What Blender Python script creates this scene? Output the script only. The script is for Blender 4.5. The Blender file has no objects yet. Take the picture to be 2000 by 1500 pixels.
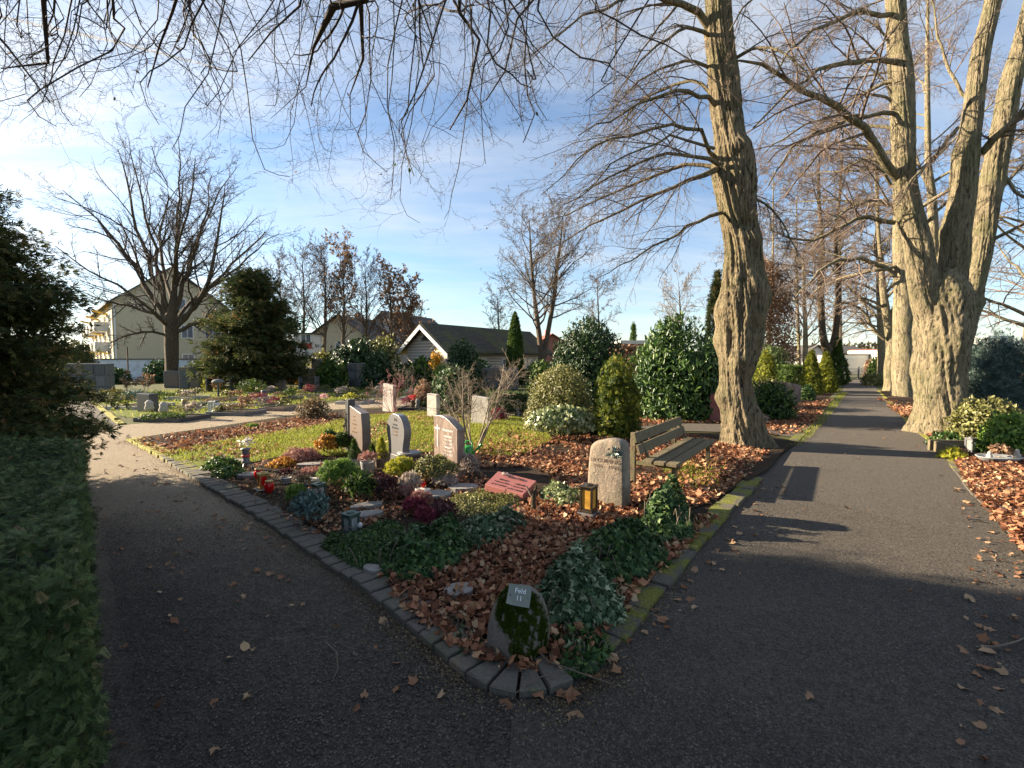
import bpy, math, random
import numpy as np
from mathutils import Vector, Matrix, geometry
rng = np.random.default_rng(11)
random.seed(5)
S = bpy.context.scene
COL = S.collection
# ------------------------------------------------------------------ camera
F, CX, CY, EYE, PITCH = 925.0, 1000.0, 750.0, 1.8, math.radians(3.1)
cd = bpy.data.cameras.new('camera'); cam = bpy.data.objects.new('camera', cd); COL.objects.link(cam)
cd.sensor_width = 36; cd.lens = 36*F/2000; cd.clip_start = .05; cd.clip_end = 6000
cam.location = (0, 0, EYE); cam.rotation_euler = (math.pi/2-PITCH, 0, 0); S.camera = cam
cp, sp = math.cos(PITCH), math.sin(PITCH)
def ray(px, py):
    a, b = (px-CX)/F, (CY-py)/F
    return np.array([a, cp+sp*b, -sp+cp*b])
def P(px, py, Y):                      # the point at distance Y seen at a pixel
    r = ray(px, py); return np.array([0, 0, EYE])+r*(Y/r[1])
def G(px, py, z=0.0):                  # the point of height z seen at a pixel
    r = ray(px, py); t = (z-EYE)/r[2]; return np.array([0, 0, EYE])+r*t
def G2(px, py, z=0.0): g = G(px, py, z); return (g[0], g[1])
def hz(py, Y): return P(1000, py, Y)[2]
# ------------------------------------------------------------------ noise
def vnoise(p, seed=0):
    p = np.asarray(p, float); i = np.floor(p).astype(np.int64); f = p-i; f = f*f*(3-2*f)
    def h(a, b, c):
        n = (a*374761393+b*668265263+c*2147483647+seed*974634777) & 0xffffffff
        n = ((n ^ (n >> 13))*1274126177) & 0xffffffff
        return ((n ^ (n >> 16)) & 0xffff)/32767.5-1
    r = 0
    for dx in (0, 1):
        for dy in (0, 1):
            for dz in (0, 1):
                w = (f[..., 0] if dx else 1-f[..., 0])*(f[..., 1] if dy else 1-f[..., 1])*(f[..., 2] if dz else 1-f[..., 2])
                r = r+w*h(i[..., 0]+dx, i[..., 1]+dy, i[..., 2]+dz)
    return r
def norm(a): return a/np.maximum(np.linalg.norm(a, axis=-1, keepdims=True), 1e-9)
# ------------------------------------------------------------------ materials
def newmat(name):
    m = bpy.data.materials.new(name); m.use_nodes = True; nt = m.node_tree
    return m, nt, nt.nodes, nt.links, nt.nodes['Principled BSDF']
def ramp(nt, stops, fac):
    r = nt.nodes.new('ShaderNodeValToRGB'); e = r.color_ramp.elements
    while len(e) < len(stops): e.new(.5)
    for k, (p, c) in enumerate(stops): e[k].position = p; e[k].color = (*c, 1)
    nt.links.new(fac, r.inputs[0]); return r.outputs[0]
def tex(nt, kind, scale, detail=4, rough=.6, vec=None, mscale=None, coord='Object'):
    n = nt.nodes.new('ShaderNodeTex'+kind)
    src = nt.nodes.new('ShaderNodeNewGeometry').outputs['Position'] if coord == 'World' else nt.nodes.new('ShaderNodeTexCoord').outputs[coord]
    if mscale:
        mp = nt.nodes.new('ShaderNodeMapping'); mp.inputs['Scale'].default_value = mscale
        nt.links.new(src, mp.inputs[0]); src = mp.outputs[0]
    nt.links.new(src, n.inputs['Vector']); n.inputs['Scale'].default_value = scale
    if kind == 'Noise': n.inputs['Detail'].default_value = detail; n.inputs['Roughness'].default_value = rough
    return n
def mixc(nt, fac, a, b, mode='MIX'):
    m = nt.nodes.new('ShaderNodeMix'); m.data_type = 'RGBA'; m.blend_type = mode
    if isinstance(fac, float): m.inputs[0].default_value = fac
    else: nt.links.new(fac, m.inputs[0])
    for k, v in ((6, a), (7, b)):
        if isinstance(v, tuple): m.inputs[k].default_value = (*v, 1)
        else: nt.links.new(v, m.inputs[k])
    return m.outputs[2]
def bump(nt, h, strength, dist, bsdf, prev=None):
    b = nt.nodes.new('ShaderNodeBump'); b.inputs['Strength'].default_value = strength; b.inputs['Distance'].default_value = dist
    nt.links.new(h, b.inputs['Height'])
    if prev: nt.links.new(prev, b.inputs['Normal'])
    nt.links.new(b.outputs[0], bsdf.inputs['Normal']); return b.outputs[0]
def leafmat(name, stops, rough=.55, trans=.3, spec=.4):
    m, nt, N, L, b = newmat(name)
    a = N.new('ShaderNodeAttribute'); a.attribute_name = 'v'
    n = tex(nt, 'Noise', 1.3, 3, coord='World')
    mm = N.new('ShaderNodeMath'); mm.operation = 'MULTIPLY_ADD'; L.new(n.outputs[0], mm.inputs[0]); mm.inputs[1].default_value = .5; mm.inputs[2].default_value = -.25
    ad = N.new('ShaderNodeMath'); ad.operation = 'ADD'; ad.use_clamp = True; L.new(mm.outputs[0], ad.inputs[0]); L.new(a.outputs['Fac'], ad.inputs[1])
    c = ramp(nt, stops, ad.outputs[0])
    L.new(c, b.inputs['Base Color']); b.inputs['Roughness'].default_value = rough; b.inputs['Specular IOR Level'].default_value = spec
    t = N.new('ShaderNodeBsdfTranslucent'); L.new(c, t.inputs[0]); mx = N.new('ShaderNodeMixShader'); mx.inputs[0].default_value = trans
    L.new(b.outputs[0], mx.inputs[1]); L.new(t.outputs[0], mx.inputs[2]); L.new(mx.outputs[0], N['Material Output'].inputs[0]); return m
def stonemat(name, c1, c2, scale=30, rough=.5, bmp=.15, c3=None, vein=None, spec=.4):
    m, nt, N, L, b = newmat(name)
    n = tex(nt, 'Noise', scale, 6, .7); c = ramp(nt, [(.3, c1), (.7, c2)], n.outputs[0])
    if vein:
        w = tex(nt, 'Noise', 4, 6, .6, mscale=(1, 1, .35)); w.inputs['Distortion'].default_value = 2.5
        c = mixc(nt, ramp(nt, [(.47, (0, 0, 0)), (.55, (.8,)*3), (.63, (0, 0, 0))], w.outputs[0]), c, vein)
    if c3:
        n3 = tex(nt, 'Noise', 2.2, 6, .65); c = mixc(nt, ramp(nt, [(.48, (0, 0, 0)), (.68, (.8,)*3)], n3.outputs[0]), c, c3)
    L.new(c, b.inputs['Base Color']); b.inputs['Roughness'].default_value = rough; b.inputs['Specular IOR Level'].default_value = spec
    n2 = tex(nt, 'Noise', scale*1.3, 8, .7); bump(nt, n2.outputs[0], bmp, .02, b); return m
def plain(name, c, rough=.5, metal=0, var=.25):
    m, nt, N, L, b = newmat(name); n = tex(nt, 'Noise', 9, 5)
    L.new(ramp(nt, [(.3, tuple(x*(1-var) for x in c)), (.7, tuple(min(1, x*(1+var)) for x in c))], n.outputs[0]), b.inputs['Base Color'])
    b.inputs['Roughness'].default_value = rough; b.inputs['Metallic'].default_value = metal; return m
def glassmat(name, c, alpha=.5):
    m, nt, N, L, b = newmat(name); b.inputs['Base Color'].default_value = (*c, 1); b.inputs['Roughness'].default_value = .12
    t = N.new('ShaderNodeBsdfTransparent'); t.inputs[0].default_value = (*[min(1, .3+.9*x) for x in c], 1); mx = N.new('ShaderNodeMixShader'); mx.inputs[0].default_value = alpha
    L.new(t.outputs[0], mx.inputs[1]); L.new(b.outputs[0], mx.inputs[2]); L.new(mx.outputs[0], N['Material Output'].inputs[0]); return m
def gravelmat(name, dark, mid, lite, speck, big, far=None):
    m, nt, N, L, b = newmat(name)
    v = tex(nt, 'Voronoi', 120, coord='World'); vs = N.new('ShaderNodeSeparateColor'); L.new(v.outputs['Color'], vs.inputs[0])
    c = ramp(nt, [(0, dark), (.55, mid), (.94, lite), (.99, speck), (1, speck)], vs.outputs[0])
    n = tex(nt, 'Noise', .9, 6, .65, coord='World')
    c = mixc(nt, ramp(nt, [(.36, (0, 0, 0)), (.66, (.75,)*3)], n.outputs[0]), c, big)
    n4 = tex(nt, 'Noise', 9, 5, .7, coord='World')
    c = mixc(nt, ramp(nt, [(.5, (0, 0, 0)), (.72, (.55,)*3)], n4.outputs[0]), c, tuple(x*.55 for x in dark))
    n6 = tex(nt, 'Noise', 42, 4, .8, coord='World'); c = mixc(nt, ramp(nt, [(.3, (.75,)*3), (.5, (0, 0, 0))], n6.outputs[0]), c, tuple(x*.6 for x in dark)); c = mixc(nt, ramp(nt, [(.55, (0, 0, 0)), (.75, (.5,)*3)], n6.outputs[0]), c, tuple(x*1.15 for x in lite))
    n7 = tex(nt, 'Noise', .55, 5, .6, coord='World'); c = mixc(nt, ramp(nt, [(.46, (0, 0, 0)), (.62, (.55,)*3)], n7.outputs[0]), c, tuple(x*.8 for x in dark))
    if far:                                # sandy towards the crossing; sunlight there and foreground shade put into the colour
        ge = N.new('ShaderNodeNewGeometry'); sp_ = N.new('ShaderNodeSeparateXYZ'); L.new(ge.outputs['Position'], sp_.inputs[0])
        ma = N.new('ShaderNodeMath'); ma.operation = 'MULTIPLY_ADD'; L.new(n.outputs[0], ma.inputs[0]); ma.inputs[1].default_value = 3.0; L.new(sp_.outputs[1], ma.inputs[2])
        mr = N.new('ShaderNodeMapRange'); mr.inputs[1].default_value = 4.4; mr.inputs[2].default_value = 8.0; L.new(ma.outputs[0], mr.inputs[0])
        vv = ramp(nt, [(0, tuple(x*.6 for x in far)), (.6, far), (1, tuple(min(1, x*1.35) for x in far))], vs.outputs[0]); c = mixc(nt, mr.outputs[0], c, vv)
    L.new(c, b.inputs['Base Color']); b.inputs['Roughness'].default_value = .9
    n2 = tex(nt, 'Noise', 34, 6, .75, coord='World')
    p = bump(nt, v.outputs['Distance'], .75, -.012, b); p = bump(nt, n2.outputs[0], 1.0, .05, b, p)
    n5 = tex(nt, 'Noise', 3, 4, .6, coord='World'); bump(nt, n5.outputs[0], .5, .06, b, p); return m
def groundmat(name, stops, scale=6, fine=60, b1=.6, d=.04):
    m, nt, N, L, b = newmat(name)
    n = tex(nt, 'Noise', scale, 8, .72, coord='World'); n2 = tex(nt, 'Noise', fine, 5, .7, coord='World')
    f = N.new('ShaderNodeMix'); f.inputs[0].default_value = .45; L.new(n.outputs[0], f.inputs[2]); L.new(n2.outputs[0], f.inputs[3])
    L.new(ramp(nt, stops, f.outputs[0]), b.inputs['Base Color']); b.inputs['Roughness'].default_value = .95; b.inputs['Specular IOR Level'].default_value = .15
    bump(nt, f.outputs[0], b1, d, b); return m
def barkmat(name, base, dark, green, gfac=.5, sc=1.0, b1=1.0):
    m, nt, N, L, b = newmat(name)
    n = tex(nt, 'Noise', 11*sc, 9, .75, mscale=(1.7, 1.7, .26), coord='World'); n.inputs['Distortion'].default_value = 1.2
    c = ramp(nt, [(.41, dark), (.49, base), (.7, tuple(min(1, x*1.35) for x in base))], n.outputs[0])
    n2 = tex(nt, 'Noise', 1.6*sc, 6, .7, coord='World')
    c = mixc(nt, ramp(nt, [(.46, (0, 0, 0)), (.62, (gfac,)*3)], n2.outputs[0]), c, green)
    n3 = tex(nt, 'Noise', 26*sc, 5, .7, coord='World')
    c = mixc(nt, ramp(nt, [(.58, (0, 0, 0)), (.7, (.5,)*3)], n3.outputs[0]), c, (.42, .42, .33))
    L.new(c, b.inputs['Base Color']); b.inputs['Roughness'].default_value = .9; b.inputs['Specular IOR Level'].default_value = .2
    p = bump(nt, n.outputs[0], b1, .13/sc, b)
    v = tex(nt, 'Noise', 38*sc, 5, .7, mscale=(1.5, 1.5, .5), coord='World'); bump(nt, v.outputs[0], .5, .02, b, p); return m
M = {}
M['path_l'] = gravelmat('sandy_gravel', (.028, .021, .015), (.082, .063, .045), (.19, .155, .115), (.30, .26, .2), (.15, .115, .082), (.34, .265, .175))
M['path_r'] = gravelmat('grey_gravel', (.026, .021, .016), (.078, .062, .047), (.20, .17, .13), (.30, .27, .22), (.15, .12, .088), (.12, .10, .078))
M['soil'] = groundmat('dark_soil', [(.3, (.014, .010, .007)), (.5, (.035, .024, .016)), (.65, (.075, .05, .032)), (.8, (.12, .085, .05))], 7, 70, .9, .06)
M['lawn'] = groundmat('lawn_earth', [(.3, (.05, .05, .014)), (.48, (.12, .14, .022)), (.62, (.2, .22, .035)), (.8, (.22, .17, .07))], 2.5, 40)
M['field'] = groundmat('field_ground', [(.3, (.03, .028, .014)), (.48, (.07, .075, .022)), (.6, (.10, .10, .035)), (.75, (.14, .10, .06))], .8, 18)
M['litterbed'] = groundmat('leafy_ground', [(.3, (.016, .011, .007)), (.5, (.045, .029, .018)), (.65, (.09, .055, .034)), (.8, (.17, .10, .06))], 9, 45, .9, .05)
def kerbmat():
    m, nt, N, L, b = newmat('kerb_concrete'); n = tex(nt, 'Noise', 60, 6, .75, coord='World'); n2 = tex(nt, 'Noise', 3.5, 6, .7, coord='World'); n3 = tex(nt, 'Noise', 7, 6, .7, coord='World')
    c = ramp(nt, [(.3, (.062, .054, .044)), (.7, (.15, .132, .108))], n.outputs[0]); c = mixc(nt, ramp(nt, [(.5, (0, 0, 0)), (.68, (.7,)*3)], n2.outputs[0]), c, (.075, .08, .035))
    g_ = N.new('ShaderNodeNewGeometry'); s_ = N.new('ShaderNodeSeparateXYZ'); L.new(g_.outputs['Position'], s_.inputs[0]); a = N.new('ShaderNodeMapRange'); L.new(s_.outputs[1], a.inputs[0]); a.inputs[1].default_value = 6.2; a.inputs[2].default_value = 9.5; a.inputs[3].default_value = -.16; a.inputs[4].default_value = .2
    ad = N.new('ShaderNodeMath'); L.new(a.outputs[0], ad.inputs[0]); L.new(n3.outputs[0], ad.inputs[1]); c = mixc(nt, ramp(nt, [(.5, (0, 0, 0)), (.62, (.9,)*3)], ad.outputs[0]), c, (.30, .27, .025))
    L.new(c, b.inputs['Base Color']); b.inputs['Roughness'].default_value = .92; bump(nt, n.outputs[0], .5, .02, b); return m
M['kerb'] = kerbmat()
M['kerbmoss'] = stonemat('mossy_kerb', (.07, .07, .055), (.13, .125, .1), 30, .95, .5, c3=(.17, .19, .015))
def mossy(name):
    m, nt, N, L, b = newmat(name)
    n = tex(nt, 'Noise', 3.2, 6, .7, coord='World'); n2 = tex(nt, 'Noise', 45, 5, .7, coord='World')
    base = ramp(nt, [(.3, (.06, .053, .04)), (.7, (.15, .13, .10))], n2.outputs[0]); mo = ramp(nt, [(.3, (.05, .07, .006)), (.7, (.24, .23, .02))], n2.outputs[0])
    L.new(mixc(nt, ramp(nt, [(.44, (0, 0, 0)), (.53, (.95,)*3)], n.outputs[0]), base, mo), b.inputs['Base Color']); b.inputs['Roughness'].default_value = .95
    bump(nt, n2.outputs[0], .9, .03, b); return m
M['kerbmoss'] = mossy('mossy_kerb_stone')
M['bark1'] = barkmat('lime_bark', (.31, .245, .15), (.04, .03, .022), (.17, .17, .075), .45)
M['bark2'] = barkmat('pale_lime_bark', (.35, .285, .18), (.06, .048, .034), (.2, .2, .09), .5)
M['bark3'] = barkmat('brown_bark', (.15, .11, .075), (.05, .035, .025), (.1, .1, .045), .3)
M['twig'] = plain('dark_twig', (.045, .03, .021), .8); M['twig2'] = plain('brown_twig', (.12, .088, .062), .8); M['twig3'] = plain('reddish_twig', (.15, .105, .078), .8)
M['twig4'] = plain('pale_twig', (.24, .185, .125), .8); M['twigpink'] = plain('pink_twig', (.36, .14, .15), .8)
M['dead'] = leafmat('dead_leaves', [(0, (.07, .028, .014)), (.3, (.22, .088, .045)), (.6, (.38, .165, .09)), (.85, (.48, .27, .135)), (1, (.55, .40, .25))], .7, .2, .25)
M['deadpath'] = leafmat('dry_path_leaves', [(0, (.17, .07, .03)), (.4, (.27, .14, .075)), (.7, (.34, .21, .12)), (1, (.44, .30, .17))], .7, .15, .25)
M['ivy'] = leafmat('ivy_leaves', [(0, (.014, .034, .010)), (.45, (.034, .076, .022)), (.75, (.066, .12, .034)), (.93, (.12, .18, .05)), (1, (.28, .32, .17))], .5, .12, .22)
M['ivyvar'] = leafmat('variegated_ivy', [(0, (.016, .038, .012)), (.4, (.042, .085, .034)), (.66, (.08, .13, .058)), (.86, (.22, .26, .15)), (1, (.46, .48, .31))], .5, .12, .25)
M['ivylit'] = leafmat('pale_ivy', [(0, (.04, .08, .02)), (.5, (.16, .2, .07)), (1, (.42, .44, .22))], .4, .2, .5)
M['yew'] = leafmat('yew_needles', [(0, (.022, .038, .015)), (.5, (.075, .112, .038)), (.8, (.13, .175, .058)), (.95, (.18, .21, .08)), (1, (.28, .2, .10))], .6, .15, .2)
M['darkcon'] = leafmat('dark_conifer', [(0, (.022, .032, .012)), (.5, (.058, .078, .026)), (.85, (.11, .12, .04)), (1, (.2, .13, .05))], .7, .35, .15)
M['thuja'] = leafmat('thuja_green', [(0, (.018, .04, .008)), (.5, (.05, .095, .014)), (1, (.13, .19, .025))], .6, .25, .3)
M['thujamix'] = leafmat('gold_tipped_thuja', [(0, (.02, .04, .008)), (.45, (.06, .095, .014)), (.8, (.17, .19, .022)), (1, (.30, .29, .035))], .6, .25, .2)
M['thujay'] = leafmat('golden_thuja', [(0, (.06, .075, .01)), (.5, (.15, .17, .016)), (1, (.32, .32, .03))], .6, .3, .3)
M['laurel'] = leafmat('laurel_leaves', [(0, (.014, .04, .010)), (.5, (.035, .085, .018)), (1, (.13, .20, .04))], .4, .25, .35)
M['rhodo'] = leafmat('rhododendron_leaves', [(0, (.012, .028, .009)), (.5, (.024, .055, .016)), (1, (.06, .10, .03))], .42, .15, .3)
M['olive'] = leafmat('olive_leaves', [(0, (.06, .055, .016)), (.5, (.15, .15, .04)), (.8, (.26, .26, .08)), (1, (.36, .33, .14))], .5, .3, .4)
M['yellow'] = leafmat('yellow_green_leaves', [(0, (.14, .15, .012)), (.5, (.36, .36, .03)), (1, (.55, .5, .06))], .5, .35, .3)
M['fresh'] = leafmat('fresh_green_leaves', [(0, (.04, .09, .015)), (.5, (.11, .2, .03)), (1, (.24, .34, .06))], .5, .3, .3)
M['blue'] = leafmat('blue_needles', [(0, (.04, .065, .055)), (.5, (.09, .14, .12)), (1, (.2, .27, .24))], .6, .2, .3)
M['orange'] = leafmat('orange_leaves', [(0, (.2, .07, .012)), (.5, (.45, .2, .025)), (1, (.6, .36, .06))], .5, .35, .3)
M['amber'] = leafmat('amber_autumn_leaves', [(0, (.3, .13, .01)), (.5, (.6, .32, .02)), (1, (.7, .45, .05))], .5, .4, .3)
M['rust'] = leafmat('rust_hornbeam_leaves', [(0, (.16, .085, .05)), (.5, (.30, .18, .105)), (1, (.44, .30, .19))], .7, .35, .2)
M['redheath'] = leafmat('crimson_heather', [(0, (.07, .012, .02)), (.5, (.19, .022, .045)), (1, (.36, .09, .11))], .6, .3, .2)
M['pinkheath'] = leafmat('pink_heather', [(0, (.16, .06, .05)), (.5, (.34, .15, .13)), (1, (.5, .33, .26))], .6, .3, .2)
M['maroon'] = leafmat('maroon_leaves', [(0, (.035, .012, .014)), (.5, (.085, .028, .03)), (1, (.19, .07, .06))], .5, .2, .3)
M['paleheath'] = leafmat('silver_heather', [(0, (.2, .16, .13)), (.5, (.4, .32, .27)), (1, (.6, .52, .42))], .6, .3, .2)
M['drybrown'] = leafmat('dry_brown_leaves', [(0, (.07, .045, .025)), (.5, (.17, .12, .065)), (1, (.32, .25, .15))], .7, .25, .2)
M['grass'] = leafmat('grass_blades', [(0, (.09, .12, .012)), (.4, (.21, .25, .03)), (.75, (.37, .39, .055)), (1, (.48, .42, .14))], .6, .45, .15)
M['mossleaf'] = leafmat('moss_tufts', [(0, (.015, .026, .003)), (.5, (.04, .062, .006)), (1, (.09, .12, .012))], .9, .2, .1)
M['white'] = leafmat('white_petals', [(0, (.5, .48, .45)), (1, (.8, .76, .7))], .6, .3, .2)
M['pinkpetal'] = leafmat('pink_petals', [(0, (.5, .2, .25)), (1, (.75, .45, .5))], .6, .3, .2)
M['redpetal'] = leafmat('red_petals', [(0, (.35, .02, .02)), (1, (.65, .06, .05))], .6, .3, .2)
M['granite'] = stonemat('grey_granite', (.08, .08, .085), (.20, .195, .195), 120, .35, .1)
M['redgran'] = stonemat('reddish_granite', (.12, .085, .07), (.21, .155, .13), 70, .35, .08, vein=(.31, .24, .2))
M['browngran'] = stonemat('brown_granite', (.10, .075, .06), (.20, .155, .13), 90, .4, .12)
M['polish'] = stonemat('polished_top', (.07, .07, .085), (.12, .12, .14), 140, .16, .03, spec=.6)
M['sandstone'] = stonemat('sandy_fieldstone', (.15, .12, .09), (.28, .23, .175), 26, .85, .8, c3=(.17, .155, .105), vein=(.34, .26, .19))
M['redplaque'] = stonemat('red_sandstone', (.26, .085, .075), (.36, .13, .11), 60, .5, .1)
M['palestone'] = stonemat('pale_rough_stone', (.32, .29, .25), (.52, .48, .42), 18, .9, .7)
M['darkstone'] = stonemat('dark_granite', (.035, .038, .042), (.075, .08, .085), 60, .3, .1)
M['urn'] = stonemat('urn_wall_stone', (.10, .105, .105), (.17, .17, .165), 25, .8, .3)
M['urn2'] = stonemat('brown_urn_stone', (.13, .10, .08), (.22, .175, .14), 25, .8, .3)
M['slate'] = stonemat('slate_slab', (.16, .145, .13), (.3, .28, .25), 14, .85, .5)
M['boulder'] = stonemat('boulder_stone', (.10, .085, .07), (.2, .165, .135), 55, .9, .45, c3=(.15, .12, .095))
M['wood'] = barkmat('weathered_wood', (.17, .135, .085), (.075, .056, .036), (.13, .14, .06), .4, 3, .25)
M['gold'] = plain('gilded_letter', (.32, .17, .06), .4, .3); M['ink'] = plain('black_letter', (.02, .015, .015), .6); M['silver'] = plain('white_letter', (.72, .7, .66), .5); M['carve'] = plain('carved_letter', (.15, .105, .075), .9)
M['signplate'] = plain('grey_green_sign', (.17, .185, .15), .45, .1, .06); M['signwhite'] = plain('sign_lettering', (.8, .8, .78), .5, 0, .02)
M['bronze'] = plain('bronze_metal', (.09, .07, .05), .4, .7); M['pewter'] = plain('patina_bronze_leaf', (.13, .17, .15), .45, .5); M['greenmetal'] = plain('green_patina_metal', (.07, .10, .085), .5, .4); M['brass'] = plain('brass', (.45, .3, .1), .35, .7)
M['amberglass'] = glassmat('amber_glass', (.75, .42, .08), .75); M['redglass'] = glassmat('red_glass', (.65, .015, .015), .75); M['clear'] = glassmat('clear_glass', (.6, .62, .6), .25)
M['redwax'] = plain('red_candle', (.7, .04, .03), .4); M['whitewax'] = plain('white_candle', (.75, .72, .66), .5)
M['grepot'] = plain('grey_pot', (.27, .28, .28), .7); M['brownpot'] = plain('brown_pot', (.2, .15, .11), .8); M['darkpot'] = plain('dark_planter', (.09, .095, .10), .6); M['whitepot'] = plain('white_bowl', (.6, .58, .54), .5)
M['canplastic'] = plain('green_plastic', (.03, .3, .06), .3, 0, .1)
M['cream'] = plain('cream_render', (.50, .43, .29), .9, 0, .06); M['whitewall'] = stonemat('whitewashed_wall', (.5, .54, .6), (.66, .7, .76), 5, .9, .2, c3=(.4, .42, .45)); M['paleren'] = plain('pale_render', (.62, .6, .56), .9, 0, .05)
M['boards'] = None
M['roofdark'] = stonemat('dark_roof', (.05, .045, .042), (.10, .088, .08), 20, .9, .3); M['roofred'] = stonemat('red_roof', (.22, .075, .05), (.32, .12, .08), 20, .9, .3)
M['winglass'] = plain('window_glass', (.09, .11, .14), .12, 0, .3); M['whitetrim'] = plain('white_trim', (.7, .68, .64), .6, 0, .05); M['sunyellow'] = plain('yellow_awning', (.62, .4, .05), .8); M['redpaint'] = plain('red_paint', (.55, .05, .04), .5)
M['brickpink'] = stonemat('brick_wall', (.2, .1, .075), (.34, .18, .14), 30, .9, .3)
def roofmoss():
    m, nt, N, L, b = newmat('mossy_tiled_roof')
    w = tex(nt, 'Wave', 2.2, coord='World'); w.bands_direction = 'Z'; w.inputs['Scale'].default_value = 3.2; w.inputs['Distortion'].default_value = 1.5; w.inputs['Detail Scale'].default_value = 3
    n = tex(nt, 'Noise', .7, 5, .7, coord='World'); n2 = tex(nt, 'Noise', 9, 5, .7, coord='World')
    c = mixc(nt, ramp(nt, [(.42, (0, 0, 0)), (.62, (1,)*3)], n.outputs[0]), (.06, .05, .042), (.10, .105, .03))
    c = mixc(nt, ramp(nt, [(.2, (.75,)*3), (.6, (0, 0, 0))], w.outputs[0]), c, (.018, .016, .014)); c = mixc(nt, ramp(nt, [(.5, (0, 0, 0)), (.75, (.6,)*3)], n2.outputs[0]), c, (.14, .15, .06))
    L.new(c, b.inputs['Base Color']); b.inputs['Roughness'].default_value = .95; bump(nt, w.outputs[0], .6, .05, b); return m
M['roofmoss'] = roofmoss()
def boardsmat():
    m, nt, N, L, b = newmat('pale_boarding')
    w = tex(nt, 'Wave', 1.6, coord='World'); w.bands_direction = 'Z'; w.inputs['Distortion'].default_value = .1
    c = ramp(nt, [(.06, (.2, .17, .14)), (.16, (.52, .45, .38)), (1, (.6, .53, .45))], w.outputs[0]); L.new(c, b.inputs['Base Color']); b.inputs['Roughness'].default_value = .85; return m
M['boards'] = boardsmat()
# ------------------------------------------------------------------ mesh helpers
def props(o, label=None, cat=None, group=None, kind=None):
    for k, v in (('label', label), ('category', cat), ('group', group), ('kind', kind)):
        if v: o[k] = v
    return o
def empty(name, loc, label, cat, group=None, rz=0):
    o = bpy.data.objects.new(name, None); COL.objects.link(o); o.location = [float(x) for x in loc]; o.rotation_euler = (0, 0, rz); o.empty_display_size = .1
    return props(o, label, cat, group)
def mesh(name, V, Fc, mat, parent=None, smooth=False, v=None, midx=None):
    V = np.asarray(V, np.float32); me = bpy.data.meshes.new(name)
    if parent is not None and V.size:
        Mi = np.array(parent_inv(parent)); V = V@Mi[:3, :3].T.astype(np.float32)+Mi[:3, 3].astype(np.float32)
    if isinstance(Fc, np.ndarray):
        k = Fc.shape[1]; me.vertices.add(len(V)); me.vertices.foreach_set('co', V.ravel()); me.loops.add(Fc.size); me.loops.foreach_set('vertex_index', Fc.ravel().astype(np.int32))
        me.polygons.add(len(Fc)); me.polygons.foreach_set('loop_start', np.arange(0, Fc.size, k, dtype=np.int32)); me.polygons.foreach_set('loop_total', np.full(len(Fc), k, np.int32)); me.update(calc_edges=True)
    else:
        me.from_pydata([tuple(map(float, p)) for p in V], [], [tuple(map(int, f)) for f in Fc]); me.update()
    if v is not None:
        a = me.attributes.new('v', 'FLOAT', 'FACE'); a.data.foreach_set('value', np.asarray(v, np.float32))
    ms = mat if isinstance(mat, (list, tuple)) else [mat]
    for m in ms: me.materials.append(M[m] if isinstance(m, str) else m)
    if midx is not None: me.polygons.foreach_set('material_index', np.asarray(midx, np.int32))
    if smooth: me.polygons.foreach_set('use_smooth', np.ones(len(me.polygons), bool))
    o = bpy.data.objects.new(name, me); COL.objects.link(o)
    if parent is not None: o.parent = parent
    return o
def parent_inv(p):                        # world -> the coordinates of an unrotated or z-rotated parent chain
    m = Matrix.Identity(4)
    while p is not None:
        m = (Matrix.Translation(p.location)@Matrix.Rotation(p.rotation_euler.z, 4, 'Z'))@m; p = p.parent
    return m.inverted()
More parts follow.
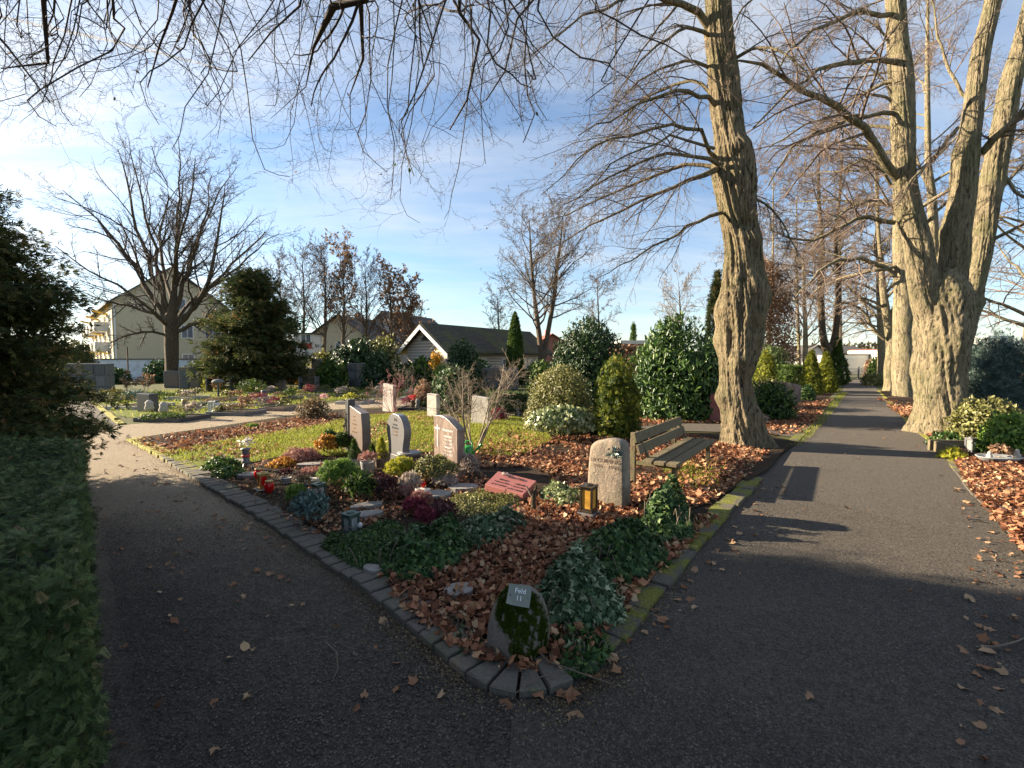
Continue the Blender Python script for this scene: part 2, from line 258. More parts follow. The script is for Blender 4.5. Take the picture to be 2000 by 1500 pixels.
class MB:
    def __init__(s): s.V = []; s.F = []; s.I = []
    def add(s, V, Fc, mi=0):
        o = len(s.V); s.V += [tuple(map(float, p)) for p in V]; s.F += [tuple(int(i)+o for i in f) for f in Fc]; s.I += [mi]*len(Fc); return s
    def box(s, c, d, rz=0, mi=0, tilt=None):
        x, y, z = [k/2 for k in d]; V = [Vector((a*x, b*y, e*z)) for e in (-1, 1) for b in (-1, 1) for a in (-1, 1)]
        if tilt: V = [Matrix.Rotation(tilt[0], 3, tilt[1])@p for p in V]
        m = Matrix.Rotation(rz, 3, 'Z'); V = [m@p+Vector([float(q) for q in c]) for p in V]
        return s.add(V, [(0, 2, 3, 1), (4, 5, 7, 6), (0, 1, 5, 4), (2, 6, 7, 3), (0, 4, 6, 2), (1, 3, 7, 5)], mi)
    def lathe(s, prof, n=20, c=(0, 0, 0), sx=1, sy=1, mi=0):
        V = []; Fc = []
        for r, z in prof:
            for k in range(n): a = 2*math.pi*k/n; V.append((c[0]+r*math.cos(a)*sx, c[1]+r*math.sin(a)*sy, c[2]+z))
        for j in range(len(prof)-1):
            for k in range(n): Fc.append((j*n+k, j*n+(k+1) % n, (j+1)*n+(k+1) % n, (j+1)*n+k))
        Fc.append(tuple(range(n))[::-1]); Fc.append(tuple((len(prof)-1)*n+k for k in range(n))); return s.add(V, Fc, mi)
    def tube(s, pts, rad, n=8, mi=0):
        pts = np.asarray(pts, float)[None]; r = np.asarray(rad, float) if hasattr(rad, '__len__') else np.full(pts.shape[1], float(rad))
        V, Fc = tubes(pts, r[None], n); return s.add(V, Fc, mi)
    def prism(s, poly, o, u, n, t, mi=0):          # outline (u, z) pushed back from its front face by t along -n
        k = len(poly); u = np.array([u[0], u[1], 0]); n = np.array([n[0], n[1], 0]); o = np.array(o, float); z = np.array([0, 0, 1.0])
        A = [o+u*a+z*b for a, b in poly]; V = A+[p-n*t for p in A]
        return s.add(V, [tuple(range(k)), tuple(range(2*k-1, k-1, -1))]+[((i+1) % k, i, i+k, (i+1) % k+k) for i in range(k)], mi)
    def build(s, name, mat, parent=None, smooth=False, bevel=0):
        o = mesh(name, s.V, s.F, mat, parent, smooth, midx=s.I if isinstance(mat, (list, tuple)) else None)
        if bevel: b = o.modifiers.new('bevel', 'BEVEL'); b.width = bevel; b.segments = 2; b.limit_method = 'ANGLE'
        return o
def tubes(pts, rad, n=4):
    B, K, _ = pts.shape; T = np.empty_like(pts); T[:, 1:-1] = pts[:, 2:]-pts[:, :-2]; T[:, 0] = pts[:, 1]-pts[:, 0]; T[:, -1] = pts[:, -1]-pts[:, -2]; T = norm(T)
    ref = np.where(np.abs(T[:, :1, 2:3]) > .8, np.array([[[1.0, 0, 0]]]), np.array([[[0, 0, 1.0]]])); ref = np.repeat(ref, K, 1)
    U = norm(np.cross(T, ref+.01)); W = np.cross(T, U); a = np.arange(n)*2*math.pi/n
    V = pts[:, :, None, :]+rad[:, :, None, None]*(np.cos(a)[None, None, :, None]*U[:, :, None, :]+np.sin(a)[None, None, :, None]*W[:, :, None, :])
    i = np.arange(B*K*n).reshape(B, K, n); A = i[:, :-1]; C = i[:, 1:]
    Fc = np.stack([A, np.roll(A, -1, 2), np.roll(C, -1, 2), C], -1).reshape(-1, 4); return V.reshape(-1, 3), Fc
def merge(parts):
    V = []; Fc = []; o = 0
    for v, f in parts: V.append(v); Fc.append(f+o); o += len(v)
    return np.concatenate(V), np.concatenate(Fc)
# leaf shapes: points and quads
def _spray(n, ln, w, droop=.1):
    v = []; f = []
    for k in range(n):
        y = .08+.8*k/n; l = ln*(1-.6*k/n)
        for s in (-1, 1):
            b = len(v); v += [(0, y, 0), (s*l*.5, y+l*.2-w, .02), (s*l, y+l*.45, -droop*l), (s*l*.5, y+l*.3+w, .02)]; f.append((b, b+1, b+2, b+3))
    b = len(v); v += [(-.012, 0, 0), (.012, 0, 0), (.006, 1.05, -droop), (-.006, 1.05, -droop)]; f.append((b, b+1, b+2, b+3)); return v, f
def _fan(k, spread, w, ln=1):
    v = []; f = []
    for i in range(k):
        a = (i/(k-1)-.5)*spread; l = ln*(1-.35*abs(a)/spread*2); s, c = math.sin(a), math.cos(a); b = len(v)
        v += [(0, 0, 0), (s*l*.55-c*w, c*l*.55+s*w, .06*(i % 2)), (s*l, c*l, .03*(i % 3)-.02), (s*l*.55+c*w, c*l*.55-s*w, -.05*(i % 2))]; f.append((b, b+1, b+2, b+3))
    return v, f
_ring = [(0, .08), (-.3, -.1), (-.24, .2), (-.55, .36), (-.22, .5), (0, 1), (.22, .5), (.55, .36), (.24, .2), (.3, -.1)]
_dring = [(0, 0), (-.34, .05), (-.33, .22), (-.56, .5), (-.3, .62), (0, 1), (.3, .66), (.55, .46), (.36, .25), (.33, .02)]
TM = {'diamond': ([(0, 0, 0), (-.3, .5, .06), (0, 1, 0), (.3, .5, .06)], [(0, 1, 2, 3)]),
      'oval': ([(0, 0, 0), (-.25, .28, .06), (-.22, .7, .05), (0, 1, -.05), (.22, .7, .05), (.25, .28, .06)], [(0, 3, 2, 1), (0, 5, 4, 3)]),
      'lance': ([(0, 0, 0), (-.15, .3, .03), (-.13, .7, .0), (0, 1, -.12), (.13, .7, .0), (.15, .3, .03)], [(0, 3, 2, 1), (0, 5, 4, 3)]),
      'ivy': ([(x, y, -.06*abs(x)*3) for x, y in _ring]+[(0, .35, .06)], [(10, 0, 1, 2), (10, 2, 3, 4), (10, 4, 5, 6), (10, 6, 7, 8), (10, 8, 9, 0)]),
      'dead': ([(x, y, .22*abs(x)+.1*y*y) for x, y in _dring]+[(0, .4, -.03)], [(10, 0, 1, 2), (10, 2, 3, 4), (10, 4, 5, 6), (10, 6, 7, 8), (10, 8, 9, 0)]),
      'yew': _spray(9, .3, .022), 'scale': _fan(5, 2.0, .07), 'tuft': _fan(4, 1.2, .06), 'needle': _fan(6, 2.6, .025),
      'blade': ([(-.045, 0, 0), (.045, 0, 0), (.03, .6, .12), (0, 1, .4)], [(0, 1, 2, 3)])}
def leaves(name, pos, nrm, size, tm, mat, parent=None, jit=.5, along=None, zn=0, svar=.35, ajit=.5, ret=False):
    pos = np.asarray(pos, float); n = len(pos); tv, tf = TM[tm]; tv = np.array(tv, float); tf = np.array(tf)
    N = norm(np.asarray(nrm, float)+jit*rng.normal(size=(n, 3)))
    A = rng.normal(size=(n, 3)) if along is None else np.asarray(along, float)+ajit*rng.normal(size=(n, 3))
    Y = norm(A-(A*N).sum(1, keepdims=True)*N); X = np.cross(Y, N)
    s = (np.asarray(size)*(1+svar*rng.uniform(-1, 1, n)))[:, None, None]
    L = np.broadcast_to(tv, (n, *tv.shape)).copy()
    if zn: L[:, :, 2] += zn*rng.normal(size=L.shape[:2]); L[:, :, :2] *= (1+.18*rng.normal(size=(*L.shape[:2], 1)))
    V = pos[:, None, :]+s*(L[:, :, 0:1]*X[:, None]+L[:, :, 1:2]*Y[:, None]+L[:, :, 2:3]*N[:, None])
    Fc = (tf[None]+(np.arange(n)*len(tv))[:, None, None]).reshape(-1, tf.shape[1]); v = np.repeat(rng.uniform(0, 1, n), len(tf))
    if ret: return V.reshape(-1, 3), Fc, v
    return mesh(name, V.reshape(-1, 3), Fc, mat, parent, v=v)
def inpoly(x, y, poly):
    r = np.zeros(len(x), bool); j = len(poly)-1
    for i in range(len(poly)):
        xi, yi = poly[i]; xj, yj = poly[j]; c = ((yi > y) != (yj > y)) & (x < (xj-xi)*(y-yi)/(yj-yi+1e-12)+xi); r ^= c; j = i
    return r
def sample(poly, n, patch=None, seed=1):
    p = np.array(poly); lo, hi = p.min(0), p.max(0); out = []
    tot = 0
    while tot < n:
        q = rng.uniform(lo, hi, (n*2, 2)); q = q[inpoly(q[:, 0], q[:, 1], poly)]
        if patch: q = q[vnoise(np.c_[q*patch[0], np.zeros(len(q))], seed) > patch[1]+.35*rng.normal(size=len(q))]
        out.append(q); tot += len(q)
        if len(q) == 0: break
    return np.concatenate(out)[:n]
def sheet(name, poly, z, mat, step=None, amp=0, freq=1.0, kind='structure', drop=0):
    poly = [tuple(p) for p in poly]; pts = list(poly)
    if step:
        p = np.array(poly); lo, hi = p.min(0), p.max(0); gx, gy = np.meshgrid(np.arange(lo[0], hi[0], step), np.arange(lo[1], hi[1], step)); q = np.c_[gx.ravel(), gy.ravel()]+rng.uniform(-.3, .3, (gx.size, 2))*step
        q = q[inpoly(q[:, 0], q[:, 1], poly)]; pts += [tuple(a) for a in q]
    r = geometry.delaunay_2d_cdt([Vector(a) for a in pts], [], [list(range(len(poly)))], 1, 1e-5)
    xy = np.array([tuple(a) for a in r[0]]); zz = np.full(len(xy), float(z))
    if amp: zz += amp*vnoise(np.c_[xy*freq, np.zeros(len(xy))], 3)
    if drop: zz[:len(poly)] -= drop
    return props(mesh(name, np.c_[xy, zz], [tuple(f) for f in r[2]], mat, smooth=bool(amp)), kind=kind)
def smoothline(px, m=8):
    p = np.array(px, float); out = []
    for i in range(len(p)-1):
        a = p[max(i-1, 0)]; b = p[i]; c = p[i+1]; d = p[min(i+2, len(p)-1)]
        for t in np.arange(m)/m: out.append(.5*(2*b+(c-a)*t+(2*a-5*b+4*c-d)*t*t+(3*b-a-3*c+d)*t**3))
    out.append(p[-1]); return np.array(out)
# ------------------------------------------------------------------ world and sun
SUN = np.array([-.963, .27, 0]); SUN = SUN/np.linalg.norm(SUN); EL = math.radians(19.5); SV = np.array([SUN[0]*math.cos(EL), SUN[1]*math.cos(EL), math.sin(EL)])
w = bpy.data.worlds.new('World'); S.world = w; w.use_nodes = True; nt = w.node_tree; N = nt.nodes; L = nt.links
bg = N['Background']; sky = N.new('ShaderNodeTexSky'); sky.sky_type = 'NISHITA'; sky.sun_disc = False; sky.sun_elevation = EL
sky.sun_rotation = math.atan2(SUN[0], SUN[1]); sky.altitude = 60; sky.air_density = 1.0; sky.dust_density = .25; sky.ozone_density = 3.0
tc = N.new('ShaderNodeTexCoord'); sx = N.new('ShaderNodeSeparateXYZ'); L.new(tc.outputs['Generated'], sx.inputs[0])
def mth(op, a, b=None, clamp=False):
    m = N.new('ShaderNodeMath'); m.operation = op; m.use_clamp = clamp
    for k, v in ((0, a), (1, b)):
        if v is None: continue
        if isinstance(v, (int, float)): m.inputs[k].default_value = v
        else: L.new(v, m.inputs[k])
    return m.outputs[0]
zz = mth('ADD', mth('MAXIMUM', sx.outputs[2], 0.0), .16)
cb = N.new('ShaderNodeCombineXYZ'); L.new(mth('DIVIDE', sx.outputs[0], zz), cb.inputs[0]); L.new(mth('DIVIDE', sx.outputs[1], zz), cb.inputs[1])
def cloud(rot, sc, scale, seed, detail=9, rough=.62, dist=.6):
    mp = N.new('ShaderNodeMapping'); mp.inputs['Rotation'].default_value = (0, 0, rot); mp.inputs['Scale'].default_value = sc; mp.inputs['Location'].default_value = (seed, seed*.7, seed*.3)
    L.new(cb.outputs[0], mp.inputs[0]); n = N.new('ShaderNodeTexNoise'); n.inputs['Scale'].default_value = scale; n.inputs['Detail'].default_value = detail; n.inputs['Roughness'].default_value = rough; n.inputs['Distortion'].default_value = dist
    L.new(mp.outputs[0], n.inputs[0]); return n.outputs[0]
c1 = cloud(math.radians(35), (.55, 1, 1), 1.3, 3.1, 8, .55, .9); c2 = cloud(math.radians(-20), (.6, 1, 1), .75, 8.3, 6, .55); c3 = cloud(math.radians(30), (.25, 1.3, 1), 6.5, 5.2, 8, .7, .3)
cc = mth('ADD', mth('MULTIPLY', c1, .45), mth('ADD', mth('MULTIPLY', c2, .4), mth('MULTIPLY', c3, .15)))
dt = N.new('ShaderNodeVectorMath'); dt.operation = 'DOT_PRODUCT'; L.new(tc.outputs['Generated'], dt.inputs[0]); dt.inputs[1].default_value = SV
nearsun = mth('POWER', mth('MAXIMUM', dt.outputs['Value'], 0.0), 3.0)
cf = ramp(nt, [(.44, (.07,)*3), (.545, (.34,)*3), (.66, (.85,)*3)], mth('ADD', cc, mth('MULTIPLY', nearsun, .09)))
glow = mth('MULTIPLY_ADD', nearsun, 2.0)
g = glow.node; g.inputs[2].default_value = 4.3
cv = N.new('ShaderNodeCombineColor'); L.new(mth('MULTIPLY', glow, 1.0), cv.inputs[0]); L.new(mth('MULTIPLY', glow, 1.02), cv.inputs[1]); L.new(mth('MULTIPLY', glow, 1.04), cv.inputs[2])
L.new(mixc(nt, cf, sky.outputs[0], cv.outputs[0]), bg.inputs[0]); bg.inputs[1].default_value = .06
sl = bpy.data.lights.new('sun', 'SUN'); sl.energy = 5.0; sl.angle = math.radians(.55); sl.color = (1, .84, .62); so = bpy.data.objects.new('sun', sl); COL.objects.link(so)
so.rotation_euler = Vector(SV).to_track_quat('Z', 'Y').to_euler()
S.view_settings.view_transform = 'Standard'; S.view_settings.look = 'None'; S.view_settings.exposure = 1.93; S.view_settings.gamma = 1
S.cycles.max_bounces = 5; S.cycles.transparent_max_bounces = 6; S.cycles.diffuse_bounces = 3; S.cycles.glossy_bounces = 2; S.cycles.transmission_bounces = 3; S.cycles.caustics_reflective = False; S.cycles.caustics_refractive = False
S.cycles.use_denoising = True
# ------------------------------------------------------------------ ground, paths, kerbs
sheet('ground', [(-900, -40), (900, -40), (900, 1500), (-900, 1500)], 0, 'field')
W2 = lambda pts, z=0: [G2(x, y, z) for x, y in pts]
L_out = [(246, 856), (300, 884), (380, 933), (500, 1005), (600, 1072), (720, 1155), (810, 1226), (890, 1296), (930, 1325), (980, 1345), (1040, 1350), (1100, 1336), (1160, 1302), (1200, 1262), (1300, 1145), (1400, 1028), (1502, 920)]
kz = .06
Lw = np.array([G2(x, y, kz) for x, y in smoothline(L_out, 6)])
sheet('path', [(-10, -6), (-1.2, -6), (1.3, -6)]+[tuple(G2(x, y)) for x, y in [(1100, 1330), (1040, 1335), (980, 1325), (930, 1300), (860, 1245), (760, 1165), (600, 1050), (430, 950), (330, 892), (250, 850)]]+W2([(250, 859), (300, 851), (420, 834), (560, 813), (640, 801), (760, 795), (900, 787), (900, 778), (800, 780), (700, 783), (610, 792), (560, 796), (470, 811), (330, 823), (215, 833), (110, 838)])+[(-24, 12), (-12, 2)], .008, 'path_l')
rp = [(1060, 1330), (1140, 1305), (1180, 1262), (1280, 1145), (1380, 1025), (1485, 925), (1562, 862), (1592, 826), (1620, 790), (1645, 765), (1652, 742), (1700, 742), (1717, 765), (1745, 790), (1775, 822), (1835, 885), (1900, 965), (2010, 1098)]
g1 = [(-.3, -6)]+[tuple(G2(1000, 1385))]+W2(rp)+[(4.6, 3.8), (5.0, 2), (5.2, -6)]
sheet('path_avenue', g1, .014, 'path_r')
sheet('path_crossing', W2([(1180, 838), (1250, 826), (1340, 828), (1400, 829), (1500, 838), (1590, 832), (1570, 858), (1510, 850), (1440, 846), (1340, 843), (1260, 838)]), .019, 'path_r')
sheet('path_side', W2([(104, 777), (170, 781), (232, 832), (110, 842)]), .021, 'path_r')
isl = [tuple(a) for a in Lw]+W2([(1560, 864), (1500, 852), (1440, 848), (1340, 845), (1260, 840), (1180, 838), (1020, 802), (900, 789), (760, 797), (640, 803), (560, 815), (420, 836), (300, 853)], .03)
cen = np.array([0, 7.0])
inner = []
def offset(line, d):
    t = np.gradient(line, axis=0); t = norm(t); nrm = np.c_[-t[:, 1], t[:, 0]]; return line+nrm*d
Lin = offset(Lw, .14)
isl2 = [tuple(a) for a in Lin]+isl[len(Lw):]
IZ = .045
def gz(x, y): return IZ+.022*float(vnoise(np.array([x*1.3, y*1.3, 0]), 3))
sheet('ground_bed', isl2, IZ, 'soil', .28, .022, 1.3)
lawn = [(318, 888), (365, 878), (470, 858), (590, 838), (660, 822), (710, 814), (800, 806), (900, 800), (1000, 812), (1060, 835), (1080, 862), (1030, 885), (960, 895), (900, 880), (820, 885), (720, 890), (640, 893), (560, 892), (480, 905), (400, 918), (350, 905)]
LAWN = W2(lawn, IZ); sheet('lawn', LAWN, IZ+.012, 'lawn', .4, .022, 1.3)
FLA = W2([(228, 812), (300, 822), (470, 806), (560, 792), (700, 778), (900, 770), (1000, 768), (960, 757), (700, 755), (450, 758), (250, 768), (196, 785)])
sheet('lawn_field', FLA, .012, 'lawn')
LB = W2([(1020, 900), (1180, 850), (1330, 848), (1400, 870), (1500, 880), (1540, 870), (1500, 918), (1380, 985), (1300, 1010), (1200, 1000), (1000, 940)], IZ)
sheet('ground_leafy', LB, IZ+.014, 'litterbed', .4, .02, 1.3)
# kerbs -------------------------------------------------
def kerb(name, line, w, ln, z0, h, mat, gap=.006, jit=.008, side=1):
    seg = np.linalg.norm(np.diff(line, axis=0), axis=1); s = np.r_[0, np.cumsum(seg)]; n = int(s[-1]/ln); V = []; Fc = []
    at = lambda q: np.array([np.interp(q, s, line[:, 0]), np.interp(q, s, line[:, 1])])
    mb = MB()
    for k in range(n):
        a, b = at(k*ln+gap), at((k+1)*ln-gap); t = norm(b-a); nn = np.array([-t[1], t[0]])*side
        ta = norm(at(k*ln+.05)-at(max(k*ln-.05, 0))); tb = norm(at((k+1)*ln+.05)-at((k+1)*ln-.05))
        na = np.array([-ta[1], ta[0]])*side; nb = np.array([-tb[1], tb[0]])*side; j = rng.normal()*jit; zt = z0+h+rng.normal()*jit*.6; tl = rng.normal()*jit*.5; e = .008
        a = a+nn*j; b = b+nn*j; c = b+nb*w; d = a+na*w
        if np.dot(c-d, t) < .03: c = (c+d)/2+t*.02; d = c-t*.04
        m = (a+b+c+d)/4; q = [a, b, c, d]; top = [p+(m-p)*(e/np.linalg.norm(m-p)*1.4) for p in q]
        mb.add([(p[0], p[1], z0-.12) for p in q]+[(p[0], p[1], zt-e) for p in q]+[(p[0], p[1], zt+tl*(i > 1)) for i, p in enumerate(top)],
               [(0, 1, 5, 4), (1, 2, 6, 5), (2, 3, 7, 6), (3, 0, 4, 7), (4, 5, 9, 8), (5, 6, 10, 9), (6, 7, 11, 10), (7, 4, 8, 11), (8, 9, 10, 11)])
    return props(mb.build(name, mat), kind='structure')
iL = int(len(Lw)*.735)
kerb('kerb', Lw[:iL+1], .27, .17, 0, kz, 'kerb', gap=.011)
kerb('kerb_mossy', Lw[iL:], .215, .42, 0, kz-.008, 'kerbmoss')
er = smoothline([(2030, 1100), (1905, 975), (1838, 888), (1778, 832), (1735, 788), (1712, 762)], 5)
kerb('kerb_avenue', np.array([G2(x, y) for x, y in er]), .3, .8, 0, .022, 'kerb', side=-1)
sheet('ground_right', [tuple(p) for p in W2([(2050, 1135), (1935, 1000), (1860, 900), (1795, 838), (1745, 790), (1718, 764)])]+[(30, 26), (30, 4.2)], .03, 'litterbed', .8, .02, 1.3)
el = smoothline([(1562, 862), (1592, 826), (1620, 790), (1643, 765)], 5)
kerb('kerb_far', np.array([G2(x, y) for x, y in el]), .2, .9, 0, .03, 'kerbmoss')
sheet('ground_beyond', W2([(1512, 846), (1575, 845), (1600, 815), (1628, 782), (1640, 768), (1400, 762), (1240, 790), (1190, 830), (1340, 824), (1420, 826)]), .016, 'litterbed')
e2 = smoothline([(170, 781), (200, 806), (230, 831)], 4); kerb('kerb_side', np.array([G2(x, y) for x, y in e2]), .16, 1.0, 0, .04, 'kerb')
e3 = smoothline([(232, 831), (330, 821), (470, 808)], 4)
mb = MB(); mb.tube([[*G2(1285, 938, IZ), .05], [*G2(1310, 941, IZ), .06], [*G2(1345, 944, IZ), .05]], [.03, .035, .03], 6)
# ------------------------------------------------------------------ leaf litter, grass, gravel
def scatter_ground(name, mat, pts, size, tm='dead', z=.01, jit=.5, zn=.07, kind='stuff', label=None, cat=None, lift=.03, base=IZ, up=(0, 0, 1)):
    n = len(pts); pz = base+(.022*vnoise(np.c_[pts*1.3, np.zeros(n)], 3) if base == IZ else 0)+z+lift*rng.uniform(0, 1, n)**2
    o = leaves(name, np.c_[pts, pz], np.tile(up, (n, 1)), size, tm, mat, jit=jit, zn=zn); return props(o, label, cat, None, kind)
front = W2([(740, 1130), (830, 1130), (900, 1075), (960, 1020), (1030, 985), (1080, 950), (1230, 985), (1330, 1010), (1400, 1010), (1290, 1120), (1190, 1230), (1130, 1290), (1040, 1320), (960, 1305), (880, 1262), (800, 1205)], IZ)
pa = sample(front, 8600); scatter_ground('dead_leaves_front', 'dead', pa, .047, lift=.05, jit=.75)
back = W2([(900, 880), (980, 868), (1100, 855), (1200, 850), (1350, 850), (1420, 868), (1500, 885), (1460, 930), (1380, 985), (1250, 1005), (1090, 950), (1050, 915), (940, 915)], IZ)
pb = sample(back, 13000, (1.1, -.25), 9); scatter_ground('dead_leaves_by_bench', 'dead', pb, .06, lift=.03, jit=.5)
pc = sample(W2([(300, 870), (420, 845), (640, 815), (900, 800), (1080, 860), (960, 895), (700, 890), (480, 905), (350, 905)], IZ), 4200, (.8, .0), 4); scatter_ground('dead_leaves_on_lawn', 'dead', pc, .06)
pd = sample(W2([(260, 862), (420, 840), (560, 818), (660, 808), (640, 830), (500, 862), (330, 892)], IZ), 2800, (.9, -.2), 5); scatter_ground('dead_leaves_edge', 'dead', pd, .06)
pe = sample(W2([(420, 930), (520, 900), (650, 880), (900, 900), (1000, 960), (900, 990), (760, 1020), (620, 1050), (500, 985)], IZ), 2300, (1.6, .05), 6); scatter_ground('dead_leaves_in_bed', 'dead', pe, .045, lift=.02)
pe = sample(W2([(420, 940), (520, 905), (700, 890), (860, 930), (900, 990), (760, 1020), (640, 1070), (500, 990)], IZ), 5000); scatter_ground('bark_mulch', 'drybrown', pe, .026, 'diamond', lift=.02, jit=1)
pr = sample(W2([(1868, 905), (1945, 885), (2060, 890), (2060, 1150), (2000, 1085), (1900, 965)], .03), 7000); scatter_ground('dead_leaves_right', 'dead', pr, .055, base=.035, lift=.05)
pr2 = sample(W2([(1712, 778), (1790, 790), (1850, 850), (1900, 870), (1880, 905), (1800, 840)], .03), 2600, (.6, -.1), 2); scatter_ground('dead_leaves_under_limes', 'dead', pr2, .07, base=.035)
pr3 = sample(W2([(1500, 850), (1575, 848), (1625, 780), (1560, 790), (1500, 815), (1400, 822), (1250, 812), (1200, 835), (1340, 826), (1420, 828)], .02), 3600, (.5, -.1), 2); scatter_ground('dead_leaves_beyond', 'dead', pr3, .07, base=.02)
pg = sample(LAWN, 62000, (1.2, -.32), 12); pg = np.concatenate([pg, sample(W2([(1290, 905), (1420, 900), (1400, 960), (1310, 960)], IZ), 1500, (1.5, .1), 3)])
dist = np.linalg.norm(pg, axis=1)
props(leaves('grass', np.c_[pg, IZ+.01+.022*vnoise(np.c_[pg*1.3, np.zeros(len(pg))], 3)], rng.normal(size=(len(pg), 3))*[1, 1, .2], .040+.0018*dist, 'blade', 'grass', along=np.tile((0, 0, 1.0), (len(pg), 1)), ajit=.45, jit=.3), kind='stuff')
pg = sample(FLA, 16000, (.4, -.4), 12); props(leaves('grass_field', np.c_[pg, np.full(len(pg), .012)], rng.normal(size=(len(pg), 3))*[1, 1, .2], .12, 'blade', 'grass', along=np.tile((0, 0, 1.0), (len(pg), 1)), ajit=.5, jit=.3), kind='stuff')
pt = sample(W2([(1530, 880), (1560, 862), (1592, 826), (1640, 768), (1655, 768), (1612, 826), (1570, 870)]), 2500); props(leaves('grass_verge', np.c_[pt, np.full(len(pt), .02)], rng.normal(size=(len(pt), 3))*[1, 1, .2], .06, 'blade', 'grass', along=np.tile((0, 0, 1.0), (len(pt), 1)), ajit=.7, jit=.3), kind='stuff')
# leaves and stones scattered over the two paths
k_ = rng.uniform(0, len(Lw)-1.01, 9000); i_ = k_.astype(int); a_ = Lw[i_]*(1-(k_-i_))[:, None]+Lw[i_+1]*(k_-i_)[:, None]; t_ = norm(Lw[i_+1]-Lw[i_]); a_ = a_-np.c_[-t_[:, 1], t_[:, 0]]*(.01+rng.exponential(.075, len(a_)))[:, None]
a_ = a_[vnoise(np.c_[a_*1.7, 0*a_[:, :1]], 14) > -.25+.3*rng.normal(size=len(a_))]
scatter_ground('crumbled_debris', 'drybrown', a_, .014, 'diamond', base=.015, z=.002, jit=.9, zn=0, lift=.004)
pp = np.concatenate([sample(g1, 150), sample(W2([(180, 1000), (420, 960), (900, 1340), (1000, 1480), (170, 1490)]), 75), sample(W2([(150, 860), (240, 865), (560, 1110), (900, 1390), (780, 1380), (300, 960)]), 60), sample(W2([(1200, 1300), (1500, 940), (1560, 950), (1240, 1330)]), 50), sample(W2([(1900, 1150), (1850, 930), (2000, 1100), (2050, 1500), (1850, 1500)]), 90)])
scatter_ground('dry_leaves_on_paths', 'deadpath', pp, rng.uniform(.025, .062, len(pp)), base=.016, z=.006, jit=.25, zn=.10, lift=.006)
def stones(name, pts, smin, smax, mat, z):
    n = len(pts); ov = np.array([(1, 0, 0), (.3, .9, 0), (-.8, .6, 0), (-.8, -.6, 0), (.3, -.9, 0), (.1, 0, .6)]); of = np.array([(0, 1, 5, 5), (1, 2, 5, 5), (2, 3, 5, 5), (3, 4, 5, 5), (4, 0, 5, 5)])
    s = rng.uniform(smin, smax, n); V = ov[None]*s[:, None, None]*(1+.3*rng.normal(size=(n, 6, 3))); a = rng.uniform(0, 6.3, n)
    x = V[..., 0]*np.cos(a)[:, None]-V[..., 1]*np.sin(a)[:, None]; y = V[..., 0]*np.sin(a)[:, None]+V[..., 1]*np.cos(a)[:, None]
    V = np.stack([x+pts[:, :1], y+pts[:, 1:], np.abs(V[..., 2])*(np.array([0, 0, 0, 0, 0, 1]))+z], -1).reshape(-1, 3); F3 = (of[None, :, :3]+(np.arange(n)*6)[:, None, None]).reshape(-1, 3)
    return props(mesh(name, V, F3, mat, v=np.repeat(rng.uniform(0, 1, n), 5)), kind='stuff')
M['peb'] = leafmat('pebbles', [(0, (.022, .019, .016)), (.6, (.06, .051, .042)), (.9, (.10, .086, .07)), (1, (.125, .108, .088))], .8, 0, .3)
q = sample([(-1.6, 1.2), (1.2, 1.2), (1.2, 3), (-.2, 2.6), (-3.7, 6.0), (-4.7, 5.3), (-1.5, 1.9)], 52000); q = q[~inpoly(q[:, 0], q[:, 1], isl) & (rng.uniform(0, 1, len(q)) < (5.6-q[:, 1]+.5*vnoise(np.c_[q*.9, 0*q[:, 0]], 6))/2.2)]; stones('gravel_left', q, .0025, .0075, 'peb', .014)
q = np.concatenate([sample([(.0, 1.2), (3.8, 1.2), (4.8, 4.4), (3.2, 6.8), (.6, 3)], 70000), sample([(2.8, 5.6), (5.2, 4.4), (9.2, 10.5), (7.0, 11)], 26000)]); q = q[~inpoly(q[:, 0], q[:, 1], isl) & (rng.uniform(0, 1, len(q)) < (8.5-q[:, 1]+.5*vnoise(np.c_[q*.9, 0*q[:, 0]], 6))/4)]; stones('gravel_right', q, .0025, .0075, 'peb', .014)
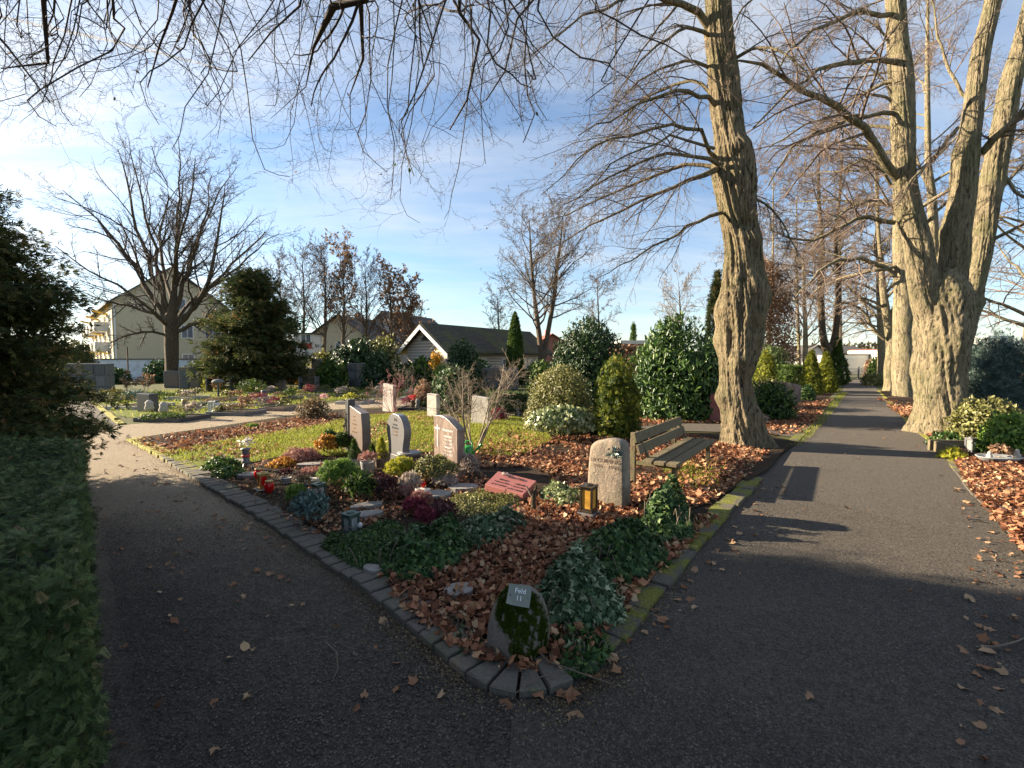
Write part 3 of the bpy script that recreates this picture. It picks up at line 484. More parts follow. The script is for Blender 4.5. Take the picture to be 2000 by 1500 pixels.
# ------------------------------------------------------------------ plant builders
def dome(n, c, r, h, shape='round', lump=.16, deep=.35, seed=0, freq=2.2, z0=0.0):
    d = norm(rng.normal(size=(n, 3))); d[:, 2] = np.where(d[:, 2] < -.25, -d[:, 2], d[:, 2]) if shape in ('round', 'mound') else d[:, 2]
    if shape == 'mound': d[:, 2] = np.abs(d[:, 2])
    rr = 1+lump*vnoise(d*freq+seed*7.7, seed)+lump*.5*vnoise(d*freq*2.7+seed*3.1, seed+1); rr = rr*(1-deep*rng.uniform(0, 1, n)**2)
    rx, ry = (r, r) if not hasattr(r, '__len__') else r
    if shape in ('round',): p = np.c_[d[:, 0]*rx*rr, d[:, 1]*ry*rr, h*.5+d[:, 2]*h*.5*rr]; p[:, 2] = np.maximum(p[:, 2], .02*h); nn = d
    elif shape == 'mound': p = np.c_[d[:, 0]*rx*rr, d[:, 1]*ry*rr, d[:, 2]*h*rr]; nn = d
    else:
        a = rng.uniform(0, 2*math.pi, n); t = rng.uniform(0, 1, n)
        prof = {'cone': lambda t: np.minimum(1, t*8+.5)*(1-t)**.75, 'column': lambda t: np.minimum(1, (t*6+.6))*(1-t**3)**.7*(1-.25*t), 'egg': lambda t: np.clip(1-np.abs(t*1.35-.35)**2.8, 0, 1)**.55*(1-.08*t), 'box': lambda t: np.where(t > .97, rng.uniform(0, 1, n)**.5, 1.0)}[shape]
        if shape == 'box': t = np.where(rng.uniform(0, 1, n) < .3, 1.0, t)
        rad = prof(t); q = np.c_[np.cos(a), np.sin(a), t*2]; rr = 1+lump*vnoise(q*freq+seed*5.3, seed)+lump*.7*vnoise(q*freq*2.7+seed, seed+1)+.10*(rng.uniform(0, 1, n) > .95)*rng.uniform(0, 1, n); rr = rr*(1-deep*rng.uniform(0, 1, n)**2)
        p = np.c_[np.cos(a)*rad*rr*rx, np.sin(a)*rad*rr*ry, t*h*(1+.3*(rr-1))]; nn = np.c_[np.cos(a), np.sin(a), .35+0*a]
        if shape == 'box': nn[t > .97] = (0, 0, 1)
    return p+np.array([c[0], c[1], (c[2] if len(c) > 2 else 0)+z0]), nn
def stems(c, r, h, n=7, rad=.012, mat='twig2', name='stem', parent=None, spread=.7):
    a = rng.uniform(0, 6.3, n); B = np.zeros((n, 5, 3)); k = np.linspace(0, 1, 5); rr = r*spread*rng.uniform(.2, 1, n)
    for i in range(n):
        B[i, :, 0] = c[0]+math.cos(a[i])*rr[i]*k**.8+rng.normal(size=5)*rad; B[i, :, 1] = c[1]+math.sin(a[i])*rr[i]*k**.8+rng.normal(size=5)*rad; B[i, :, 2] = (c[2] if len(c) > 2 else 0)-.02+h*k*rng.uniform(.7, .95)
    V, Fc = tubes(B, np.tile(rad*(1-.75*k), (n, 1)), 5); return mesh(name, V, Fc, mat, parent)
def shrub(name, label, cat, c, r, h, mat, tm, ls, cov=1.6, shape='round', lump=.24, deep=.35, jit=.6, group=None, seed=None, stem=True, up=.4, nmax=30000, flop=None, fol='foliage'):
    c = np.array([c[0], c[1], c[2] if len(c) > 2 else 0.0]); seed = seed if seed is not None else random.randint(0, 999); rm = r if not hasattr(r, '__len__') else sum(r)/2
    e = empty(name, c, label, cat, group); area = 2*math.pi*rm*max(h, rm)*(.7 if shape in ('cone', 'mound') else 1)
    n = int(min(nmax, max(60, cov*1.25*area/(ls*ls*{'lance': .2, 'ivy': .45, 'needle': .16, 'tuft': .2, 'scale': .27}.get(tm, .32))))); p, nn = dome(n, c, r, h, shape, lump, deep, seed)
    if shape == 'egg' and rm > .3 and n > 600:          # a shrub is several unequal clumps grown together
        q = []; rs = random.Random(seed); k = 8
        for i in range(k):
            a = i*2.4+rs.random(); o_ = rm*(.18+.34*rs.random()) if i else 0; s = (.46+.26*rs.random()) if i else .97; hs = h*(.6+.38*rs.random()) if i else h
            q.append(dome(n//k*(2 if i == 0 else 1), (c[0]+math.cos(a)*o_, c[1]+math.sin(a)*o_, c[2]), rm*s, hs, 'egg', lump, deep, seed+i))
        p = np.concatenate([a_[0] for a_ in q]); nn = np.concatenate([a_[1] for a_ in q]); n = len(p)
    al = nn*.6+np.array([0, 0, up]); leaves(fol, p, nn, ls, tm, mat, e, jit=jit, along=al, ajit=.6)
    if stem: stems(c, rm, h*.8, 6, max(.006, min(.03, rm*.03)), parent=e)
    return e
def pxs(px, py, wpx, hpx, z=0.0):      # ground point, radius and height from a pixel footprint
    g = G(px, py, z); rr = wpx/2*g[1]/F; return np.array([g[0], g[1]+rr*.6, z]), rr, hpx*g[1]/F*1.02
# ------------------------------------------------------------------ hedge beside the camera
A, Bq, Cq, D = np.array([-4.42, 4.83]), np.array([-1.63, 1.72]), np.array([-3.9, 1.55]), np.array([-7.2, 5.0])
e = empty('yew_hedge', (-3.8, 3.2, 0), 'low clipped dark green yew hedge running along the sandy path beside the viewer', 'hedge')
HH = .98
def quadpts(a, b, c, d, n): u, v = rng.uniform(0, 1, (2, n, 1)); return a*(1-u)*(1-v)+b*u*(1-v)+c*u*v+d*(1-u)*v
z3 = lambda p, z: np.array([p[0], p[1], z])
tp = quadpts(z3(A, HH), z3(Bq, HH), z3(Cq, HH), z3(D, HH), 30000); tn = np.tile((0, 0, 1.0), (30000, 1))
dn = norm(np.array([A[0], A[1]])-Bq)
sd = quadpts(z3(A, .0), z3(Bq, .0), z3(Bq, HH), z3(A, HH), 11000); sn = np.tile((.74, .67, .1), (11000, 1)); en = quadpts(z3(Bq, .0), z3(Cq, .0), z3(Cq, HH), z3(Bq, HH), 17000); enn = np.tile((.1, -1, .1), (17000, 1))
ef = quadpts(z3(A, .0), z3(D, .0), z3(D, HH), z3(A, HH), 1500); efn = np.tile((0, 1, .1), (1500, 1))
hp = np.concatenate([tp, sd, en, ef]); hn = np.concatenate([tn, sn, enn, efn]); k = .05*vnoise(hp*2.1, 4)+.045*vnoise(hp*6, 5)+.03*(rng.uniform(0, 1, len(hp)) > .97)-.08*rng.uniform(0, 1, len(hp))**2; hp = hp+hn*k[:, None]; hp[:, 2] = np.maximum(hp[:, 2], .02)
leaves('foliage', hp, hn, .052, 'yew', 'yew', e, jit=.55, along=np.where(hn[:, 2:3] > .5, rng.normal(size=(len(hn), 3)), hn*.5+np.array([0, 0, .3])), ajit=.7)
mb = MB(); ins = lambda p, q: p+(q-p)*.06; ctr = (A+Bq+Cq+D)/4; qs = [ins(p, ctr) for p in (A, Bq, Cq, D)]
mb.add([z3(p, .0) for p in qs]+[z3(p, HH-.12) for p in qs], [(0, 1, 5, 4), (1, 2, 6, 5), (2, 3, 7, 6), (3, 0, 4, 7), (4, 5, 6, 7)]); mb.build('inner_core', plain('hedge_interior', (.012, .014, .008), .95), e)  # solid near-black block filling the hedge behind the sprigs
hl = quadpts(z3(A, HH+.03), z3(Bq, HH+.03), z3(Cq, HH+.03), z3(D, HH+.03), 22); props(leaves('dead_leaves_on_hedge', hl, np.tile((0, 0, 1.0), (22, 1)), .055, 'dead', 'deadpath', jit=.5, zn=.1), kind='stuff')
# dark conifer at the end of the hedge and an unseen row added to shade the foreground
def conifer(c, r, h, n, ls, label, seed, mat='darkcon', tm='scale', lump=.22, shape='egg', group='dark conifers left of the sandy path', cat='conifer', deep=.55, name='conifer', z0=0):
    e = empty(name, (c[0], c[1], 0), label, cat, group); p, nn = dome(n, (c[0], c[1], z0), r, h, shape, lump, deep, seed, 2.6)
    leaves('foliage', p, nn, ls, tm, mat, e, jit=.7, along=nn*.7+np.array([0, 0, .35]), ajit=.6)
    MB().tube([(c[0], c[1], -.05), (c[0]+.05, c[1], h*.5), (c[0], c[1], h*.92)], [.035*h, .025*h, .006], 8).build('trunk', 'bark3', e, True); return e
def layered(name, label, cat, c, r, h, nb, nl, ls, mat, tm, z0=.08, sag=-.05, spread=.12, group=None, shape=1.3, seed=1, tr=.03):
    e = empty(name, (c[0], c[1], 0), label, cat, group); t = rng.uniform(0, 1, nb)**1.15; z = h*(z0+(.97-z0)*t); a = rng.uniform(0, 6.283, nb)
    ln = r*((1-t**shape)*rng.uniform(.6, 1.12, nb)*(.7+.3*np.minimum(1, t*6)))+.06*h; d = np.c_[np.cos(a), np.sin(a), .25+.9*t]
    B = np.zeros((nb, 8, 3)); B[:, 0] = np.c_[np.full(nb, c[0]), np.full(nb, c[1]), z]; dd = norm(d); seg = (ln/7)[:, None]
    for k in range(1, 8): dd = norm(dd+.10*rng.normal(size=dd.shape)+np.array([0, 0, sag])); B[:, k] = B[:, k-1]+dd*seg
    V, Fc = tubes(B, np.tile(np.linspace(tr, .006, 8), (nb, 1)), 4); mesh('limbs', V, Fc, 'bark3', e)
    w_ = ln/ln.sum(); i = rng.choice(nb, nl, p=w_); s = (.15+.85*rng.uniform(0, 1, nl)**.7)*7; j = np.minimum(s.astype(int), 6); f = (s-j)[:, None]; p = B[i, j]*(1-f)+B[i, j+1]*f; T_ = norm(B[i, j+1]-B[i, j])
    off = rng.normal(size=(nl, 3))*spread*np.array([1, 1, .45]); off[:, 2] -= spread*.3; al = T_*.8+norm(off)*.9+np.array([0, 0, -.25]); leaves('foliage', p+off, np.array([0, 0, 1.0])+.7*rng.normal(size=(nl, 3)), ls, tm, mat, e, jit=.3, along=al, ajit=.45)
    MB().tube([(c[0], c[1], -.05), (c[0]+.04, c[1], h*.5), (c[0], c[1], h*.96)], [.032*h, .02*h, .005], 9).build('trunk', 'bark3', e, True); return e
layered('conifer', 'tall loose dark conifer with browning sprays at the far end of the yew hedge', 'conifer', (-7.3, 5.75), 1.78, 4.75, 360, 70000, .10, 'darkcon', 'scale', group='dark conifers left of the sandy path', sag=-.04, spread=.13, shape=1.6, z0=.04)
for i, (x, y, h, lb) in enumerate([(-9.6, 5.0, 5.5, 'dark conifer just outside the frame behind the yew hedge'), (-8.6, 2.9, 5.6, 'dark conifer beside the camera beyond the hedge'), (-8.0, .7, 5.2, 'dark conifer left of the photographer'), (-7.6, -1.6, 5.4, 'dark conifer behind the photographer on the left'), (-7.4, -4.0, 5.5, 'rearmost dark conifer behind the photographer')]):
    conifer((x, y), 1.5, h, 3800, .34, lb, 20+i)
# ------------------------------------------------------------------ foreground things in the corner bed
def uframe(deg): a = math.radians(deg); return np.array([math.cos(a), math.sin(a)]), np.array([math.sin(a), -math.cos(a)])   # face direction, normal towards the viewer
def wfor(o, u, pxr):                      # width from origin o along u up to pixel column pxr
    k = (pxr-CX)/F; return (k*o[1]-o[0])/(u[0]-k*u[1])
def textmesh(s, size, depth=.002):
    c = bpy.data.curves.new('t', 'FONT'); c.body = s; c.size = size; c.extrude = depth; c.align_x = 'CENTER'; c.space_line = .82; c.resolution_u = 3
    o = bpy.data.objects.new('t', c); COL.objects.link(o); dg = bpy.context.evaluated_depsgraph_get(); me = bpy.data.meshes.new_from_object(o.evaluated_get(dg))
    V = np.array([v.co[:] for v in me.vertices]); Fc = [tuple(p.vertices) for p in me.polygons]; bpy.data.objects.remove(o); bpy.data.curves.remove(c); bpy.data.meshes.remove(me); return V, Fc
def inscription(s, size, o, u, zdir, n, mat, parent, name='inscription', depth=.002, sx=1):
    V, Fc = textmesh(s, size, depth); o = np.asarray(o, float); u = np.asarray(u, float); z = np.asarray(zdir, float); n = np.asarray(n, float)
    return mesh(name, o+V[:, :1]*u*sx+V[:, 1:2]*z+(V[:, 2:3]+.0005)*n, Fc, mat, parent)
v3 = lambda a, z=0: np.array([a[0], a[1], z])
# boulder with sign
bc = G(1013, 1292, IZ); bc[1] += .16; e = empty('marker_boulder', (bc[0], bc[1], .02), 'mossy rounded field boulder carrying a small sign at the tip of the bed', 'boulder')
n1, n2 = 64, 48; th = np.linspace(0, 2*math.pi, n1, endpoint=False); ph = np.linspace(-1.2, math.pi/2, n2); TH, PH = np.meshgrid(th, ph)
d = np.stack([np.cos(TH)*np.cos(PH), np.sin(TH)*np.cos(PH), np.sin(PH)], -1); rr = 1+.05*vnoise(d*1.7, 2)+.015*vnoise(d*6, 5)
BR, BRY, BHT = .195, .18, .26
def bsurf(d, rr): z = d[..., 2]*BHT*rr; s = 1-.05*np.clip(d[..., 2], 0, 1)**1.2; return np.stack([bc[0]+d[..., 0]*BR*rr*s+.015*d[..., 2], bc[1]+d[..., 1]*BRY*rr*s+.05*d[..., 2], .135+z], -1)
V = bsurf(d, rr).reshape(-1, 3); i = np.arange(n1*n2).reshape(n2, n1); Fc = np.stack([i[:-1], np.roll(i[:-1], -1, 1), np.roll(i[1:], -1, 1), i[1:]], -1).reshape(-1, 4); mesh('stone', V, Fc, 'boulder', e, True)
md = norm(rng.normal(size=(110000, 3))); md = md[(md[:, 2] > -.55) & (md[:, 1] < .3)]; az = np.arctan2(md[:, 0], -md[:, 1]); el = np.arcsin(md[:, 2])
wob = .12*vnoise(md*4, 8)+.05*rng.normal(size=len(md)); keep = (el > -.55+wob*3) & (az < 1.05+wob*2) & (az > -.05-1.1*np.clip(el-.15, 0, 1)*2+wob*2) & (vnoise(md*6, 8)+.5*vnoise(md*14, 9) > -.34+.2*rng.normal(size=len(md))) & (el < 1.35); md = md[keep]
rr = 1+.05*vnoise(md*1.7, 2)+.015*vnoise(md*6, 5); mp = bsurf(md, rr+.012+.03*vnoise(md*7, 3)*.5); leaves('moss', mp, md, .012, 'tuft', 'mossleaf', e, jit=.5, along=md+np.array([0, 0, .1]), ajit=.7)
# sign plate lying against the slope
so_ = G(1014, 1163, .36); u = norm(np.array([.985, -.13, -.10])); n = norm(np.array([-.02, -.70, .72])); zd = norm(np.cross(n, u)); u = np.cross(zd, n)
so_ = np.array([bc[0]-.0, bc[1]-.115, .385]); so_ = P(1014, 1163, bc[1]-.118)
hw, hh = .068, .06; mb = MB(); gn = 9
gv = []
for j in range(gn):
    for i2 in range(gn):
        a, b = (i2/(gn-1)*2-1), (j/(gn-1)*2-1); lift = .016*max(0, -a-b-1.0)**1.2 - .006*max(0, .2-abs(a+.55))*max(0, -b-.5)*8
        gv.append(so_+u*hw*a+zd*hh*b+n*lift)
gv = np.array(gv); back = gv-n*.003; fc = [(j*gn+i2, j*gn+i2+1, (j+1)*gn+i2+1, (j+1)*gn+i2) for j in range(gn-1) for i2 in range(gn-1)]; off = gn*gn
fc += [tuple(q+off for q in f[::-1]) for f in fc]; rim = [i2 for i2 in range(gn)]+[j*gn+gn-1 for j in range(1, gn)]+[(gn-1)*gn+i2 for i2 in range(gn-2, -1, -1)]+[j*gn for j in range(gn-2, 0, -1)]
fc += [(rim[k], rim[k]+off, rim[(k+1) % len(rim)]+off, rim[(k+1) % len(rim)]) for k in range(len(rim))]
sg = mesh('sign_plate', np.r_[gv, back], fc, 'signplate', e); sg['label'] = 'grey green plate with white lettering Feld 11 and one bent corner'
inscription('Feld', .040, so_+zd*.012+n*.001+u*.004, u, zd, n, 'signwhite', sg, 'lettering'); inscription('11', .038, so_-zd*.030+n*.001+u*.002, u, zd, n, 'signwhite', sg, 'lettering')
for s in (-1, 1):
    c = so_+u*.052*s-zd*.004; B = np.array([[c+n*.0005, c+n*.004]]); V, Fc = tubes(B, np.array([[.004, .003]]), 8); mesh('screw', V, Fc, 'bronze', sg)
# headstones
def headstone(name, label, oL, deg, W_, T, outline, mat, topmat=None, z=IZ, lean=0, cat='headstone', bevel=.006, group=None):
    u, n = uframe(deg); o = v3(oL, z); c = o+v3(u*W_/2)-v3(n*T/2); e = empty(name, c, label, cat, group)
    MB().prism(outline, o, u, n, T).build('slab', mat, e, bevel=bevel); return e, o, v3(u), v3(n)
# the fieldstone with the carved name
oL = G2(1148, 984, IZ); uu, nn = uframe(-36); Wd = wfor(oL, uu, 1217)
e = empty('headstone', (oL[0]+.2, oL[1], IZ), 'rough beige fieldstone headstone with a bronze leaf sprig beside the wooden bench', 'headstone')
Hh = 132*oL[1]/F; Wd *= 1.04; ol = [(.02, -.05), (-.015, .25*Hh), (-.01, .5*Hh), (.01, .8*Hh), (.035, .90*Hh), (.09, .955*Hh), (.3*Wd, .97*Hh), (.58*Wd, 1.01*Hh), (.82*Wd, .995*Hh), (.95*Wd, .95*Hh), (1.0*Wd, .84*Hh), (1.02*Wd, .55*Hh), (1.04*Wd, .3*Hh), (1.03*Wd, .12*Hh), (1.02*Wd, -.05)]
olp = smoothline(ol, 5); T = .19; rings = []; cenp = olp.mean(0)
for q, (sc, dp) in enumerate([(.0, .004), (.5, .002), (.86, .0), (.94, -.006), (.985, -.025), (1.0, -.055), (1.01, -.09), (.97, -T-.01), (.9, -T-.02), (.4, -T-.03), (.0, -T-.03)]):
    r3 = [];
    for a, b in olp: a2, b2 = cenp+(np.array([a, b])-cenp)*sc; r3.append(v3(oL, IZ)+v3(uu)*a2+np.array([0, 0, b2])+v3(nn)*dp)
    rings.append(r3)
V = np.array(rings).reshape(-1, 3); k = len(olp); dpn = vnoise(V*7, 3)*.009+vnoise(V*19, 4)*.004; V = V+v3(nn)*dpn[:, None]*(np.arange(len(V)) >= 2*k)[:, None]+v3(uu)*(dpn*.7)[:, None]
i = np.arange(len(V)).reshape(len(rings), k); Fc = np.stack([i[:-1], i[1:], np.roll(i[1:], -1, 1), np.roll(i[:-1], -1, 1)], -1).reshape(-1, 4); mesh('slab', V, Fc, 'sandstone', e, True)
fo = v3(oL, IZ)+v3(uu)*Wd*.5+v3(nn)*.006
for s, zf, sz in (('LI CUIPING', .665, .062), ('1956 – 1999', .585, .052)): inscription(s, sz, fo+np.array([0, 0, zf*Hh])+v3(uu)*(.0), v3(uu), (0, 0, 1), v3(nn), 'carve', e, depth=.0006, sx=1.22)
lp = []; 
for k in range(26): a = rng.uniform(-1, 1); lp.append(fo+v3(uu)*(.11+a*.07)+np.array([0, 0, .84*Hh+.02*math.sin(a*4)+rng.uniform(-.035, .03)])+v3(nn)*rng.uniform(.002, .02))
leaves('bronze_leaf_sprig', lp, np.tile(v3(nn), (26, 1)), .05, 'ivy', 'pewter', e, jit=.5, zn=.03)
# three polished stones
def face_text(e, o, u, n, x, z, s, size, mat, sx=1): inscription(s, size, o+u*x+np.array([0, 0, z])+n*.001, u, (0, 0, 1), n, mat, e, sx=sx)
oL = G2(848, 917, IZ); uu, nn = uframe(-50); Wd = wfor(oL, uu, 892); Hh = 105*oL[1]/F
top = [(Wd*t, Hh*(1.0+.055*math.sin(t*math.pi*1.15+.25)-.12*t**2)) for t in np.linspace(1, 0, 14)]
e, o, u, n = headstone('headstone', 'reddish veined granite headstone with wavy top and white lettering beside the watering can', oL, -50, Wd, .14, [(0, -.05), (Wd, -.05)]+top, 'redgran')
for k, s in enumerate(['MANFRED', '* 9. 8. 1937', '† 22.11.1999', 'MARGOT', '* 3. 3. 1937', '† 23. 9. 2014']): face_text(e, o, u, n, Wd*.62, Hh*(.665-.065*k), s, .042, 'silver', 1.15)
face_text(e, o, u, n, Wd*.62, Hh*.775, 'Hausmann', .055, 'silver', 1.2)
MB().box(o+u*Wd*.17+np.array([0, 0, Hh*.66])+n*.002, (.016, .006, .34), math.radians(-50)).box(o+u*Wd*.17+np.array([0, 0, Hh*.80])+n*.002, (.16, .006, .014), math.radians(-50)).build('cross', 'silver', e)
oL = G2(757, 897, IZ); Wd = wfor(oL, uu, 787); Hh = 93*oL[1]/F
hg = lambda t: .5-.06*math.cos(t*2*math.pi*.85+.6)*1.0
Rr = [(Wd*(.5+.5*w_), Hh*t) for t, w_ in [(.16, .86), (.3, .84), (.45, .94), (.6, 1.04), (.74, 1.02), (.86, .86), (.94, .6), (.985, .3)]]; Ll = [(Wd-a, b) for a, b in Rr[::-1]]; Ll[0] = (Wd*.38, Hh*1.0); Ll[1] = (Wd*.2, Hh*.955)
e, o, u, n = headstone('headstone', 'grey granite headstone shaped like an hourglass with dark lettering', oL, -50, Wd, .13, [tuple(p) for p in smoothline(Rr+Ll, 4)], 'granite')
MB().prism([(-.01, -.05), (Wd+.01, -.05), (Wd+.01, Hh*.155), (-.01, Hh*.155)], o+n*.012, u, n, .2).build('plinth', 'granite', e, bevel=.005)
MB().lathe([(.02, .10), (.16, .10), (.2, .16), (.2, .18), (.16, .19), (.02, .19)], 20, (o+u*Wd*.9-n*.12)*[1, 1, 0]+np.array([0, 0, .06])).build('ledge', 'granite', e, True)
for k, s in enumerate(['ASTRID', 'BYSTRON', '* 5. 7.1963', '† 9. 3.2013']): face_text(e, o, u, n, Wd*.5, Hh*(.76-.068*k), s, .046 if k < 2 else .038, 'ink' if k < 2 else 'gold', 1.15)
leaves('flower_ornament', [o+u*Wd*.55+np.array([0, 0, Hh*.9])+n*rng.uniform(.0, .02)+rng.normal(size=3)*.012 for _ in range(10)], np.tile(n, (10, 1)), .035, 'ivy', 'drybrown', e, jit=.5, zn=.03)
oL = G2(678, 884, IZ); Wd = wfor(oL, uu, 704); Hh = 93*oL[1]/F
e, o, u, n = headstone('headstone', 'dark brown granite headstone with sloping top and a climbing stone vine', oL, -50, Wd, .16, [(0.06*Wd, -.05), (Wd, -.05), (Wd*1.05, .3*Hh), (Wd*1.04, .6*Hh), (Wd*.98, .9*Hh), (Wd*.22, 1.02*Hh), (0, .5*Hh)], 'browngran', bevel=.008)
MB().prism([(-.03, -.05), (Wd*.15, -.05), (Wd*.22, 1.14*Hh), (Wd*.02, 1.1*Hh), (-.05, .5*Hh)], o+n*.02, u, n, .13).build('side_pillar', 'darkstone', e, bevel=.006)
MB().tube([o+u*.0+n*.035+np.array([0, 0, .15]), o+u*(-.02)+n*.04+np.array([0, 0, .4]), o+u*.03+n*.035+np.array([0, 0, .6]), o+u*.02+n*.035+np.array([0, 0, .75])], .01, 6).build('stone_vine', 'pewter', e)
leaves('vine_leaves', [o+u*rng.uniform(-.04, .05)+n*.04+np.array([0, 0, rng.uniform(.2, .8)]) for _ in range(34)], np.tile(n, (34, 1)), .045, 'ivy', 'drybrown', e, jit=.5, zn=.04)
for k, s in enumerate(['P. & I.', 'PAUL', '* 1932 † 2004', 'INGE', '* 1935 † 2011']): face_text(e, o, u, n, Wd*.55, Hh*(.8-.08*k), s, .036, 'gold', 1.1)
# reclining red plaque
q = [G(947, 951, .12), G(1022, 973, .14), P(1047, 939, 6.35), P(973, 921, 6.75)]
q[0] = P(947, 946, 5.95); q[1] = P(1022, 966, 5.65); q[2] = P(1048, 939, 6.05); q[3] = P(973, 920, 6.35)
q = [np.array(a) for a in q]; ctr = sum(q)/4; e = empty('grave_plaque', (ctr[0], ctr[1], IZ), 'low reclining slab of red stone with black lettering, in front of the leaf strewn ground', 'grave plaque')
nn3 = norm(np.cross(q[1]-q[0], q[3]-q[0])); low = [np.array([a[0], a[1], .0]) for a in q]; MB().add(q+low, [(0, 1, 2, 3), (7, 6, 5, 4), (0, 4, 5, 1), (1, 5, 6, 2), (2, 6, 7, 3), (3, 7, 4, 0)]).build('slab', 'redplaque', e, bevel=.006)
ux = norm(q[1]-q[0]); uy = norm(np.cross(nn3, ux))
for (a, b, s, sz) in [(.56, .76, 'REUTER', .062), (.32, .50, 'ERNA', .042), (.32, .33, '* 28.12.1923', .036), (.30, .15, '† 19. 6.2002', .036), (.76, .46, 'HEINZ', .042), (.76, .29, '* 10. 5.1921', .036), (.74, .11, '† 30. 3.2007', .036)]:
    inscription(s, sz, q[0]+(q[1]-q[0])*a+(q[3]-q[0])*b+nn3*.002, ux, uy, nn3, 'ink', e, sx=1.2)
leaves('rose_ornament', [q[0]+(q[1]-q[0])*(.22+rng.normal()*.04)+(q[3]-q[0])*(.84+rng.normal()*.04)+nn3*rng.uniform(.01, .03) for _ in range(14)], np.tile(nn3, (14, 1)), .035, 'ivy', 'white', e, jit=.8, zn=.05)
# small trimmed stump next to it
g = G(1043, 1003, IZ); e = empty('tree_stump', g, 'slim sawn off shrub stump with two stubs next to the red slab', 'stump'); t = np.array([0, 0, 1.0])
MB().tube([g, g+t*.13+[-.01, 0, 0], g+t*.25], [.032, .028, .03], 9).build('trunk', 'bark3', e, True); MB().tube([g+t*.16, g+t*.24+[-.05, 0, 0], g+t*.31+[-.08, 0, 0]], [.014, .012, .009], 7).build('branch_stub', 'twig4', e, True); MB().tube([g+t*.22, g+t*.29+[.02, 0, 0], g+t*.33+[.025, 0, 0]], [.02, .018, .012], 7).build('branch_stub', 'bark3', e, True)
# lanterns ------------------------------------------------
def lantern(label, c, w, h, fr, glass, candle, rz=0, group=None, name='grave_lantern', plinth=None, foot=0, roof='flat'):
    c = np.array([c[0], c[1], c[2] if len(c) > 2 else IZ]); e = empty(name, c, label, 'lantern', group, rz); R3 = np.array(Matrix.Rotation(rz, 3, 'Z')); z = 0
    L_ = lambda x, y, zz_: c+R3@np.array([x, y, zz_])
    if plinth: MB().box(c+[0, 0, plinth[1]/2], (plinth[0], plinth[0], plinth[1]), rz).build('plinth', plinth[2], e, bevel=.006); z = plinth[1]
    MB().box(c+[0, 0, z+.012], (w, w, .024), rz).build('base', fr, e, bevel=.003); m = MB()
    for a in (-1, 1):
        for b in (-1, 1): m.box(L_(a*(w/2-.012), b*(w/2-.012), z+h*.5), (.02, .02, h-.05), rz)
    for a in (-1, 1): m.box(L_(0, a*(w/2-.012), z+h-.035), (w-.045, .012, .022), rz); m.box(L_(a*(w/2-.012), 0, z+h-.035), (.012, w-.045, .022), rz); m.box(L_(0, a*(w/2-.012), z+.034), (w-.045, .012, .02), rz); m.box(L_(a*(w/2-.012), 0, z+.034), (.012, w-.045, .02), rz)
    m.build('frame', fr, e)
    for a in (-1, 1):
        MB().box(L_(0, a*(w/2-.016), z+h*.5), (w-.044, .003, h-.09), rz).build('pane', glass, e); MB().box(L_(a*(w/2-.016), 0, z+h*.5), (.003, w-.044, h-.09), rz).build('pane', glass, e)
    if roof == 'flat': MB().box(c+[0, 0, z+h-.014], (w+.012, w+.012, .018), rz).lathe([(w*.3, z+h-.006), (w*.3, z+h+.004), (w*.12, z+h+.014), (.004, z+h+.014)], 12, c).build('roof', fr, e, bevel=.003)
    else: MB().add([L_(a*(w/2+.012), b*(w/2+.012), z+h-.02) for a, b in ((-1, -1), (1, -1), (1, 1), (-1, 1))]+[L_(a*w*.2, b*w*.2, z+h+w*.2) for a, b in ((-1, -1), (1, -1), (1, 1), (-1, 1))], [(3, 2, 1, 0), (4, 5, 6, 7), (0, 1, 5, 4), (1, 2, 6, 5), (2, 3, 7, 6), (3, 0, 4, 7)]).build('roof', fr, e)
    MB().lathe([(w*.19, z+.03), (w*.22, z+h*.5), (w*.19, z+h*.62), (.004, z+h*.62)], 14, c).build('candle', candle, e, True)
    MB().box(L_(-w/2-.006, -w*.0, z+h*.5), (.012, .012, .02), rz).build('latch', 'brass', e); return e
lantern('dark bronze grave lantern with amber panes on a small grey plinth before the fieldstone', G(1151, 1015, IZ)+[0, .05, 0], .15, .30, 'bronze', 'amberglass', 'whitewax', math.radians(-35), plinth=(.2, .075, 'granite'))
lantern('dark green metal grave lantern with a red candle, by the round green shrub', G(620, 982, IZ)+[0, .05, 0], .125, .235, 'greenmetal', 'clear', 'redwax', math.radians(-30))
lantern('grey green metal lantern half sunk in the dark ground cover near the kerb', G(682, 1046, IZ)+[0, .05, 0], .13, .22, 'greenmetal', 'clear', 'whitewax', math.radians(-30))
lantern('brass grave lantern with a red glow beside the round red jar', G(510, 957, IZ)+[0, .05, 0], .115, .215, 'brass', 'redglass', 'redwax', math.radians(-45), plinth=(.19, .012, 'slate'))
def jar(label, c, r, h, g1_, g2_, group=None):
    c = np.array(c, float); e = empty('candle_jar', c, label, 'candle jar', group); MB().lathe([(r*.55, 0), (r*.62, .01), (r*.95, h*.35), (r, h*.6), (r*.8, h*.8), (r*.7, h*.86)], 18, c).build('glass', g1_, e, True)
    MB().lathe([(r*.75, h*.86), (r*.78, h*.87), (r*.78, h), (r*.4, h*1.03), (.004, h*1.03)], 18, c).build('lid', g2_, e, True); return e
jar('squat red glass candle jar with a golden lid near the sandy path', G(526, 962, IZ), .062, .16, 'redglass', 'brass', 'red candle jars')
jar('small red candle jar standing behind the brass lantern', G(505, 935, IZ), .06, .15, 'redglass', 'brass', 'red candle jars')
jar('little red candle cup with golden lid on a white dish', G(826, 957, IZ)+[0, 0, .04], .038, .10, 'redglass', 'brass', 'red candle jars')
jar('pink candle glass standing on the dwarf conifer bed left of the vine stone', P(660, 865, 8.8), .04, .09, 'redwax', 'pinkheath', 'red candle jars')
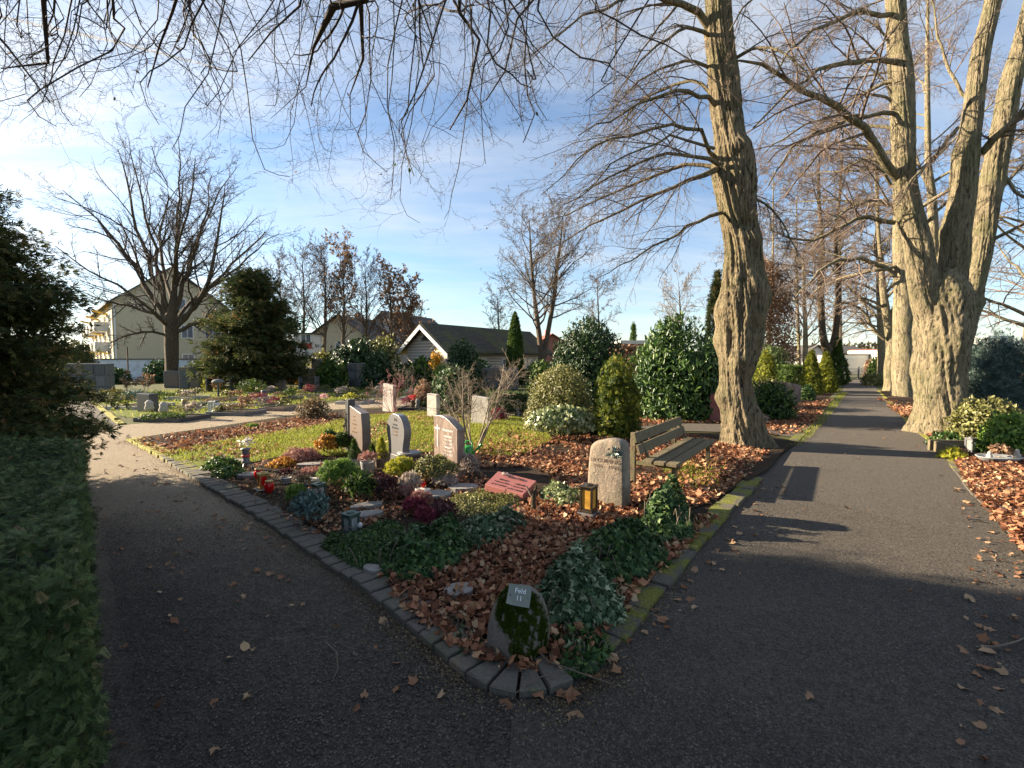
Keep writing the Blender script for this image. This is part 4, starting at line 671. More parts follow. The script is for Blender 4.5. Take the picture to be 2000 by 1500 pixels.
g = G(826, 960, IZ); e = empty('candle_dish', g, 'small white oval dish under the red candle cup', 'dish'); MB().lathe([(.07, 0), (.09, .012), (.095, .034), (.08, .036), (.004, .026)], 20, g, 1.1, .8).build('dish', 'whitepot', e, True)
# tall lamp with flowers
g = G(481, 917, IZ); e = empty('lamp_stand', g, 'ornate tin lamp on curved feet topped with artificial flowers beside the lawn', 'lamp stand')
MB().lathe([(.04, .08), (.06, .10), (.065, .14), (.045, .16), (.055, .2), (.055, .30), (.07, .32), (.07, .34), (.004, .35)], 14, g).build('lamp_body', 'granite', e, True)
MB().lathe([(.057, .205), (.062, .21), (.062, .235), (.057, .24)], 14, g).build('red_band', 'redpaint', e, True)
for a in (0.5, 2.6, 4.7): MB().tube([g+[.05*math.cos(a), .05*math.sin(a), .11], g+[.085*math.cos(a), .085*math.sin(a), .06], g+[.07*math.cos(a), .07*math.sin(a), 0]], .009, 6).build('foot', 'granite', e)
p, nn_ = dome(36, g+[0, 0, .35], .09, .13, 'round', .2, .5, 2); leaves('flowers', p, nn_, .06, 'oval', 'white', e, jit=.8); p, nn_ = dome(26, g+[.06, 0, .33], .08, .18, 'round', .2, .5, 5); leaves('greenery', p, nn_, .05, 'lance', 'paleheath', e, jit=.8)
# bench ---------------------------------------------------
nb = np.array(G2(1321, 957, IZ)); fb = np.array(G2(1386, 905, IZ)); ax = norm(fb-nb); Lb = np.linalg.norm(fb-nb); bk = np.array([-ax[1], ax[0]]); 
seatz = P(1325, 902, nb[1])[2]; e = empty('bench', ((nb+fb)/2+bk*.2).tolist()+[IZ], 'weathered brown wooden park bench facing the avenue path on leaf covered grass', 'bench'); rzb = math.atan2(ax[1], ax[0])
bp = lambda s, d, z: np.array([*(nb+ax*s+bk*d), z])
ext = .13
for k, d in enumerate((.02, .185, .35)): MB().box(bp(Lb/2, d, seatz-.02), (Lb+2*ext+.1, .135, .042), rzb).build('seat_slat', 'wood', e, bevel=.005)
for s in (0, Lb): 
    MB().box(bp(s, .03, (seatz-.041+IZ-.03)/2), (.07, .06, seatz-.041-IZ+.03), rzb).build('leg', 'wood', e, bevel=.004)
    MB().box(bp(s, .60, (seatz+.34+IZ-.03)/2), (.06, .07, seatz+.34-IZ+.03), rzb).build('leg', 'wood', e, bevel=.004)
    MB().box(bp(s, .26, seatz-.075), (.045, .6, .05), rzb).build('seat_bearer', 'wood', e)
    MB().tube([bp(s+.05, .40, seatz-.0), bp(s+.05, .575, seatz+.36)], .022, 4).build('back_support', 'wood', e)
for k, (d, z) in enumerate(((.475, .13), (.525, .29))): MB().box(bp(Lb/2, d, seatz+z), (Lb+2*ext+.06, .036, .135), rzb, tilt=(math.radians(-16), 'X')).build('backrest_slat', 'wood', e, bevel=.005)
# watering can
g = G(908, 893, IZ)+np.array([.05, 0, 0]); e = empty('watering_can', g, 'green plastic watering can on the grass behind the reddish headstone', 'watering can')
MB().lathe([(.10, 0), (.105, .02), (.10, .17), (.085, .2), (.03, .21)], 18, g).build('can_body', 'canplastic', e, True)
MB().tube([g+[.08, -.02, .06], g+[.16, -.04, .14], g+[.25, -.06, .24]], [.02, .016, .03], 10).build('spout', 'canplastic', e, True)
MB().tube([g+[-.07, 0, .2], g+[-.02, 0, .3], g+[.07, 0, .29], g+[.09, 0, .17]], .013, 8).build('handle', 'canplastic', e, True)
# slate stepping stones
def slab(label, px, py, w_, d_, rot, h=.035, mat='slate', group='flat stepping stones in the bed'):
    g = G(px, py, IZ); k = 9; r = [(math.cos(a)*w_/2*(1+.07*rng.normal()), math.sin(a)*d_/2*(1+.07*rng.normal())) for a in np.linspace(0, 2*math.pi, k, endpoint=False)]
    R2 = np.array([[math.cos(rot), -math.sin(rot)], [math.sin(rot), math.cos(rot)]]); r = [R2@np.array(a) for a in r]; m = MB()
    m.add([(g[0]+a, g[1]+b, .02) for a, b in r]+[(g[0]+a, g[1]+b, IZ+h+.01) for a, b in r], [tuple(range(k, 2*k))]+[(i, (i+1) % k, (i+1) % k+k, i+k) for i in range(k)])
    o = m.build('stepping_stone', mat, bevel=.006); return props(o, label, 'stepping stone', group)
for a in [('pale flat slab between the red candle cup and the grave plaque', 857, 969, .34, .3, .4), ('light slab lying right below the reddish headstone', 905, 955, .42, .3, .1), ('flat slab beside the brass lantern on the left edge', 488, 931, .42, .24, .0), ('slab behind the green metal lantern', 606, 966, .34, .3, .6), ('sunlit slab behind the round green shrub', 702, 942, .25, .2, .3), ('dark slab in front of the pink flower plant', 715, 992, .4, .2, .5), ('slab beside the grey green lantern', 712, 1010, .4, .22, .5), ('thin slab near the rose coloured heather', 610, 910, .5, .22, .2), ('dark square slab in the dead leaves left of the boulder', 893, 1160, .24, .2, .3), ('pale slab at the kerb below the ivy', 728, 1118, .2, .12, -.6), ('slab by the lamp stand', 460, 903, .4, .2, 0)]: slab(*a)
g = G(703, 1041, IZ)+[0, 0, .08]; props(MB().lathe([(.004, -.03), (.02, -.022), (.028, 0), (.02, .022), (.004, .03)], 12, g).build('white_pebble', 'whitewax', None, True), 'small white egg shaped pebble on the dark ground cover', 'pebble')
# pots ----------------------------------------------------
def pot(label, px, py, r, h, mat, plant=None, group='flower pots in the bed', oval=1, rect=False, name='flower_pot'):
    g = G(px, py, IZ)+np.array([0, r*.6, 0]); e = empty(name, g, label, 'flower pot', group)
    MB().lathe([(r*.78, 0), (r*.82, .005), (r, h*.94), (r*1.04, h), (r*.94, h), (r*.88, h*.85), (.004, h*.84)], 20 if not rect else 4, g, oval, 1).build('bowl', mat, e, True)
    if plant:
        for (m, tm, ls, shape, rr, hh, n, nm) in plant:
            p, q_ = dome(n, g+[0, 0, h*.8], (rr*oval, rr), hh, shape, .2, .5, random.randint(0, 99)); leaves(nm, p, q_, ls, tm, m, e, jit=.6, along=q_*.5+np.array([0, 0, .7]), ajit=.5)
    return e
pot('grey round pot with a dwarf blue green conifer before the vine stone', 690, 917, .105, .17, 'grepot', [('thuja', 'scale', .05, 'cone', .10, .32, 500, 'plant')])
pot('grey square pot with dry pink flowers in the middle of the bed', 716, 926, .11, .18, 'grepot', [('pinkheath', 'tuft', .06, 'round', .13, .16, 260, 'plant')])
pot('brown rough pot with a golden conifer left of the hourglass stone', 743, 913, .13, .15, 'brownpot', [('yellow', 'scale', .05, 'cone', .10, .34, 600, 'plant'), ('drybrown', 'tuft', .06, 'round', .13, .1, 120, 'dry_plant')])
pot('low oval white planter with mixed autumn plants', 604, 950, .15, .09, 'whitepot', [('pinkheath', 'tuft', .06, 'round', .13, .14, 220, 'plant'), ('blue', 'tuft', .05, 'round', .15, .10, 200, 'side_plant')], oval=1.4)
pot('tiny grey pot with dark red leaves near the oval planter', 556, 945, .075, .08, 'grepot', [('maroon', 'oval', .04, 'round', .08, .13, 220, 'plant')])
pot('small dark square pot with dry flowers in front of the oval planter', 590, 962, .07, .1, 'darkpot', [('drybrown', 'tuft', .05, 'round', .08, .12, 160, 'plant')], rect=True)
# bed plants ---------------------------------------------
def bp_(label, px, py, wpx, hpx, mat, tm, ls, name='shrub', cat='shrub', group='small plants in the corner bed', cov=1.7, shape='round', **k):
    c, r, h = pxs(px, py, wpx, hpx, IZ-.01); return shrub(name, label, cat, c, r, h, mat, tm, ls, cov, shape, group=group, **k)
bp_('round fresh green shrub behind the green metal lantern', 657, 968, 72, 62, 'fresh', 'tuft', .06)
bp_('small lime green shrub between the lantern and the blue grey plant', 574, 990, 36, 40, 'fresh', 'tuft', .05)
bp_('blue grey leafy plant close to the kerb', 596, 1032, 70, 62, 'blue', 'lance', .06, deep=.5)
bp_('bright yellow green shrub in front of the hourglass headstone', 780, 945, 56, 46, 'yellow', 'tuft', .055)
bp_('broad olive coloured shrub in front of the reddish headstone', 846, 950, 84, 50, 'olive', 'oval', .035)
bp_('orange yellow spurge plant left of the vine stone', 634, 893, 44, 40, 'orange', 'oval', .05)
bp_('dark green dwarf conifer behind the orange plant', 664, 890, 32, 42, 'thuja', 'scale', .06, name='dwarf_conifer', cat='conifer')
bp_('second dark dwarf conifer behind the orange plant', 641, 872, 24, 30, 'thuja', 'scale', .06, name='dwarf_conifer', cat='conifer')
bp_('slim upright dwarf conifer between the two grey pots', 726, 912, 20, 44, 'thuja', 'scale', .05, shape='cone', name='dwarf_conifer', cat='conifer')
bp_('maroon leaved plant in the middle of the bed', 736, 978, 68, 44, 'maroon', 'oval', .05)
bp_('green plant with a dark pink flower spike', 700, 985, 60, 50, 'thuja', 'lance', .09, deep=.5)
bp_('flat rose coloured heather cushion left of the pots', 578, 905, 72, 24, 'pinkheath', 'tuft', .05, name='heather', cat='heather', shape='mound')
bp_('orange leaf heap like heather left of the rose cushion', 545, 914, 50, 14, 'orange', 'oval', .04, name='heather', cat='heather', shape='mound')
bp_('silvery pink heather right of the maroon plant', 798, 968, 40, 40, 'paleheath', 'tuft', .05, name='heather', cat='heather')
bp_('pale pink heather next to the red candle cup', 790, 975, 30, 22, 'pinkheath', 'tuft', .045, name='heather', cat='heather')
bp_('silver heather cushion below the olive shrub', 866, 955, 46, 22, 'paleheath', 'tuft', .05, name='heather', cat='heather')
bp_('tall silver heather sprays right of the reddish headstone', 915, 935, 40, 44, 'paleheath', 'tuft', .07, name='heather', cat='heather', deep=.6, cov=.8)
bp_('red and pink heather at the edge of the ivy', 806, 1008, 42, 30, 'redheath', 'tuft', .045, name='heather', cat='heather')
bp_('pink topped heather behind the crimson one', 820, 992, 40, 26, 'pinkheath', 'tuft', .04, name='heather', cat='heather')
bp_('deep crimson heather cushion nearest the ivy', 828, 1032, 40, 38, 'redheath', 'tuft', .045, name='heather', cat='heather')
bp_('dark violet leaved plant right of the crimson heather', 862, 1020, 54, 34, 'maroon', 'oval', .045)
bp_('low green cushion plant at the lawn corner by the kerb', 437, 935, 56, 20, 'laurel', 'oval', .045, shape='mound')
bp_('second low green cushion plant behind the first', 418, 918, 66, 18, 'laurel', 'oval', .045, shape='mound')
bp_('tiny green cushion on the bare strip near the cross path', 490, 838, 26, 8, 'fresh', 'oval', .06, shape='mound')
g = G(682, 978, IZ); p, nn_ = dome(90, g+[0, 0, .12], .045, .13, 'round', .15, .4, 2); props(leaves('flower_spike', p, nn_, .04, 'oval', 'redheath', jit=.6), 'dark pink flower spike among green leaves by the green lantern', 'flower')
# ground covers and ivy
def cover(label, pts, n, ls, mat, tm, h, cat='ground cover', name='ground_cover', seed=1, kind=None, zl=.0):
    poly = W2(pts, IZ); n = int(n*1.5); ls = ls*.84; q = sample(poly, n); P3 = np.array(poly)
    dd = np.full(len(q), 9.0)
    for i in range(len(P3)):
        a = P3[i]; b = P3[(i+1) % len(P3)]; t = np.clip(((q-a)@(b-a))/((b-a)@(b-a)), 0, 1); dd = np.minimum(dd, np.linalg.norm(q-(a+t[:, None]*(b-a)), axis=1))
    hh = 1.1*h*(1-np.exp(-dd/.16))*(1+.6*vnoise(np.c_[q*3.9, np.zeros(n)], seed)+.35*vnoise(np.c_[q*9, np.zeros(n)], seed+2))+.05*(rng.uniform(0, 1, n) > .93)*rng.uniform(0, 1, n); z = IZ+hh*(1-.35*rng.uniform(0, 1, n)**2)
    gx = vnoise(np.c_[q*4.6+[.1, 0], np.zeros(n)], seed)-vnoise(np.c_[q*4.6-[.1, 0], np.zeros(n)], seed); gy = vnoise(np.c_[q*4.6+[0, .1], np.zeros(n)], seed)-vnoise(np.c_[q*4.6-[0, .1], np.zeros(n)], seed)
    cc_ = P3.mean(0); ou = norm(q-cc_)*np.exp(-dd/.2)[:, None]*1.6
    nrm = np.c_[ou[:, 0]-gx*.8, ou[:, 1]-gy*.8-.25, np.ones(n)]; c = empty(name, (cc_[0], cc_[1], IZ), label, cat)
    leaves('foliage', np.c_[q, z], nrm, ls, tm, mat, c, jit=.75, along=nrm*[1, 1, 0]+[0, -.5, -.3], ajit=.6)
    k = 14; B = np.zeros((k, 5, 3)); st = q[rng.integers(0, n, k)]; en_ = q[rng.integers(0, n, k)]; en_ = st+(en_-st)*.45
    for i in range(5): t = i/4; B[:, i, :2] = st*(1-t)+en_*t; B[:, i, 2] = IZ+.02+.7*h*math.sin(math.pi*t)
    V, Fc = tubes(B, np.full((k, 5), .004), 4); mesh('vines', V, Fc, 'twig2', c); return c
cover('glossy dark green ivy mound left of centre spilling to the kerb', [(735, 1125), (800, 1150), (880, 1122), (930, 1080), (900, 1045), (850, 1040), (780, 1062), (735, 1092)], 2600, .055, 'ivy', 'ivy', .24, 'ivy', 'ivy', 2)
cover('blue green ivy mound in the middle between dead leaves', [(885, 1070), (930, 1078), (985, 1060), (1030, 1035), (1020, 1010), (960, 1012), (900, 1030)], 1700, .055, 'ivyvar', 'ivy', .17, 'ivy', 'ivy', 3)
cover('large ivy mound in front of the beige headstone', [(1120, 1110), (1170, 1145), (1250, 1140), (1310, 1105), (1300, 1070), (1250, 1052), (1185, 1055), (1130, 1075)], 2500, .058, 'ivy', 'ivy', .25, 'ivy', 'ivy', 4)
cover('bushy green ivy clump right beside the beige headstone by the mossy kerb', [(1250, 1035), (1300, 1065), (1350, 1058), (1355, 1020), (1320, 985), (1260, 990)], 2500, .055, 'ivy', 'ivy', .34, 'ivy', 'ivy', 5)
cover('variegated white edged ivy directly behind the boulder', [(1045, 1200), (1075, 1235), (1150, 1240), (1215, 1215), (1215, 1165), (1160, 1130), (1090, 1130), (1048, 1160)], 2400, .06, 'ivyvar', 'ivy', .27, 'ivy', 'ivy', 6)
cover('ivy trailing down from behind the boulder to the kerb tip', [(1078, 1210), (1150, 1225), (1195, 1270), (1150, 1310), (1105, 1318), (1085, 1270)], 430, .062, 'ivy', 'ivy', .07, 'ivy', 'ivy', 7)
cover('small dark leaved ground cover around the grey green lantern', [(625, 1072), (700, 1118), (760, 1110), (800, 1060), (790, 1030), (730, 1030), (680, 1052), (640, 1052)], 5200, .03, 'laurel', 'oval', .15, seed=8)
cover('sunlit pale ivy between the red slab and the beige headstone', [(1050, 985), (1090, 1000), (1145, 990), (1140, 960), (1080, 955), (1050, 965)], 1200, .05, 'ivylit', 'ivy', .16, 'ivy', 'ivy', 9)
cover('olive brown dry ground cover below the red slab', [(890, 1005), (960, 1015), (1035, 1000), (1030, 975), (950, 955), (880, 972), (860, 990)], 4200, .034, 'olive', 'oval', .10, seed=10)
cover('sparse ivy sprigs by the lower kerb left of the boulder', [(850, 1240), (900, 1275), (950, 1270), (930, 1225), (860, 1190)], 45, .055, 'ivyvar', 'ivy', .06, 'ivy', 'ivy', 11)
# fallen twigs at the tip
def twig(label, pts, r):
    pts = [np.array([*G2(x, y, .02), .03+z]) for x, y, z in pts]; return props(MB().tube(pts, np.linspace(r, r*.4, len(pts)), 6).build('fallen_twig', 'twig2', None, True), label, 'twig', 'twigs lying on the gravel')
twig('long thin twig lying across the kerb tip below the boulder', [(1030, 1270, .05), (1070, 1315, .06), (1110, 1330, .06), (1160, 1338, .03), (1218, 1347, 0)], .006)
twig('second thin twig crossing the first one at the kerb tip', [(1000, 1362, 0), (1050, 1345, .05), (1105, 1331, .06), (1150, 1310, .02)], .004)
twig('curved dead twig on the sandy path left of the kerb', [(636, 1258, 0), (658, 1280, .01), (660, 1310, 0), (648, 1336, 0)], .005)
twig('bent twig on the gravel at the right edge', [(1905, 1268, 0), (1950, 1272, .02), (1985, 1262, .02), (2010, 1245, 0)], .009)
pk = np.array([G2(x, y) for x, y in [(1105, 1375), (1190, 1300), (1205, 1325), (1118, 1400), (1150, 1330), (1230, 1255), (1090, 1358), (1165, 1272), (1040, 1368), (985, 1375)]]); scatter_ground('crumpled_leaves', 'deadpath', pk, .075, base=.02, z=.01, jit=.35, zn=.1, lift=.0)
# ------------------------------------------------------------------ bare trees
def grow(St, D, Ln, K, wig=.12, trop=(0, 0, 0)):
    n = len(St); pts = np.zeros((n, K, 3)); pts[:, 0] = St; d = norm(np.asarray(D, float)); seg = (np.asarray(Ln)/(K-1))[:, None]
    for k in range(1, K): d = norm(d+wig*rng.normal(size=(n, 3))+np.asarray(trop)); pts[:, k] = pts[:, k-1]+d*seg
    return pts
def spawn(pts, rad, m, t0=.15, ang=(35, 65), lr=.5, rr=.55, K=5, wig=.14, trop=(0, 0, 0), tip=.35, rmin=.001, flat=0, tend=1.0, lmin=0):
    n, Kp, _ = pts.shape; L0 = np.linalg.norm(np.diff(pts, axis=1), axis=2).sum(1)
    t = t0+(tend-t0)*(np.arange(m)[None]+rng.uniform(0, 1, (n, m)))/m; f = np.clip(t*(Kp-1), 0, Kp-1.001); i = f.astype(int); w_ = (f-i)[..., None]; r_ = np.arange(n)[:, None]
    p = pts[r_, i]*(1-w_)+pts[r_, i+1]*w_; T = norm(pts[r_, i+1]-pts[r_, i]); lr_ = rad[r_, i]*(1-w_[..., 0])+rad[r_, i+1]*w_[..., 0]
    q = rng.normal(size=p.shape); q[..., 2] *= (1-flat); q = norm(q-(q*T).sum(-1, keepdims=True)*T); a = np.radians(rng.uniform(ang[0], ang[1], t.shape))[..., None]
    d = T*np.cos(a)+q*np.sin(a); Ln = np.maximum(L0[:, None]*lr*(1.1-.62*t)*rng.uniform(.6, 1.25, t.shape), lmin)
    r0 = np.maximum(lr_*rr*rng.uniform(.7, 1.1, t.shape), rmin).ravel(); P_ = grow(p.reshape(-1, 3), d.reshape(-1, 3), Ln.ravel(), K, wig, trop)
    return P_, r0[:, None]*np.linspace(1, tip, K)[None]
def trunkmesh(C, R, n=40, step=.08, gnarl=.08, ridge=.04, flare=.35, seed=0, zb=0.0, burls=(), fine=False):
    C = np.asarray(C, float); R = np.asarray(R, float); A = smoothline(np.c_[C, R], 6); s = np.r_[0, np.cumsum(np.linalg.norm(np.diff(A[:, :3], axis=0), axis=1))]; k = max(4, int(s[-1]/step)); q = np.linspace(0, s[-1], k)
    A = np.stack([np.interp(q, s, A[:, j]) for j in range(4)], 1); T = norm(np.gradient(A[:, :3], axis=0)); U = norm(np.cross(np.tile((0, 1.0, 0.001), (k, 1)), T)); W = np.cross(T, U)
    th = np.arange(n)*2*math.pi/n; ct, st = np.cos(th)[None], np.sin(th)[None]; z = A[:, 2:3]+0*ct; X = np.stack([ct*1.3+0*z, st*1.3+0*z, z*.8+seed*9.1], -1)
    f = 1+gnarl*vnoise(X, seed)+gnarl*.7*vnoise(X*2.1, seed+1)
    tw = X.copy(); tw[..., 0] = 4.2*np.cos(th[None]+.25*z); tw[..., 1] = 4.2*np.sin(th[None]+.25*z); tw[..., 2] = z*.75
    f = f+ridge*(1-2*np.abs(vnoise(tw, seed+2)))+ridge*.6*vnoise(tw*[2.2, 2.2, 1.6], seed+3)
    f = f+flare*np.exp(-np.maximum(z-zb, 0)/.28)*(.35+.65*np.maximum(0, np.cos(5*th[None]+seed+vnoise(np.stack([0*z, 0*z, z*3], -1), 4))))
    if fine: f = f-.055*np.exp(-(np.abs(vnoise(tw*[2.4, 2.4, 1.0]+5, seed+11))/.10)**2)-.03*np.exp(-(np.abs(vnoise(tw*[5, 5, 2.2]+9, seed+12))/.12)**2)+.03*(1-2*np.abs(vnoise(tw*[3.4, 3.4, 1.9]+3, seed+6)))+.02*vnoise(tw*[6, 6, 5], seed+7)-.12*np.maximum(0, vnoise(X*[2.6, 2.6, 2.2], seed+9)-.45)
    for (bz, ba, bs, bh) in burls: da = np.angle(np.exp(1j*(th-ba)))[None]; f = f+bh*np.exp(-((z-bz)/bs)**2-(da/.55)**2)
    V = A[:, None, :3]+(A[:, 3:4]*f)[..., None]*(ct[..., None]*U[:, None]+st[..., None]*W[:, None]); i = np.arange(k*n).reshape(k, n)
    return V.reshape(-1, 3), np.stack([i[:-1], np.roll(i[:-1], -1, 1), np.roll(i[1:], -1, 1), i[1:]], -1).reshape(-1, 4)
def pk_(depth, pts):
    C = []; R = []
    for p in pts: dd = p[3] if len(p) > 3 else 0; C.append(P(p[0], p[1], depth+dd)); R.append(p[2]/2*.9*(depth+dd)/F)
    return C, R
def limbset(lst, K=12):                # lists of world points and radii -> arrays with K points each
    Pn = []; Rn = []
    for C, R in lst:
        A = smoothline(np.c_[np.array(C), R], 5); s = np.r_[0, np.cumsum(np.linalg.norm(np.diff(A[:, :3], axis=0), axis=1))]; q = np.linspace(0, s[-1], K); B = np.stack([np.interp(q, s, A[:, j]) for j in range(4)], 1)
        B[1:, :3] += rng.normal(size=(K-1, 3))*s[-1]*.006; Pn.append(B[:, :3]); Rn.append(B[:, 3])
    return np.array(Pn), np.array(Rn)
def twigs(levels, start, rmin=.0012):
    P_, R_ = start; out = []
    for lv in levels: P_, R_ = spawn(P_, R_, rmin=rmin, **lv); out.append((P_, R_))
    return out
def pack(lst, sides=(6, 4, 3, 3, 3)): return merge([tubes(p, r, sides[min(k, len(sides)-1)]) for k, (p, r) in enumerate(lst)])
DR = (0, 0, -.10)
# --- the gnarled lime beside the bench
d1 = G(1450, 872)[1]
e = empty('lime_tree', G(1452, 868), 'gnarled single trunk lime tree with burls right behind the wooden bench', 'tree', 'bare lime trees of the avenue')
C, R = pk_(d1, [(1454, 905, 84), (1452, 868, 84), (1444, 825, 70), (1440, 780, 66), (1437, 735, 64), (1442, 690, 74), (1448, 640, 82), (1450, 590, 84), (1450, 540, 76), (1449, 480, 66), (1440, 420, 66), (1434, 360, 74), (1430, 320, 72), (1424, 270, 52), (1416, 200, 54), (1410, 130, 52), (1404, 60, 50), (1404, 0, 46), (1402, -80, 44), (1396, -200, 36), (1390, -340, 26)])
V, Fc = trunkmesh(C, R, 150, .018, .12, .085, .5, 3, 0, [(2.75, 2.9, .3, .3), (2.1, 2.6, .22, .2), (1.05, 3.2, .2, .42), (1.0, -1.1, .16, -.2), (5.9, -1.2, .16, .35), (5.7, -1.9, .12, -.22), (.62, -.9, .2, .32), (3.0, .0, .3, .3), (7.4, 3.6, .15, .25), (4.4, -1.6, .12, -.25), (4.1, -1.2, .14, .25), (1.7, -1.9, .22, .22), (1.35, -.8, .12, -.2), (3.2, -1.2, .2, .2), (2.4, -1.2, .12, -.16), (6.6, -1.3, .1, -.2)], True)
mesh('trunk', V, Fc, 'bark1', e, True)
lim = [pk_(d1, [(1408, 318, 13, .0), (1386, 300, 9, -.2), (1374, 262, 8, -.4), (1345, 248, 8, -.6), (1290, 252, 6, -.9), (1210, 268, 5, -1.2), (1130, 310, 3, -1.5), (1060, 380, 1.5, -1.6)]),
       pk_(d1, [(1405, 322, 10, -.2), (1340, 300, 7, -.6), (1270, 306, 6, -1), (1190, 345, 4, -1.3), (1100, 400, 2, -1.5)]),
       pk_(d1, [(1400, 330, 14, -.1), (1350, 350, 9, -.3), (1290, 378, 7, -.3), (1215, 410, 5, -.2), (1130, 450, 3, 0), (1060, 500, 1.5, .1)]),
       pk_(d1, [(1402, 326, 10, .2), (1340, 318, 7, .5), (1260, 350, 6, .9), (1180, 382, 4, 1.2), (1080, 430, 2, 1.4)]),
       pk_(d1, [(1410, 415, 9, -.1), (1370, 430, 7, -.2), (1310, 462, 5, -.3), (1230, 510, 3, -.4), (1165, 545, 1.5, -.5)]),
       pk_(d1, [(1400, 208, 12, 0), (1380, 186, 9, -.3), (1330, 178, 8, -.7), (1270, 195, 6, -1), (1200, 232, 4, -1.3), (1130, 262, 2, -1.5)]),
       pk_(d1, [(1400, 198, 9, .2), (1370, 165, 7, .5), (1320, 160, 6, .8), (1250, 200, 4, 1.1), (1170, 290, 2, 1.3)]),
       pk_(d1, [(1388, 60, 16, 0), (1365, 25, 15, -.1), (1340, 12, 13, -.3), (1290, -6, 10, -.6), (1220, 0, 7, -1), (1130, 40, 4, -1.3), (1040, 110, 2, -1.5)]),
       pk_(d1, [(1390, 72, 9, 0), (1350, 52, 7, -.4), (1310, 72, 6, -.7), (1260, 110, 4, -1), (1200, 190, 2, -1.2)]),
       pk_(d1, [(1390, -60, 12, 0), (1330, -110, 10, -.5), (1230, -130, 8, -1), (1120, -80, 5, -1.5), (1000, 20, 3, -1.8), (930, 130, 1.5, -2)]),
       pk_(d1, [(1430, 118, 8, 0), (1480, 92, 6, -.4), (1540, 110, 4, -.8), (1600, 180, 2, -1)]),
       pk_(d1, [(1436, 360, 7, 0), (1490, 395, 5, -.2), (1530, 440, 3.5, -.4), (1560, 500, 2, -.5)]),
       pk_(d1, [(1430, -80, 10, 0), (1500, -130, 8, -.5), (1590, -100, 5, -1), (1680, 0, 3, -1.4)]),
       pk_(d1, [(1395, 290, 7, -.3), (1330, 270, 5, -.8), (1260, 285, 4, -1.3), (1160, 350, 2.5, -1.8), (1080, 460, 1.3, -2)]),
       pk_(d1, [(1398, 140, 8, .1), (1340, 120, 6, -.2), (1260, 150, 4, -.4), (1170, 240, 2, -.5)])]
Lp, Lr = limbset(lim); tw = twigs([dict(m=17, t0=.12, ang=(18, 50), lr=.45, rr=.42, K=8, wig=.11, trop=(-.02, 0, -.085)), dict(m=8, t0=.1, ang=(25, 58), lr=.42, rr=.5, K=5, wig=.15, trop=(0, 0, -.07)), dict(m=5, t0=.1, ang=(30, 60), lr=.42, rr=.6, K=4, wig=.18, trop=(0, 0, -.03))], (Lp, Lr), .0026)
V, Fc = tubes(Lp, Lr, 9); br = mesh('branches', V, Fc, 'bark1', e, True); V, Fc = pack(tw); mesh('twigs', V, Fc, 'twig2', br)
ep = tw[2][0][:, -1]; ep = ep[rng.choice(len(ep), 420, False)]; leaves('last_leaves', ep, rng.normal(size=ep.shape), .035, 'oval', 'drybrown', br)
# --- tree overhead, its trunk behind the viewer
e = empty('overhanging_lime_tree', (-2.6, -3.4, 0), 'dark bare lime tree whose drooping branches hang down from the top edge', 'tree')
V, Fc = trunkmesh([(-2.6, -3.4, -.1), (-2.5, -3.3, 1), (-2.4, -3.1, 2.6), (-2.3, -2.7, 4.2), (-2.1, -2.1, 5.8), (-1.9, -1.6, 7.5), (-1.8, -1.3, 9.5)], [.36, .32, .3, .27, .24, .17, .08], 40, .08, .08, .05, .3, 8); mesh('trunk', V, Fc, 'bark3', e, True)
def oh(src, pts): return [np.array(src, float)]+[P(p[0], p[1], p[3]) for p in pts], [pts[0][2]/2*pts[0][3]/F*1.3]+[p[2]/2*p[3]/F for p in pts]
o1 = (-2.1, -2.1, 5.8); o2 = (-2.0, -1.8, 6.6); o3 = (-1.9, -1.6, 7.4)
lim = [oh(o1, [(800, -900, 30, 2.2), (760, -330, 26, 3.6), (700, -40, 18, 4.8), (655, 45, 14, 5.2), (628, 92, 6, 5.4), (600, 130, 3, 5.5), (585, 185, 1.6, 5.6), (548, 235, .8, 5.7)]),
       oh(o2, [(900, -700, 24, 3), (790, -200, 15, 4.4), (722, 5, 10, 5.2), (716, 60, 9, 5.4), (704, 122, 4, 5.5), (690, 190, 2, 5.6), (698, 270, 1, 5.7)]),
       oh(o2, [(1000, -800, 20, 3), (960, -220, 13, 4.6), (880, -10, 8, 5.4), (928, 78, 6, 5.6), (920, 170, 4, 5.8), (880, 245, 2.5, 5.9)]),
       oh(o1, [(300, -900, 22, 2.6), (200, -260, 14, 4), (100, -60, 10, 4.8), (75, 50, 8, 5), (55, 120, 5, 5.1), (10, 150, 2, 5.2)]),
       oh(o2, [(500, -800, 20, 2.8), (420, -220, 12, 4.2), (350, -20, 6, 5.0), (322, 70, 4, 5.2), (290, 170, 2, 5.3)]),
       oh(o3, [(1200, -700, 18, 3.4), (1180, -230, 10, 5), (1080, -60, 6, 6), (1010, 60, 4, 6.3), (960, 200, 2.5, 6.5)]),
       oh(o1, [(650, -700, 18, 2.8), (620, -200, 10, 4.4), (590, -10, 5, 5), (560, 60, 3.5, 5.2), (480, 130, 2, 5.4)]),
       oh(o3, [(100, -900, 18, 2.6), (-60, -260, 9, 4.2), (-60, 0, 6, 4.8), (10, 90, 4, 5), (80, 190, 2, 5.2)])]
Lp, Lr = limbset(lim, 22)
for q in Lr: q[:] = np.minimum(q, .085)
V, Fc = tubes(Lp, Lr, 10); br = mesh('branches', V, Fc, 'twig', e, True)
